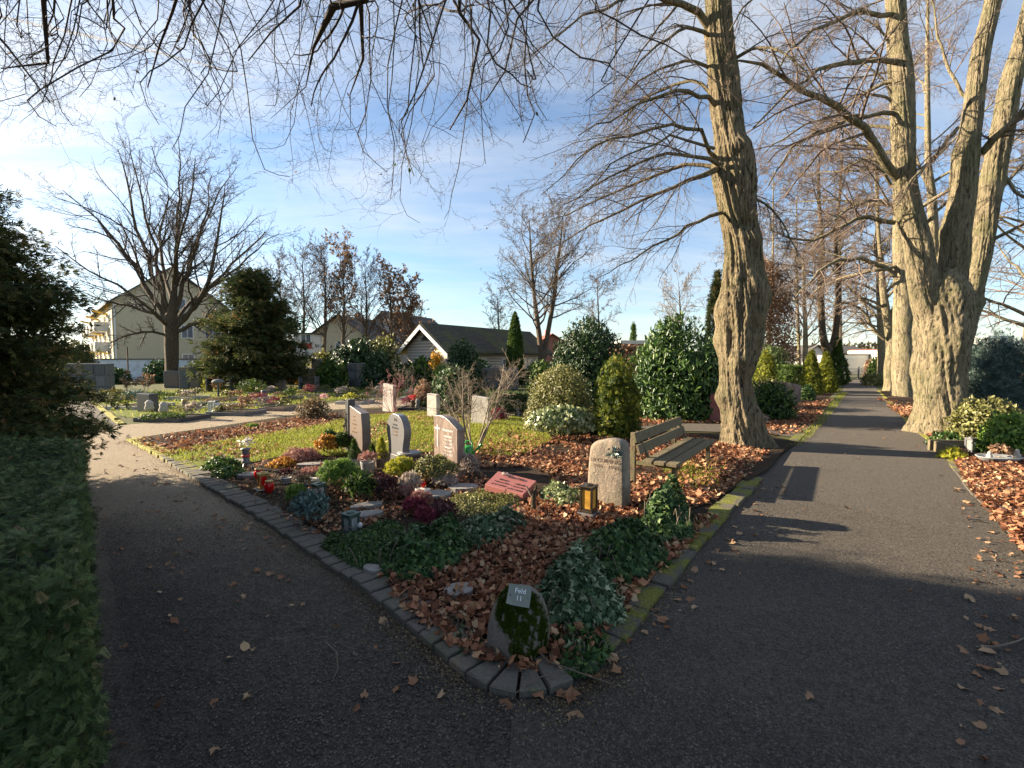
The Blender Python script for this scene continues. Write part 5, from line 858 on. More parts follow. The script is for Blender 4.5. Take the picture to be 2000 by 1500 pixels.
# hanging secondary branches between the main limbs, each rooted on a limb
n2 = 74; li = rng.integers(0, len(Lp), n2); allp = Lp[:, 8:19].reshape(-1, 3); allr = Lr[:, 8:19].ravel()
tx = rng.uniform(-60, 1180, n2); ty = rng.uniform(-170, 40, n2); td = rng.uniform(4.4, 6.8, n2)
B = np.zeros((n2, 14, 3)); Rr_ = np.zeros((n2, 14))
def env(x): return np.interp(x, [-60, 100, 300, 420, 560, 700, 800, 880, 960, 1050, 1180], [240, 255, 250, 290, 360, 400, 450, 490, 400, 290, 200])
for k in range(n2):
    a = P(tx[k], ty[k], td[k]); j = np.argmin(np.linalg.norm(allp-a, axis=1)); s0 = allp[j]; ex = tx[k]+rng.normal()*120+(tx[k]-640)*.10; eb = P(ex, env(ex)*rng.uniform(.55, 1.0), td[k]+rng.uniform(-.2, .5))
    c = smoothline([s0, s0*.45+a*.55+[0, 0, .08], a, a*.6+eb*.4+rng.normal(size=3)*.17, a*.25+eb*.75+rng.normal(size=3)*.16, eb], 4); q = np.linspace(0, len(c)-1, 14); B[k] = np.stack([np.interp(q, np.arange(len(c)), c[:, m_]) for m_ in range(3)], 1)
    B[k, 3:] += np.cumsum(rng.normal(size=(11, 3))*.035, 0); B[k, 1:] += rng.normal(size=(13, 3))*.012; Rr_[k] = min(allr[j]*.6, rng.uniform(.009, .023))*np.linspace(1, .22, 14)
tw = [(B, Rr_)]+twigs([dict(m=8, t0=.2, ang=(30, 75), lr=.36, rr=.55, K=9, wig=.30, trop=(0, 0, -.02)), dict(m=5, t0=.12, ang=(30, 70), lr=.45, rr=.6, K=6, wig=.33, trop=(0, 0, -.01)), dict(m=2, t0=.15, ang=(30, 65), lr=.45, rr=.7, K=4, wig=.22, trop=(0, 0, .02))], (B, Rr_), .0016)
tw2 = twigs([dict(m=8, t0=.55, ang=(25, 70), lr=.22, rr=.42, K=10, wig=.2, trop=(0, 0, -.05)), dict(m=7, t0=.15, ang=(30, 65), lr=.4, rr=.6, K=6, wig=.24), dict(m=5, t0=.15, ang=(30, 65), lr=.4, rr=.6, K=5, wig=.24)], (Lp, Lr), .00125); V, Fc = merge([pack(tw, (6, 4, 3, 3)), pack(tw2, (6, 4, 3, 3))]); mesh('twigs', V, Fc, 'twig', br)
leaves('last_green_leaves', [P(772, 318, 5.6), P(798, 322, 5.6), P(784, 305, 5.6), P(800, 328, 5.6)], rng.normal(size=(4, 3)), .06, 'oval', 'fresh', br); leaves('last_dry_leaves', tw[2][0][rng.choice(len(tw[2][0]), 60, False), -1], rng.normal(size=(60, 3)), .04, 'oval', 'drybrown', br)
# --- three stemmed lime right of the avenue
d2 = G(1832, 846)[1]
e = empty('lime_tree', G(1832, 840), 'massive pale lime tree dividing into several thick stems right of the avenue', 'tree', 'bare lime trees of the avenue')
parts_ = []
for (pts, sd_, fl, bl) in [([(1835, 880, 104), (1833, 846, 98), (1836, 800, 88), (1836, 740, 88), (1838, 690, 94), (1842, 640, 100), (1842, 600, 96), (1838, 560, 84), (1835, 530, 60)], 5, .34, [(1.5, 2.8, .4, .12), (3.3, -1.4, .3, .15), (2.2, -1.8, .35, .12), (3.6, .3, .2, .3)]),
                      ([(1835, 680, 40), (1815, 610, 58), (1800, 540, 58), (1790, 470, 54), (1775, 400, 50), (1766, 330, 46), (1766, 250, 42), (1766, 170, 40), (1758, 90, 36), (1752, 20, 34), (1748, -70, 30), (1738, -200, 24), (1730, -330, 16)], 6, 0, [(5.5, 2.9, .2, .2), (7.7, 2.9, .2, .2)]),
                      ([(1846, 660, 40), (1852, 600, 58), (1862, 520, 58), (1868, 450, 54), (1880, 380, 50), (1888, 300, 48), (1896, 250, 40), (1905, 170, 36), (1918, 90, 34), (1938, 10, 32), (1955, -80, 28), (1980, -220, 20)], 7, 0, [(6.6, 3.0, .18, .25), (4.8, 2.8, .2, .15)]),
                      ([(1862, 700, 34, .3), (1882, 630, 48, .35), (1900, 550, 50, .4), (1918, 480, 46, .4), (1930, 400, 46, .4), (1945, 320, 44, .4), (1960, 240, 42, .4), (1975, 160, 40, .4), (1995, 90, 36, .4), (2020, -20, 32, .4), (2040, -160, 22, .4)], 9, 0, [(3.2, -.2, .15, .3)])]:
    C, R = pk_(d2, pts); R = [r_*(.88 if fl == 0 else .97) for r_ in R]; parts_.append(trunkmesh(C, R, 110, .025, .08, .05, fl, sd_, 0, bl, True))
V, Fc = merge(parts_); mesh('trunk', V, Fc, 'bark2', e, True)
lim = [pk_(d2, [(1752, 348, 18, 0), (1725, 310, 17, -.2), (1700, 268, 16, -.4), (1655, 228, 15, -.7), (1605, 196, 13, -1), (1550, 160, 10, -1.2), (1505, 138, 8, -1.3), (1455, 122, 5, -1.4), (1400, 130, 2, -1.5)]),
       pk_(d2, [(1755, 122, 12, 0), (1700, 118, 11, -.3), (1640, 122, 10, -.6), (1590, 145, 7, -.9), (1530, 190, 5, -1.2), (1470, 250, 3, -1.4)]),
       pk_(d2, [(1756, 158, 8, .2), (1700, 175, 7, .5), (1630, 225, 5, .8), (1560, 250, 4, 1), (1490, 300, 2, 1.2)]),
       pk_(d2, [(1750, 222, 10, .1), (1690, 225, 8, 0), (1620, 250, 7, -.2), (1550, 290, 5, -.4), (1500, 360, 3, -.6)]),
       pk_(d2, [(1745, 28, 10, 0), (1690, 25, 9, -.4), (1620, 45, 7, -.8), (1560, 80, 5, -1.2), (1500, 160, 2.5, -1.5)]),
       pk_(d2, [(1748, 435, 10, .2), (1690, 425, 9, .3), (1640, 445, 7, .3), (1580, 470, 5, .3), (1500, 450, 2, .3)]),
       pk_(d2, [(1915, 300, 16, 0), (1955, 260, 14, -.3), (2000, 220, 12, -.6), (2080, 150, 9, -1)]),
       pk_(d2, [(1870, 250, 8, -.1), (1840, 290, 7, -.3), (1800, 330, 6, -.4), (1750, 400, 3, -.5)]),
       pk_(d2, [(1935, 470, 8, .3), (1975, 450, 7, .1), (2030, 430, 5, 0), (2100, 470, 3, 0)]),
       pk_(d2, [(1745, -60, 12, 0), (1680, -120, 10, -.6), (1590, -110, 8, -1.2), (1500, -40, 5, -1.8), (1430, 60, 3, -2.2)]),
       pk_(d2, [(1900, 200, 7, 0), (1860, 150, 6, .3), (1830, 60, 4, .6), (1810, -60, 2, .8)]),
       pk_(d2, [(1950, 330, 8, .4), (1990, 380, 6, .2), (2040, 400, 4, 0), (2100, 480, 2, 0)])]
Lp, Lr = limbset(lim); tw = twigs([dict(m=16, t0=.15, ang=(20, 60), lr=.45, rr=.42, K=7, wig=.12, trop=(-.01, 0, -.06)), dict(m=10, t0=.1, ang=(25, 60), lr=.42, rr=.5, K=5, wig=.16, trop=(0, 0, -.05)), dict(m=6, t0=.1, ang=(30, 60), lr=.42, rr=.6, K=4, wig=.18)], (Lp, Lr), .0030)
V, Fc = tubes(Lp, Lr, 9); br = mesh('branches', V, Fc, 'bark2', e, True); V, Fc = pack(tw); mesh('twigs', V, Fc, 'twig3', br)
# --- generic bare tree
def baretree(name, label, base, trunks, lims, lv, depth=None, tmat='bark2', twmat='twig3', rmin=.003, nlimb=14, t0=.3, ang=(35, 60), llen=None, crown=None, group='bare lime trees of the avenue', flare=.3, limrr=.45, trop=(0, 0, .02), n=28, leafy=None, ltrop=(0, 0, .05), cat='tree', step=.12):
    g = G(*base); depth = depth or g[1]; rmin = max(rmin, depth*.00030); g = g if depth == g[1] else np.array([*P(base[0], base[1], depth)[:2], 0]); e = empty(name, (g[0], g[1], 0), label, cat, group); pm = []; TP = []
    for k, pts in enumerate(trunks): C, R = pk_(depth, pts); pm.append(trunkmesh(C, R, n, step, .06, .04, flare if k == 0 else 0, random.randint(0, 50))); TP.append((C, R))
    V, Fc = merge(pm); mesh('trunk', V, Fc, tmat, e, True)
    tp, tr = limbset(TP, 16); L0 = []
    if lims: L0.append(limbset([pk_(depth, q) for q in lims], 12))
    if nlimb:
        P_, R_ = spawn(tp, tr, nlimb, t0=t0, ang=ang, lr=llen or .5, rr=limrr, K=12, wig=.09, trop=ltrop, tip=.15, rmin=rmin); L0.append((P_, R_))
    Lp, Lr = (np.concatenate([a[0] for a in L0]), np.concatenate([a[1] for a in L0])); tw = twigs(lv, (Lp, Lr), rmin); V, Fc = tubes(Lp, Lr, 6); br = mesh('branches', V, Fc, tmat, e, True)
    V, Fc = pack(tw); mesh('twigs', V, Fc, twmat, br)
    if leafy: m, cnt, sz, lo = leafy; ep = tw[-1][0][:, -1]; ep = ep[ep[:, 2] > lo] if lo else ep; ep = ep[rng.choice(len(ep), min(cnt, len(ep)), False)]; leaves('clinging_leaves', ep, rng.normal(size=ep.shape), sz, 'oval', m, br)
    return e
LV = lambda a, b, c, tr=(0, 0, 0), l=.46: [dict(m=a, t0=.15, ang=(25, 55), lr=l, rr=.5, K=6, wig=.13, trop=tr), dict(m=b, t0=.12, ang=(28, 60), lr=l, rr=.55, K=5, wig=.16, trop=tr), dict(m=c, t0=.1, ang=(30, 65), lr=l, rr=.6, K=4, wig=.18, trop=tr)]
D6 = (0, 0, -.05)
baretree('lime_tree', 'smooth trunked lime tree standing directly behind the massive many stemmed one', (1768, 775), [[(1768, 785, 50), (1767, 770, 46), (1766, 700, 40), (1766, 640, 40), (1768, 600, 42), (1764, 540, 34), (1760, 480, 30), (1758, 420, 24), (1756, 360, 20), (1750, 300, 18), (1748, 220, 17), (1742, 140, 15), (1738, 60, 12), (1730, -60, 8)]], [[(1755, 545, 10), (1720, 520, 9), (1670, 505, 8, -1), (1610, 525, 6, -2), (1550, 580, 3, -3)], [(1753, 520, 8), (1700, 530, 7), (1650, 540, 6, 1), (1590, 570, 3, 2)], [(1750, 400, 8), (1700, 390, 7, -1), (1640, 420, 5, -2), (1570, 480, 3, -3)], [(1748, 330, 6), (1690, 310, 5, 1), (1620, 350, 3, 2)], [(1745, 200, 6), (1690, 180, 5, -1), (1610, 230, 4, -2), (1550, 300, 2, -3)]], LV(11, 8, 6, D6), nlimb=14, t0=.4, ang=(40, 70), llen=.3, rmin=.004, ltrop=(-.01, 0, -.02))
baretree('lime_tree', 'leaning forked lime tree with a low side limb behind the smooth trunked one', (1740, 763), [[(1742, 770, 30), (1740, 755, 24), (1737, 720, 20), (1742, 690, 22), (1740, 660, 19), (1733, 620, 15), (1725, 570, 12), (1722, 520, 9), (1716, 460, 7), (1712, 380, 5), (1708, 280, 4)], [(1738, 620, 12), (1752, 590, 9), (1760, 540, 7), (1770, 480, 5), (1775, 400, 3)]], [[(1728, 662, 8), (1705, 640, 7), (1690, 612, 6), (1665, 595, 5), (1640, 590, 3)], [(1725, 600, 6), (1695, 585, 5), (1665, 580, 3), (1630, 600, 2)]], LV(11, 8, 5, D6), nlimb=12, t0=.35, ang=(35, 65), llen=.32, rmin=.006, ltrop=(0, 0, -.02))
baretree('lime_tree', 'brown V forked lime tree rising from the clipped conifers left of the avenue', (1617, 748), [[(1617, 752, 22), (1617, 720, 21), (1617, 690, 20), (1608, 660, 14), (1604, 610, 13), (1603, 550, 12), (1606, 480, 9), (1600, 400, 7), (1598, 320, 5)], [(1617, 695, 15), (1630, 660, 13), (1636, 600, 12), (1636, 540, 10), (1632, 470, 8), (1640, 380, 6), (1645, 300, 4)]], [], LV(11, 8, 5, D6), nlimb=16, t0=.35, ang=(45, 75), llen=.4, rmin=.006, tmat='bark3', twmat='twig2', ltrop=(0, 0, -.03))
baretree('street_maple', 'slim straight young tree with light trunk left of the V forked lime', (1573, 752), [[(1573, 756, 10), (1573, 700, 10), (1573, 640, 9), (1571, 600, 7), (1570, 560, 5), (1568, 500, 3)]], [], LV(7, 5, 4), nlimb=14, t0=.3, ang=(35, 60), llen=.42, rmin=.006, group=None)
for (lb, bx, by, dpt, x1, top, wv, sd_) in [('distant lime tree far down the avenue on the right', 1722, 750, 34, 1715, 330, 15, 1), ('distant lime tree far down the avenue on the left', 1640, 742, 44, 1640, 400, 11, 2), ('bare tree behind the brown V forked lime', 1560, 742, 40, 1556, 380, 7, 3), ('tall bare tree behind the gnarled lime trunk', 1500, 745, 38, 1510, 330, 7, 4), ('bare tree right of the massive lime behind the blue conifer', 2010, 760, 26, 2030, 180, 24, 5), ('bare tree in the upper right corner between the thick stems', 1830, 750, 24, 1812, -60, 20, 6)]:
    baretree('lime_tree', lb, (bx, by), [[(bx, by+6, wv*1.2), (bx, by-60, wv), ((bx+x1)/2, (by+top)/2+60, wv*.8), (x1, (by+top)/2-60, wv*.55), (x1, top, wv*.2)]], [], LV(11, 8, 5, D6), depth=dpt, nlimb=20, t0=.22, ang=(40, 70), llen=.42, rmin=.0055, ltrop=(0, 0, .01), twmat='twig3', tmat='bark2')
# left and middle background trees
def auto(label, bx, by, top, cw, tw_, fork=.3, dep=None, nl=20, ang=(30, 60), ll=.5, tmat='bark3', twm='twig', rmin=.006, lv=None, leafy=None, grp='bare trees beyond the graves', up=.04, stems2=None, name='bare_tree'):
    tr_ = stems2 or [[(bx, by+4, tw_*1.25), (bx, by-(by-top)*fork*.5, tw_), (bx+2, by-(by-top)*fork, tw_*.95), (bx+4, by-(by-top)*.55, tw_*.55), (bx+2, by-(by-top)*.8, tw_*.3), (bx, top+10, tw_*.1)]]
    return baretree(name, label, (bx, by), tr_, [], lv or LV(9, 6, 4, (0, 0, .02)), depth=dep, nlimb=nl, t0=fork*.95, ang=ang, llen=ll, rmin=rmin, group=grp, twmat=twm, tmat=tmat, ltrop=(0, 0, up), leafy=leafy)
dL = G(337, 757)[1]
baretree('spreading_bare_tree', 'wide spreading bare tree with short dark trunk in front of the cream apartment block', (337, 757), [[(337, 764, 34), (336, 745, 27), (335, 700, 24), (335, 650, 25), (334, 625, 24), (338, 590, 14), (342, 540, 10), (345, 480, 7), (352, 420, 4), (358, 350, 2)]],
    [[(328, 640, 9), (300, 612, 8), (255, 598, 6), (215, 590, 4), (150, 565, 1)], [(328, 632, 11), (300, 580, 10), (262, 520, 8), (215, 455, 6), (180, 420, 3), (120, 370, 1.5)], [(330, 628, 10), (312, 560, 9), (285, 490, 7), (262, 420, 5), (245, 340, 3), (230, 290, 1)], [(342, 640, 10), (370, 612, 9), (402, 560, 8), (420, 500, 6), (430, 430, 4), (440, 360, 2)], [(345, 648, 8), (385, 630, 7), (430, 625, 5), (490, 600, 3)], [(340, 600, 8), (360, 545, 7), (385, 480, 5), (400, 410, 3), (415, 340, 1.5)], [(343, 635, 8), (372, 590, 7, 1.5), (430, 540, 6, 2), (480, 490, 4, 3), (520, 450, 2, 3)], [(330, 640, 7), (290, 600, 6, -2), (235, 560, 5, -3), (160, 520, 3, -4), (110, 480, 1.5, -4)], [(336, 600, 8), (325, 540, 7, 2), (312, 460, 5, 3), (330, 380, 3, 3), (300, 290, 1.5, 3)], [(338, 600, 7), (345, 500, 6, 1), (348, 400, 4, 1), (350, 262, 1, 1)], [(330, 610, 7), (305, 500, 6, -1), (280, 400, 4, -1), (248, 268, 1, -1)], [(345, 610, 7), (375, 500, 5, 1), (415, 400, 3, 1), (462, 325, 1, 1)], [(345, 640, 8), (400, 575, 6), (465, 520, 4), (545, 455, 1)], [(338, 560, 7), (345, 480, 5, -2), (372, 400, 4, -3), (380, 310, 2, -3)], [(328, 655, 6), (290, 648, 5, -1), (250, 655, 4, -2), (215, 670, 2, -2)]],
    LV(13, 8, 5, (0, 0, .03), .42), tmat='bark3', twmat='twig', rmin=.008, nlimb=11, t0=.45, ang=(30, 55), llen=.35, group=None, n=32)
for a in [('thin bare tree behind the dark yew, left of the leafy crowns', 590, 742, 490, 80, 7, .3), ('tall slender bare tree above the pale yellow building', 632, 742, 482, 90, 8, .3), ('narrow bare tree with clinging pale leaves in the middle of the row', 668, 742, 492, 70, 8, .3), ('slender bare tree left of the gabled chapel', 712, 742, 500, 70, 7, .25), ('bare tree with brown clinging leaves beside the chapel gable', 760, 745, 530, 100, 9, .3), ('rounded bare tree with rusty leaves left above the chapel gable', 800, 742, 562, 90, 8, .25), ('thin bare tree left of the wide spreading tree crown edge', 545, 742, 510, 60, 6, .3)]:
    lf = {668: ('rust', 900, .28, 5), 760: ('rust', 1300, .25, 3.5), 800: ('rust', 1500, .24, 3)}.get(a[1]); auto(*a, dep=44, nl=24, ang=(18, 46), ll=.40, leafy=lf, twm='twig2', rmin=.008)
auto('big rounded bare lime with twin stems behind the columnar cypress', 1062, 728, 425, 220, 13, .3, dep=36, nl=26, ang=(30, 65), ll=.5, tmat='bark3', twm='twig2', rmin=.007, stems2=[[(1060, 735, 18), (1058, 700, 15), (1055, 670, 12), (1046, 600, 9), (1040, 540, 7), (1036, 480, 4), (1034, 430, 1.5)], [(1062, 700, 12), (1070, 650, 10), (1082, 580, 9), (1088, 520, 7), (1095, 470, 4), (1100, 425, 1.5)]])
auto('slim bare tree between the lime with twin stems and the laurels', 1165, 730, 535, 90, 6, .3, dep=46, nl=14, ang=(25, 50), ll=.42, rmin=.008, twm='twig2')
auto('pale bare tree rising above the big laurel', 1325, 728, 540, 140, 7, .25, dep=46, nl=18, ang=(30, 55), ll=.5, rmin=.008, twm='twig4')
auto('small bare tree left of the twin stemmed lime', 970, 735, 560, 70, 5, .3, dep=42, nl=12, ang=(30, 55), ll=.45, rmin=.008, twm='twig2')
# dense brown hornbeam cone left of the avenue
gg = G(1510, 752); e = empty('hornbeam', (gg[0], gg[1], 0), 'tall dense hornbeam full of rust brown leaves behind the gnarled lime', 'tree'); p, nn_ = dome(21000, (gg[0], gg[1]+2, .6), 2.3, 8.2, 'egg', .2, .6, 4); leaves('foliage', p, nn_, .15, 'oval', 'rust', e, jit=.8); MB().tube([(gg[0], gg[1]+2, 0), (gg[0], gg[1]+2, 5), (gg[0], gg[1]+2, 8)], [.14, .1, .03], 8).build('trunk', 'bark3', e, True)
# ------------------------------------------------------------------ middle ground shrubs
def ms(label, px, py, w_, h_, mat, tm, ls, name='shrub', cat='shrub', group=None, cov=1.7, shape='egg', **k):
    c, r, h = pxs(px, py, w_, h_); return shrub(name, label, cat, c, r, h, mat, tm, ls, cov, shape, group=group, **k)
LG = 'large evergreen shrubs beyond the bench'
ms('large rounded olive green privet shrub right of the stones', 1098, 850, 142, 134, 'olive', 'oval', .055, 'privet', group=LG, shape='egg', lump=.12, nmax=24000)
c, r, h = pxs(1100, 866, 128, 72); shrub('ivy', 'pale glossy ivy covering the foot of the olive privet', 'ivy', (c[0]-.02, c[1]-.35, 0), (r, r*.8), h, 'ivylit', 'ivy', .085, 1.8, 'round', .15, stem=False, nmax=12000)
ms('dark green and golden thuja ball directly right of the privet', 1210, 858, 98, 156, 'thujamix', 'scale', .10, 'thuja', 'conifer', LG, shape='egg', lump=.12, up=1.0, cov=2)
ms('huge glossy cherry laurel mass behind the wooden bench', 1342, 822, 190, 196, 'laurel', 'lance', .17, 'laurel', group=LG, shape='egg', lump=.22, up=.8, cov=2.0, nmax=26000)
ms('bright low laurel growing out of the foot of the huge laurel', 1290, 815, 70, 72, 'fresh', 'lance', .12, 'laurel', group=LG, nmax=6000)
ms('dark rounded rhododendron behind the privet', 1156, 792, 158, 166, 'rhodo', 'lance', .17, 'rhododendron', group=LG, lump=.2, up=.7, nmax=18000)
ms('dark shrub right beside the huge laurel and the lime trunk', 1400, 810, 70, 150, 'laurel', 'lance', .17, 'laurel', group=LG, lump=.2, nmax=8000)
ms('slender dark columnar cypress right of the chapel roof', 1006, 752, 36, 136, 'thuja', 'scale', .18, 'cypress', 'conifer', shape='column', lump=.06, up=2, cov=3.5, deep=.2)
ms('small fresh green shrub at the foot of the columnar cypress', 1044, 752, 40, 44, 'fresh', 'oval', .12)
c, r, h = pxs(990, 806, 80, 36); shrub('box_hedge', 'low dark clipped hedge behind the pale upright stone', 'hedge', c, (r, .5), h, 'yew', 'scale', .10, 3, 'box', .05, stem=False)
ms('round dark shrub with a yellowish top in front of the chapel roof', 905, 770, 72, 104, 'rhodo', 'oval', .15, nmax=7000)
ms('yellowish conifer tip in front of the mossy roof', 908, 735, 60, 76, 'olive', 'oval', .14, nmax=4000)
ms('big dark ivy shrub behind the bare twiggy bush', 880, 812, 78, 96, 'ivy', 'ivy', .10, 'ivy_shrub', nmax=9000)
ms('reddish brown shrub between the two upright grey stones', 826, 800, 34, 56, 'rust', 'oval', .08)
ms('small amber yellow tree in front of the chapel gable', 850, 758, 30, 70, 'amber', 'oval', .14, 'autumn_tree', 'tree', shape='egg', cov=1.2)
ms('green shrub beside the amber yellow tree', 866, 770, 44, 60, 'fresh', 'oval', .12)
HYD = ms('brown flowered hydrangea bush at the edge of the cross path', 606, 822, 70, 44, 'drybrown', 'oval', .07, 'hydrangea', cov=.9, deep=.7)
c, r, h = pxs(612, 818, 60, 46); stems(c, r, h*1.1, 34, .010, 'twig4', 'bare_stem_bundle', HYD, 1.0)
g = G(633, 800); p, nn_ = dome(80, g+[0, 0, .35], .16, .2, 'round', .1, .5, 2); props(leaves('orchid_flowers', p, nn_, .07, 'oval', 'pinkpetal'), 'cluster of pink orchid flowers behind the brown hydrangea bush', 'flowers')
def twiggy(label, px, py, h_, w_, n, mat, ls=None, lmat=None, cat='shrub', name='bare_shrub', m=(6, 5, 4), rad=.016, ang=(25, 55), z=IZ, lean=0, K=9, rmin=.0022):
    g = G(px, py, z); H_ = h_*g[1]/F; Rw = w_/2*g[1]/F; e = empty(name, g, label, cat); a = rng.uniform(0, 6.3, n); d = np.c_[np.cos(a)*Rw/H_*rng.uniform(.3, 1.0, n)+lean, np.sin(a)*Rw/H_*rng.uniform(.3, 1.0, n), np.ones(n)]
    P_ = grow(g+np.c_[np.cos(a), np.sin(a), 0*a]*.05-[0, 0, .03], d, H_*rng.uniform(.7, 1.05, n), K, .09, (0, 0, .02)); R_ = rad*rng.uniform(.6, 1, n)[:, None]*np.linspace(1, .3, K)
    tw = twigs([dict(m=m[0], t0=.3, ang=ang, lr=.42, rr=.6, K=6, wig=.16), dict(m=m[1], t0=.2, ang=ang, lr=.45, rr=.6, K=5, wig=.2), dict(m=m[2], t0=.2, ang=ang, lr=.45, rr=.7, K=4, wig=.2)], (P_, R_), rmin)
    V, Fc = tubes(P_, R_, 7); s = mesh('stem', V, Fc, mat, e, True); V, Fc = pack(tw); mesh('twigs', V, Fc, mat, s)
    if ls: ep = tw[-1][0][:, -1]; ep = ep[rng.choice(len(ep), min(len(ep), ls[0]), False)]; leaves('leaves', ep, rng.normal(size=ep.shape), ls[1], 'oval', lmat, e)
    return e
twiggy('tall bare multi stemmed bush with knotty branches behind the reddish headstone', 925, 884, 225, 330, 10, 'twig4', rad=.021, m=(9, 6, 4), ang=(30, 70))
twiggy('low pink twigged bare bush behind the vine stone', 768, 806, 85, 130, 9, 'twigpink', (900, .03), 'pinkheath', rad=.012)
twiggy('pale thin bush left of the pink twigged one', 745, 800, 60, 60, 6, 'twig4', rad=.01)
twiggy('grey brown twiggy bush between pink bush and chapel', 800, 775, 75, 90, 8, 'twig4', rad=.014, z=0, rmin=.005)
twiggy('reddish bare shrubs in front of the brick wall', 985, 765, 60, 70, 8, 'twig3', rad=.012, z=0, rmin=.005)
twiggy('russet dry shrub in front of the dark yew tree', 570, 760, 48, 50, 9, 'twig3', (900, .12), 'amber', rad=.012, z=0, rmin=.006)
twiggy('small rust leaved sapling before the white wall', 248, 770, 42, 34, 4, 'twig3', (220, .10), 'rust', rad=.01, z=0, rmin=.006)
twiggy('second rust leaved sapling before the white wall', 285, 768, 40, 34, 4, 'twig3', (220, .10), 'rust', rad=.01, z=0, rmin=.006)
twiggy('orange leaved shrub right of the urn wall under the yew', 432, 766, 36, 36, 6, 'twig3', (420, .10), 'rust', rad=.01, z=0, rmin=.006)
# dark yew tree and other far evergreens
def far(label, px, py, w_, h_, mat, tm, ls, dep=None, name='evergreen_shrub', cat='shrub', shape='egg', group='evergreens beyond the graves', cov=1.4, nmax=6000, z0=0, **k):
    dep = dep or G(px, py)[1]; x = P(px, py, dep)[0]; r = w_/2*dep/F; h = hz(py-h_, dep); return shrub(name, label, cat, (x, dep+r*.5, 0), r, h-z0, mat, tm, ls, cov, shape, group=group, nmax=nmax, **k)
gy = P(482, 700, 27); layered('yew_tree', 'broad dark yew tree right of the wide spreading bare tree', 'tree', (gy[0]+.5, 27), 2.75, hz(525, 27), 130, 15000, .30, 'darkcon', 'scale', z0=.16, group='evergreens beyond the graves', sag=-.07, spread=.33, shape=1.5, tr=.09)
far('black green holly mass behind the urn walls', 690, 745, 110, 85, 'rhodo', 'oval', .24, 30); far('mid green shrub between yew tree and holly', 622, 745, 60, 60, 'olive', 'oval', .22, 31)
far('loose olive tree right of the holly mass', 745, 745, 70, 90, 'olive', 'oval', .22, 31, deep=.7); far('dark shrub below the chapel gable', 790, 750, 70, 40, 'rhodo', 'oval', .2, 29)
far('dark juniper beside the white wall left', 130, 760, 90, 90, 'darkcon', 'scale', .3, 24, deep=.6); far('round green bush right in front of the white wall', 302, 738, 50, 34, 'ivy', 'oval', .22, 34)
far('yellow green bamboo like bush beside the spreading tree', 412, 752, 34, 50, 'yellow', 'lance', .25, 27, cov=.8); far('tall dark conifer behind the gnarled lime trunk', 1402, 742, 60, 210, 'darkcon', 'scale', .35, 34, 'conifer', 'conifer', shape='cone')
far('dark conifer row left of the avenue behind the golden conifer', 1515, 745, 90, 68, 'yew', 'scale', .25, 30); far('small pine on the horizon above the laurels', 1238, 712, 20, 80, 'thuja', 'scale', .4, 60, 'conifer', 'conifer', shape='cone')
far('brown hedge block behind the two laurels', 1232, 740, 60, 60, 'rust', 'oval', .25, 34, shape='box')
ms('golden thuja with upright plumes right of the gnarled lime', 1500, 770, 42, 82, 'thujay', 'scale', .16, 'golden_thuja', 'conifer', 'clipped conifers along the avenue', shape='egg', up=1.5, lump=.25)
ms('broad clipped thuja hedge block left of the avenue', 1548, 765, 62, 48, 'thuja', 'scale', .14, 'thuja_hedge', 'hedge', 'clipped conifers along the avenue', shape='box', lump=.08, stem=False)
ms('twin yellow green thuja cone at the edge of the avenue', 1592, 772, 48, 84, 'thujay', 'scale', .15, 'golden_thuja', 'conifer', 'clipped conifers along the avenue', shape='cone', lump=.12, cov=2.4, deep=.2)
ms('second yellow green thuja touching the twin cone', 1620, 768, 46, 78, 'thujay', 'scale', .15, 'golden_thuja', 'conifer', 'clipped conifers along the avenue', shape='cone', lump=.12, cov=2.4, deep=.2)
ms('taller green thuja cone behind the yellow green pair', 1642, 752, 40, 88, 'thuja', 'scale', .17, 'thuja', 'conifer', 'clipped conifers along the avenue', shape='cone', cov=2.4, deep=.2)
ms('glossy rhododendron bush right of the lime trunk', 1525, 822, 88, 70, 'laurel', 'lance', .14, 'rhododendron', lump=.25, up=.5)
ms('light yellow tipped rhododendron twigs behind the glossy bush', 1510, 800, 80, 60, 'olive', 'lance', .12, 'rhododendron', cov=.8)
ms('small dark box ball at the avenue edge', 1582, 782, 26, 28, 'laurel', 'oval', .08, 'box_ball'); ms('white edged small plant at the foot of the lime trunk', 1490, 828, 18, 14, 'paleheath', 'lance', .1, 'small_plant', 'plant')
ms('dark green low plant under the huge laurel', 1350, 822, 50, 30, 'rhodo', 'lance', .1, 'small_plant', 'plant')
ms('round red leaved clipped bush at the far end of the avenue', 1705, 738, 26, 34, 'rust', 'oval', .2, 'topiary', group='topiary bushes at the avenue end'); ms('stepped green topiary at the far end of the avenue', 1722, 742, 34, 44, 'thuja', 'oval', .2, 'topiary', group='topiary bushes at the avenue end'); ms('low clipped ball in front of the stepped topiary', 1714, 754, 36, 22, 'olive', 'oval', .18, 'topiary', group='topiary bushes at the avenue end')
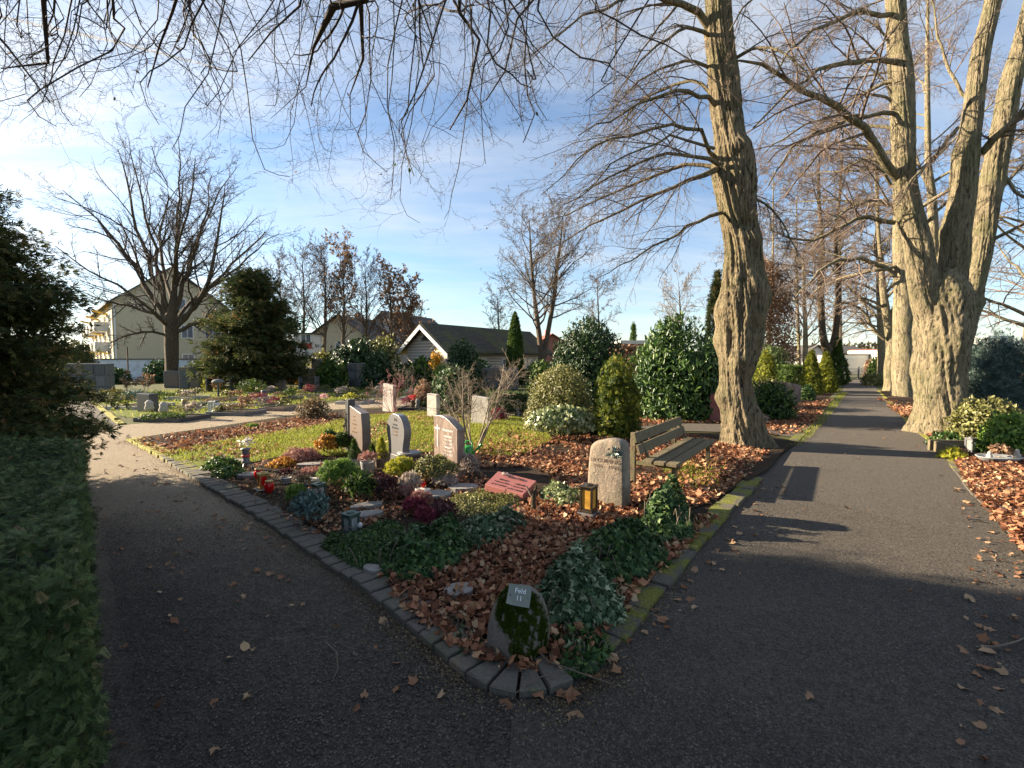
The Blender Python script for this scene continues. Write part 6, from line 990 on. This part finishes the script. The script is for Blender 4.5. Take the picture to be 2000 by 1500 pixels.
for (px, w_, h_, mt, dd, lb) in [(560, 80, 50, 'rhodo', 33, 'dark shrub between the yew tree trunk and the shed'), (640, 60, 44, 'thuja', 28, 'dark green shrub behind the stepped urn stack'), (735, 70, 60, 'rhodo', 27, 'dark evergreen right of the dark urn wall'), (820, 60, 46, 'thuja', 26, 'evergreen shrub right below the boarded gable'), (925, 70, 46, 'rhodo', 27, 'dark shrub below the mossy chapel roof'), (1060, 60, 40, 'thuja', 28, 'shrub row right of the columnar cypress'), (380, 60, 40, 'ivy', 30, 'dark bush right of the spreading tree trunk'), (210, 60, 26, 'ivy', 33, 'low dark bush in front of the left end of the white wall')]:
    far(lb, px, 745, w_, h_, mt, 'oval', .2, dd, cov=1.8)
# right edge
ms('large blue green juniper at the right edge behind the massive lime', 1978, 846, 190, 188, 'blue', 'needle', .14, 'blue_conifer', 'conifer', lump=.25, nmax=22000, cov=2)
ms('yellow green azalea in front of the blue juniper', 1968, 876, 140, 92, 'olive', 'oval', .075, 'azalea', lump=.25, nmax=14000)
ms('fresh green shrub at the right picture edge above the planter', 1995, 896, 90, 84, 'fresh', 'oval', .075, 'azalea', nmax=9000)
ms('small silvery blue dwarf pine standing on a stem behind the planter', 1948, 868, 38, 46, 'blue', 'needle', .09, 'dwarf_pine', 'conifer', cov=2.2)
ms('low green creeping plant left of the glass lantern', 1868, 876, 60, 28, 'laurel', 'oval', .06, 'small_plant', 'plant', shape='mound'); ms('yellow grass tuft at the edge of the brown leaves', 1872, 900, 46, 20, 'yellow', 'tuft', .09, 'grass_tuft', 'plant', shape='mound')
ms('dark yew shrub right behind the massive lime', 1905, 830, 60, 150, 'thuja', 'scale', .14, 'shrub', lump=.2, nmax=7000)
ms('narrow yellow green thuja seen between two lime trunks', 1806, 772, 26, 62, 'thujay', 'scale', .18, 'thuja', 'conifer')
g = G(1962, 908, .03)+[0, .1, 0]; e = empty('planter_bowl', g, 'wide grey oval planter bowl with stone figures and reddish succulents on the brown leaves', 'planter'); MB().lathe([(.14, 0), (.19, .03), (.24, .11), (.255, .125), (.23, .125), (.2, .09), (.004, .09)], 24, g, 1.35, .9).build('bowl', 'grepot', e, True)
p, nn_ = dome(260, g+[.02, 0, .10], .14, .22, 'round', .2, .5, 7); leaves('succulents', p, nn_, .06, 'oval', 'rust', e, jit=.6)
for dx, s in ((-.22, .8), (.24, 1)): props(MB().lathe([(.04*s, 0), (.055*s, .03*s), (.05*s, .08*s), (.03*s, .1*s), (.035*s, .13*s), (.02*s, .16*s), (.004, .165*s)], 12, g+[dx, -.06, .09]).build('stone_figurine', 'palestone', None, True), 'small pale stone figurine at the %s end of the planter bowl' % ('left' if dx < 0 else 'right'), 'figurine', 'figurines in the planter bowl')
g = G(1895, 882, .03); lantern('silver lantern with clear panes right of the massive lime trunk', g, .13, .27, 'granite', 'clear', 'whitewax', .3)
gA = G(1922, 892, .03); gB = G(1924, 868, .03); e = empty('grave_edging', gA, 'weathered wooden grave edging board behind the planter bowl', 'grave edging'); MB().box(gA+[.35, .55, .10], (1.6, .06, .2), math.radians(-6)).build('rear_board', 'wood', e, bevel=.004); MB().box(gA+[-.42, .3, .09], (.06, .5, .2), math.radians(-6)).build('side_board', 'wood', e, bevel=.004)
# upright pale stones in the middle ground
def upright(label, pxl, pxr, py, top, T, mat, deg=-35, shape='flat', lean=0, name='headstone', z=0.03, tx=None, group=None):
    oL = G2(pxl, py, z); u, n = uframe(deg); W_ = wfor(oL, u, pxr); H_ = (py-top)*oL[1]/F
    ol = {'flat': [(0, -.05), (W_, -.05), (W_*.99, H_*.98), (0.01, H_)], 'slant': [(0, -.05), (W_, -.05), (W_*1.0, H_*.94), (W_*.1, H_)], 'round': [(0, -.05), (W_, -.05), (W_, H_*.82), (W_*.85, H_*.95), (W_*.5, H_), (W_*.15, H_*.95), (0, H_*.82)], 'wave': [(0, -.05), (W_, -.05), (W_, H_*.8), (W_*.7, H_*.95), (W_*.35, H_), (0, H_*.9)]}[shape]
    c = v3(oL, z)+v3(u*W_/2); e = empty(name, c, label, 'headstone', group); MB().prism(ol, v3(oL, z), u, n, T).build('slab', mat, e, bevel=.008)
    if tx: inscription(tx, H_*.12, v3(oL, z)+v3(u)*W_*.5+np.array([0, 0, H_*.6])+v3(n)*.002, v3(u), (0, 0, 1), v3(n), 'carve', e)
    return e
upright('pale rough upright slab behind the pink twigged bush', 747, 767, 803, 748, .12, 'palestone', -40, 'slant')
upright('pale rough upright slab between the reddish shrub and the dark ivy shrub', 834, 852, 815, 768, .14, 'palestone', -40)
upright('broad pale upright slab behind the bare multi stemmed bush', 919, 953, 830, 772, .14, 'palestone', -30, 'slant')
upright('dark low memorial block with an arched niche on the front grave', 268, 289, 803, 768, .3, 'darkstone', -20, name='memorial_block')
upright('small red granite headstone left of the urn stack with bench', 543, 556, 762, 742, .12, 'redgran', -20); upright('tapering grey green stone right of the urn stack', 647, 657, 758, 737, .15, 'slate', -20, 'round')
upright('mottled grey headstone beside the thuja cones on the avenue', 1584, 1601, 768, 747, .15, 'palestone', -20); upright('wide brown wavy topped headstone behind the glossy rhododendron', 1484, 1566, 782, 744, .2, 'redgran', -12, 'wave'); upright('red brown block at the foot of the huge laurel', 1385, 1412, 822, 768, .2, 'redplaque', -20)
upright('slim light stone behind the thuja ball', 1256, 1262, 800, 762, .1, 'palestone', -20); upright('light stone pillar inside the thuja hedge', 1536, 1542, 748, 737, .15, 'palestone', -10)
g = G(1352, 824); e = empty('wooden_lantern', g, 'tiny orange wooden lantern on the leaves in front of the huge laurel', 'lantern'); MB().box(g+[-.05, 0, .08], (.03, .1, .16)).box(g+[.05, 0, .08], (.03, .1, .16)).build('posts', 'amberglass', e); MB().box(g+[0, 0, .17], (.16, .12, .03)).build('roof', 'wood', e)
lantern('small dark lantern on the lawn behind the broad pale slab', G(1012, 816), .12, .27, 'bronze', 'clear', 'whitewax', .3, roof='peak')
ms('crimson heather bush beside the broad pale slab', 974, 826, 34, 26, 'redheath', 'tuft', .08, 'heather', 'heather', 'heathers on the field graves')
# urn walls ------------------------------------------------
def urnwall(label, px, py, cols, rows, cell, dep=None, mats=('urn', 'urn2', 'darkstone'), deg=0, heights=None, T=.45):
    dep = dep or G(px, py)[1]; o = P(px, py, dep); o[2] = 0; u, n = uframe(deg); e = empty('urn_wall', o, label, 'urn wall', 'columbarium walls behind the graves'); heights = heights or [rows]*cols
    for i_, hh_ in enumerate(heights):
        for j in range(hh_):
            z0 = j*cell*1.05; b = o+v3(u)*(i_*cell+cell/2)-v3(n)*T/2; MB().box(b+[0, 0, z0+cell*.525], (cell-.012, T, cell*1.05-.012), math.radians(deg)).build('urn_chamber', 'urn', e, bevel=.015)
            f = MB().box(o+v3(u)*(i_*cell+cell/2)+v3(n)*.012+[0, 0, z0+cell*.525], (cell*.78, .03, cell*.8), math.radians(deg)).build('niche_plate', random.choice(mats), e)
    return e
urnwall('tall dark urn wall at the far left behind the side path', 100, 779, 5, 3, .50, deg=0, mats=('urn', 'darkstone', 'darkstone', 'urn2'))
urnwall('urn chambers to both sides of the spreading tree trunk', 320, 758, 3, 1, 1.0, heights=[1, 1, 1]); urnwall('stepped urn chambers right of the spreading tree trunk', 350, 760, 2, 2, .62, heights=[2, 1])
urnwall('long two tier urn wall under the yew tree', 460, 757, 4, 2, .62); urnwall('stepped urn stack with a grey bench in front', 592, 755, 3, 3, .56, heights=[2, 3, 2]); urnwall('dark urn wall below the black green holly', 680, 757, 3, 3, .48); urnwall('brick coloured urn wall in front of the chapel windows', 930, 762, 4, 2, .6, mats=('urn2', 'redgran')); urnwall('grey urn wall left of the amber tree', 775, 752, 4, 3, .42)
def smallbench(label, px, py, w_):
    g = G(px, py); dp = g[1]; W_ = w_*dp/F; e = empty('small_bench', g, label, 'bench', 'small benches at the urn walls')
    for s in (-1, 1): MB().box(g+[s*W_/2, 0, .38], (.07, .5, .78)).build('leg', 'granite', e)
    for z in (.72, .55): MB().box(g+[0, .2, z], (W_+.1, .04, .13)).build('backrest_slat', 'bark3', e)
    MB().box(g+[0, 0, .42], (W_+.1, .42, .05)).build('seat', 'bark3', e)
smallbench('small grey bench with dark slats in front of the stepped urn stack', 604, 762, 32); smallbench('small dark bench near the yellow green bush on the left', 432, 765, 46)
# grave plots
def grave(label, pl, pr, py, L_, mat='darkstone', plants=(), h=.12, deg=-8):
    o = G(pl, py); u, n = uframe(deg); W_ = wfor(o[:2], u, pr); e = empty('grave_plot', o+v3(u)*W_/2, label, 'grave', 'graves on the field lawn'); b = .07; c0 = o+v3(u)*W_/2-v3(n)*L_/2; rz = math.radians(deg)
    m = MB(); 
    for s in (0, 1): m.box(o+v3(u)*W_/2-v3(n)*(L_*s)+[0, 0, h/2], (W_, b, h), rz)
    for s in (0, 1): m.box(o+v3(u)*(W_*s+(b/2 if s == 0 else -b/2))-v3(n)*L_/2+[0, 0, h/2-.002], (b-.004, L_-b, h), rz)
    m.build('stone_frame', mat, e, bevel=.006); MB().box(c0+[0, 0, h*.4], (W_-b*2, L_-b, h*.7), rz).build('soil', 'soil', e)
    for (fx, fy, r, hh_, mt, tm, nm) in plants:
        c = o+v3(u)*W_*fx-v3(n)*L_*fy; p, q_ = dome(int(60+420*r), c+[0, 0, h*.6], r*.85, hh_*1.1, 'round', .2, .4, random.randint(0, 99)); leaves(nm, p, q_, .085, tm, mt, e, jit=.6)
H1 = ('drybrown', 'tuft', 'heather'); H2 = ('redheath', 'tuft', 'heather'); H3 = ('olive', 'oval', 'green_plant'); H4 = ('olive', 'tuft', 'olive_plant'); H5 = ('paleheath', 'oval', 'pale_flowers'); H6 = ('thuja', 'scale', 'dwarf_shrub'); H7 = ('rust', 'oval', 'rusty_plant'); H8 = ('blue', 'lance', 'silver_plant')
pl_ = lambda *a: [(x, y, r, h, *k) for x, y, r, h, k in a]
grave('dark framed grave with clipped green edging nearest the cross path', 262, 348, 824, 1.1, 'darkstone', pl_((.4, .15, .5, .12, H6), (.75, .2, .35, .12, H6), (.6, .7, .3, .35, H4), (.85, .65, .22, .4, H5)))
grave('grey framed grave with pink heather beside the cross path', 403, 476, 812, 1.0, 'granite', pl_((.2, .3, .25, .2, H3), (.55, .3, .4, .25, H1), (.8, .4, .25, .5, H7)))
grave('pale framed grave with heather and grey pebbles in the second row', 366, 422, 800, 1.3, 'palestone', pl_((.5, .5, .6, .3, H1), (.3, .2, .25, .15, H8)))
grave('brown framed grave left of the hydrangea bush', 505, 554, 803, 1.0, 'redgran', pl_((.3, .5, .3, .35, H2), (.7, .4, .3, .3, H3)))
grave('round grave with crimson flowers and white ornaments', 470, 512, 796, 1.0, 'granite', pl_((.3, .5, .35, .4, H2), (.75, .4, .25, .25, H5)))
grave('grave with silver foliage behind the dark memorial block', 205, 262, 800, 1.6, 'palestone', pl_((.3, .5, .5, .55, H8), (.6, .3, .45, .5, H8), (.8, .7, .4, .5, H6), (.1, .8, .3, .4, H7)))
grave('grave with a heap of wreaths at the tall urn wall', 165, 210, 785, 1.3, 'darkstone', pl_((.4, .5, .5, .35, H4), (.8, .4, .35, .4, H3)))
grave('grave under the spreading tree with white figures', 318, 360, 782, 1.4, 'palestone', pl_((.3, .5, .3, .3, H3), (.65, .5, .4, .3, H5), (.9, .6, .3, .4, H3)))
for k, (a, b, y, lb) in enumerate([(412, 450, 783, 'grave with a parasol like bird bath in the back row'), (455, 500, 782, 'grave with a large round green bush'), (520, 560, 785, 'back row grave with purple heather'), (560, 600, 778, 'back row grave in front of the russet shrub'), (655, 705, 790, 'grave with low yellow flowers right of the hydrangea bush'), (640, 690, 776, 'grave in front of the tapering grey stone'), (700, 745, 776, 'grave left of the pink twigged bush in the back row'), (780, 826, 781, 'grave with silver leaves right of the pink twigged bush'), (585, 640, 768, 'narrow grave just behind the hydrangea bush'), (480, 520, 772, 'grave directly below the long urn wall')]):
    Q = [pl_((.3, .5, .35, .3, H3), (.7, .5, .35, .3, H7)), pl_((.4, .5, .7, .75, H6)), pl_((.3, .4, .35, .3, H1), (.7, .5, .3, .4, H6)), pl_((.3, .5, .35, .25, H4), (.7, .5, .3, .5, H2)), pl_((.3, .5, .35, .3, ('yellow', 'oval', 'yellow_flowers')), (.75, .5, .35, .25, H3)), pl_((.3, .5, .4, .35, H5), (.7, .5, .35, .3, H3)), pl_((.3, .5, .4, .35, H1), (.7, .5, .35, .4, H5)), pl_((.4, .5, .6, .35, H8), (.8, .5, .35, .3, H8)), pl_((.3, .5, .4, .3, H7), (.7, .5, .3, .3, H4)), pl_((.4, .5, .4, .35, H3), (.8, .5, .3, .3, H5))][k]
    grave(lb, a, b, y, 1.2, ['granite', 'palestone', 'darkstone'][k % 3], Q)
grave('dark grave edge with red roses right of the pink twigged bush', 776, 832, 803, .8, 'darkstone', pl_((.15, .5, .22, .35, H2), (.5, .5, .15, .2, H1), (.8, .5, .2, .2, H3)))
g = G(806, 800); e = empty('rose_vase', g, 'slim vase with a ball of red roses on the dark grave edge', 'vase'); MB().lathe([(.06, 0), (.08, .05), (.05, .25), (.07, .33), (.004, .33)], 12, g).build('vase_body', 'bronze', e, True); p, nn_ = dome(90, g+[0, 0, .3], .15, .22, 'round', .1, .5, 2); leaves('roses', p, nn_, .07, 'oval', 'redpetal', e)
g = G(816, 802); props(MB().lathe([(.08, 0), (.11, .12), (.07, .25), (.08, .32), (.06, .4), (.004, .43)], 12, g).build('stone_figurine', 'slate', None, True), 'grey seated stone figurine right of the red rose vase', 'figurine')
g = G(427, 785); e = empty('bird_bath', g, 'bird bath shaped ornament with round pale top on a thin post', 'ornament'); MB().tube([g, g+[0, 0, .8]], .04, 8).build('post', 'darkstone', e); MB().lathe([(.05, .77), (.22, .80), (.24, .84), (.16, .92), (.004, .95)], 18, g).build('top', 'urn', e, True)
for i_, (x, y, nm, lb) in enumerate([(330, 806, 'w', 'white round ornament stone left of the ring sculpture on the front grave'), (302, 802, 'w', 'pale stone ornament in the middle of the front grave')]):
    g = G(x-10, y, .1); props(MB().lathe([(.1, 0), (.14, .08), (.1, .2), (.12, .26), (.05, .34), (.004, .35)], 12, g).build('grave_ornament', 'palestone', None, True), lb, 'ornament', 'ornaments on the front grave')
lantern('white lantern on the corner of the pink heather grave', G(408, 810)+[0, .15, .1], .16, .32, 'whitetrim', 'clear', 'whitewax', .1)
jar('brown candle jar on the pale framed grave', G(362, 800), .13, .36, 'brownpot', 'brass', 'candle jars on the field graves'); jar('white candle jar on the pale framed grave corner', G(424, 802), .11, .34, 'whitepot', 'granite', 'candle jars on the field graves'); jar('dark red candle lamp on a post between two graves', G(516, 790), .13, .55, 'redplaque', 'darkpot', 'candle jars on the field graves')
# ------------------------------------------------------------------ walls and buildings
def quadwall(name, mb, a, b, z0, z1, mat, parent): return mb
def fbox(o, u, W_, n, Dp, z0, z1):
    a = v3(o); P0 = [a, a+v3(u)*W_, a+v3(u)*W_-v3(n)*Dp, a-v3(n)*Dp]; return [p+[0, 0, z0] for p in P0]+[p+[0, 0, z1] for p in P0]
BOXF = [(0, 1, 5, 4), (1, 2, 6, 5), (2, 3, 7, 6), (3, 0, 4, 7), (4, 5, 6, 7), (3, 2, 1, 0)]
def window(parent, o, u, n, x, z, w_, h_, frame='whitetrim', glass='winglass'):
    rz = math.atan2(u[1], u[0]); c = v3(o)+v3(u)*x+[0, 0, z]; m = MB(); t = .08
    m.box(c+v3(n)*.03+[0, 0, h_/2], (w_, .07, t), rz).box(c+v3(n)*.03-[0, 0, h_/2], (w_, .09, t), rz)
    for s in (-1, 1): m.box(c+v3(n)*.03+v3(u)*s*(w_/2-t/2), (t, .065, h_-t), rz)
    m.box(c+v3(n)*.028, (.05, .05, h_-t), rz); f = m.build('window', frame, parent); MB().box(c+v3(n)*.012, (w_-t, .02, h_-t), rz).build('pane', glass, f)
# whitewashed wall
yw = 38.0; x0 = P(150, 740, yw)[0]; x1 = P(470, 740, yw)[0]; e = empty('white_wall', ((x0+x1)/2, yw, 0), 'long whitewashed garden wall with dark coping behind the left graves', 'wall'); MB().box(((x0+x1)/2, yw, .85), (x1-x0, .25, 1.7)).build('wall', 'whitewall', e); MB().box(((x0+x1)/2, yw, 1.74), (x1-x0+.1, .36, .08)).build('coping', 'roofdark', e)
g = P(251, 745, 36.5); props(MB().tube([(g[0], 36.5, 0), (g[0], 36.5, 2.7)], .05, 6).build('fence_post', 'bark3'), 'rusty fence post standing before the white wall', 'post')
# apartment block
def apartment():
    oL = P(222, 700, 50)[:2]; deg = 45; W_ = wfor(oL, uframe(deg)[0], 446); ze, za = hz(588, 50), 11.9
    e, o, u, n = gabled('apartment_block', 'cream rendered apartment block with a wide gable behind the spreading bare tree', oL, deg, W_, 27, ze, za, 'cream', 'roofdark', [(W_*.62, ze*.2, 1.2, 1.4), (W_*.86, ze*.2, 1.7, 1.5), (W_*.62, ze*.62, 1.2, 1.4), (W_*.86, ze*.62, 1.7, 1.4), (W_*.56, ze*1.02, 1.2, 1.2)], over=.5, chim=2)
    uL = -np.array(n); nL = -np.array(u); oo = np.array(oL)
    for i_ in range(5):
        for j in range(3): window(e, oo, uL[:2], nL[:2], 2.2+i_*5.2, 1.5+j*(ze-1.2)/3, 1.7, 1.4)
        for j in range(3):
            c = v3(oo)+v3(uL[:2])*(4.9+i_*5.2)+v3(nL[:2])*.6+np.array([0, 0, .9+j*(ze-1.2)/3]); rz = math.atan2(uL[1], uL[0]); MB().box(c, (2.4, 1.2, 1.0), rz).build('balcony', 'paleren', e)
            if (i_+j) % 2 == 0: MB().box(c+[0, 0, 1.6], (2.4, 1.3, .06), rz, tilt=(.3, 'X')).build('awning', 'sunyellow', e)
    MB().box(o+v3(u[:2])*.2+v3(n[:2])*.08+np.array([0, 0, ze/2]), (.14, .14, ze-.2), math.radians(deg)).build('downpipe', 'whitetrim', e)
# gabled building generator
def gabled(name, label, oL, deg, W_, Dp, ze, za, wall, roof, wins=(), sidewins=(), over=.4, apex=.5, chim=0, group=None, cat='building'):
    u, n = uframe(deg); o = v3(oL); sh = -v3(n)*Dp; e = empty(name, o+v3(u)*W_/2, label, cat, group); z = np.array([0, 0, 1.0])
    fr = [o, o+v3(u)*W_, o+v3(u)*W_+z*ze, o+v3(u)*W_*apex+z*za, o+z*ze]; MB().add(fr+[p+sh for p in fr], [(0, 1, 2, 3, 4), (9, 8, 7, 6, 5), (0, 4, 9, 5), (1, 6, 7, 2), (0, 5, 6, 1)]).build('wall', wall, e)
    sl_ = (za-ze)/(W_*apex); rf = [o-v3(u)*over+z*(ze-over*sl_)+v3(n)*over, o+v3(u)*W_*apex+z*(za+.05)+v3(n)*over, o+v3(u)*(W_+over)+z*(ze-over*sl_)+v3(n)*over]; m = MB(); s2 = -v3(n)*(Dp+2*over); t = z*.14
    for a, b in ((0, 1), (1, 2)): q = [rf[a], rf[b], rf[b]+s2, rf[a]+s2]; m.add(q+[p+t for p in q], [(3, 2, 1, 0), (4, 5, 6, 7), (0, 1, 5, 4), (1, 2, 6, 5), (2, 3, 7, 6), (3, 0, 4, 7)])
    r_ = m.build('roof', roof, e)
    for k in range(chim): MB().box(o+v3(u)*W_*apex+sh*(.3+.4*k)+z*(za+.3), (.5, .5, 1.0), math.radians(deg)).build('chimney', 'brickpink', r_)
    for (x, zz_, a, b) in wins: window(e, oL, u, n, x, zz_, a, b)
    us = -np.array(n); ns = np.array(u); oR = (o+v3(u)*W_)[:2]
    for (x, zz_, a, b) in sidewins: window(e, oR, us, ns, x, zz_, a, b)
    return e, o, u, n
apartment()
# chapel
Yc = 31.0; oL = P(796, 700, Yc+1.2)[:2]; u, n = uframe(-35); W_ = wfor(oL, u, 873); ze = hz(679, Yc); za = hz(636, Yc)
e, o, u, n = gabled('chapel', 'low chapel with pale boarded gable and mossy tiled roof in the middle distance', oL, -35, W_, 12.0, ze, za, 'boards', 'roofmoss', (), [(6.5, 1.0, 1.2, 1.5), (9.3, 1.0, 1.6, 1.5), (3.5, 1.0, 1.2, 1.5)], .55)
for s, (a, b) in enumerate(((0, 1), (1, 2))):
    q = [o-v3(u)*.6+[0, 0, ze-.62*(za-ze)/(W_/2)], o+v3(u)*W_/2+[0, 0, za-.02], o+v3(u)*(W_+.6)+[0, 0, ze-.62*(za-ze)/(W_/2)]]; p0, p1 = q[a]+v3(n)*.62, q[b]+v3(n)*.62; d3 = np.array([0, 0, .22])
    MB().add([p0-d3, p1-d3, p1+[0, 0, .06], p0+[0, 0, .06]]+[x_-v3(n)*.06 for x_ in (p0-d3, p1-d3, p1+[0, 0, .06], p0+[0, 0, .06])], [(0, 1, 2, 3), (7, 6, 5, 4), (0, 4, 5, 1), (2, 6, 7, 3)]).build('bargeboard', 'whitetrim', e)
MB().add([o+v3(u)*W_*.36+[0, 0, za-.95]+v3(n)*.02, o+v3(u)*W_*.64+[0, 0, za-.95]+v3(n)*.02, o+v3(u)*W_*.5+[0, 0, za-.35]+v3(n)*.02], [(0, 1, 2)]).build('gable_opening', 'darkstone', e)
# houses
gabled('house', 'yellowish house with dark roof behind the slender bare trees', P(592, 700, 56)[:2], -14, 9.5, 14, hz(668, 56), hz(628, 56)+.5, 'cream', 'roofdark', [(2, 3, 1.2, 1.2), (5, 3, 1.2, 1.2), (7.7, 3, 1.2, 1.2)], [(3, 3, 1.2, 1.2), (7, 3, 1.2, 1.2), (11, 3, 1.2, 1.2)], chim=2, group='houses beyond the cemetery')
gabled('house', 'tall pale gabled house half hidden above the chapel left', P(700, 700, 62)[:2], -20, 8, 12, hz(660, 62), hz(612, 62), 'paleren', 'roofdark', [(2, 4, 1.1, 1.2), (5.5, 4, 1.1, 1.2)], group='houses beyond the cemetery')
e = empty('kiosk', P(602, 700, 40)*[1, 1, 0], 'small whitish shed with a red sign between yew and holly', 'shed'); c = P(601, 700, 40); MB().box((c[0], 40, 1.9), (1.6, 1.6, 3.8)).build('wall', 'paleren', e); MB().box((c[0]+.25, 39.16, hz(676, 40)), (.9, .06, .45)).build('red_sign', 'redpaint', e); window(e, (c[0]-.8, 39.2), np.array([1.0, 0]), np.array([0, -1.0]), 1.05, hz(662, 40), .9, .7); MB().box((c[0], 40, 3.85), (1.9, 1.9, .12)).build('roof', 'roofdark', e)
gabled('house', 'brown roofed house right behind the chapel', P(1010, 700, 60)[:2], 8, 9, 10, hz(695, 60), hz(663, 60)+.6, 'brickpink', 'roofred', [(3, 3, 1.2, .9)], chim=1, group='houses beyond the cemetery'); gabled('house', 'long red brown roofed house behind the twin stemmed lime', P(1062, 700, 66)[:2], 0, 9, 8, hz(690, 66), hz(672, 66)+1, 'brickpink', 'roofred', [(2, 3, 1.1, 1.1), (5, 3, 1.1, 1.1)], chim=2, group='houses beyond the cemetery')
def hall(label, pl, pr, dep, z1, mat, Dp=8, roofm='whitetrim', name='flat_building'):
    a = P(pl, 700, dep); b = P(pr, 700, dep); e = empty(name, ((a[0]+b[0])/2, dep, 0), label, 'building', 'houses beyond the cemetery'); MB().box(((a[0]+b[0])/2, dep+Dp/2, z1/2), (b[0]-a[0], Dp, z1)).build('wall', mat, e); MB().box(((a[0]+b[0])/2, dep+Dp/2, z1+.2), (b[0]-a[0]+.5, Dp+.5, .4)).build('flat_roof', roofm, e); return e
e = hall('flat roofed brick hall between the two laurels', 1215, 1290, 52, hz(672, 52), 'brickpink')
# houses at the end of the avenue
Ya = 62.0; a = P(1618, 700, Ya); W_ = P(1700, 700, Ya)[0]-a[0]; ze = hz(697, Ya); e = empty('white_house', (a[0]+W_/2, Ya, 0), 'white house with a broad dark roof at the far end of the avenue', 'building', 'houses beyond the cemetery')
MB().box((a[0]+W_/2, Ya+4, ze/2+.3), (W_, 8, ze+.6)).build('wall', 'paleren', e); zr = hz(674, Ya); X0, X1 = a[0]-.5, a[0]+W_+.5; MB().add([(X0, Ya-.5, ze+.5), (X1, Ya-.5, ze+.5), (X1, Ya+4, zr), (X0, Ya+4, zr), (X1, Ya+8.5, ze+.5), (X0, Ya+8.5, ze+.5)], [(0, 1, 2, 3), (3, 2, 4, 5), (0, 3, 5), (1, 4, 2), (0, 5, 4, 1)]).build('roof', 'roofdark', e)
for x in (1660, 1690): window(e, (a[0], Ya), np.array([1.0, 0]), np.array([0, -1.0]), P(x, 700, Ya)[0]-a[0], 1.7, 1.4, 1.1)
c = P(1668, 700, 55); e = empty('garage', (c[0], 55, 0), 'small white garage in front of the white house', 'building', 'houses beyond the cemetery'); MB().box((c[0], 57, 1.1), (3.4, 4, 2.2)).build('wall', 'whitetrim', e); MB().box((c[0], 57, 2.25), (3.7, 4.3, .12)).build('roof', 'roofdark', e); MB().box((c[0], 54.98, .95), (2.4, .06, 1.8)).build('garage_door', 'paleren', e)
gabled('house', 'dark roofed house left of the V forked lime', P(1560, 700, 60)[:2], 0, 4.5, 8, hz(700, 60), hz(676, 60), 'paleren', 'roofdark', group='houses beyond the cemetery'); gabled('house', 'red roofed low house right at the avenue end', P(1708, 700, 58)[:2], 30, 7, 8, hz(702, 58), hz(684, 58), 'paleren', 'roofred', group='houses beyond the cemetery')
e = hall('white flat roofed shop building at the right edge with a red band', 1800, 1945, 48, hz(690, 48), 'paleren', 10); a = P(1800, 700, 48); b = P(1945, 700, 48); MB().box(((a[0]+b[0])/2, 47.9, hz(703, 48)), (b[0]-a[0], .1, .5)).build('red_band', 'redpaint', e); MB().box(((a[0]+b[0])/2, 47.93, hz(697, 48)), (b[0]-a[0]-1, .06, .35)).build('window_band', 'winglass', e)
e = hall('light rooftop block with red edge above the shop building', 1928, 1962, 60, hz(662, 60), 'paleren', 5); a = P(1947, 700, 60); MB().box((a[0], 59.95, hz(672, 60)), (.9, .1, 1.2)).build('red_panel', 'redpaint', e)
# gate at the avenue end
Yg = G(1670, 741)[1]; e = empty('metal_gate', (P(1675, 740, Yg)[0], Yg, 0), 'low wire mesh gate closing the avenue at its far end', 'gate')
for x in (1652, 1676, 1700): MB().box((P(x, 740, Yg)[0], Yg, .55), (.1, .1, 1.1)).build('gate_post', 'granite', e)
m = MB(); xa, xb = P(1652, 740, Yg)[0], P(1700, 740, Yg)[0]
for z in (.15, .4, .65, .9): m.box(((xa+xb)/2, Yg+.02, z), (xb-xa, .03, .03))
for k in range(24): m.box((xa+(xb-xa)*k/23, Yg+.045, .52), (.02, .02, .8))
m.build('mesh_panel', 'granite', e)
for (x, y, h_, lb) in [(1703, 738, 52, 'thin light lamp post at the end of the avenue'), (1567, 735, 28, 'short white chimney like post left of the V forked lime')]: g = G(x, y); props(MB().tube([g, g+[0, 0, h_*g[1]/F]], .06, 6).build('lamp_post', 'paleren'), lb, 'post')
# ------------------------------------------------------------------ far wood, contrail
W = []; 
xs = rng.uniform(-150, 170, 26000); ys = 78+rng.uniform(0, 18, 26000); tpz = 3.2+2.2*vnoise(np.c_[xs*.08, 0*xs, 0*xs], 2)+1.0*vnoise(np.c_[xs*.3, 0*xs, 0*xs], 3); zs = rng.uniform(0, 1, 26000)**.8*tpz
props(leaves('far_woods', np.c_[xs, ys, zs], np.tile((0, -1.0, .3), (26000, 1)), .75, 'oval', leafmat('far_foliage', [(0, (.05, .04, .025)), (.5, (.09, .08, .04)), (1, (.15, .11, .07))], .9, .2, .1), jit=.7), kind='stuff')
a = ray(-60, 20)*900+[0, 0, 2]; b = ray(520, 158)*900+[0, 0, 2]; props(MB().tube([a, a*.5+b*.5+[0, 0, 6], b], [2.4, 2.8, .4], 6).build('contrail', leafmat('contrail_white', [(0, (.95, .95, .97)), (1, (.95, .95, .97))], 1, .8, 0)), kind='structure')
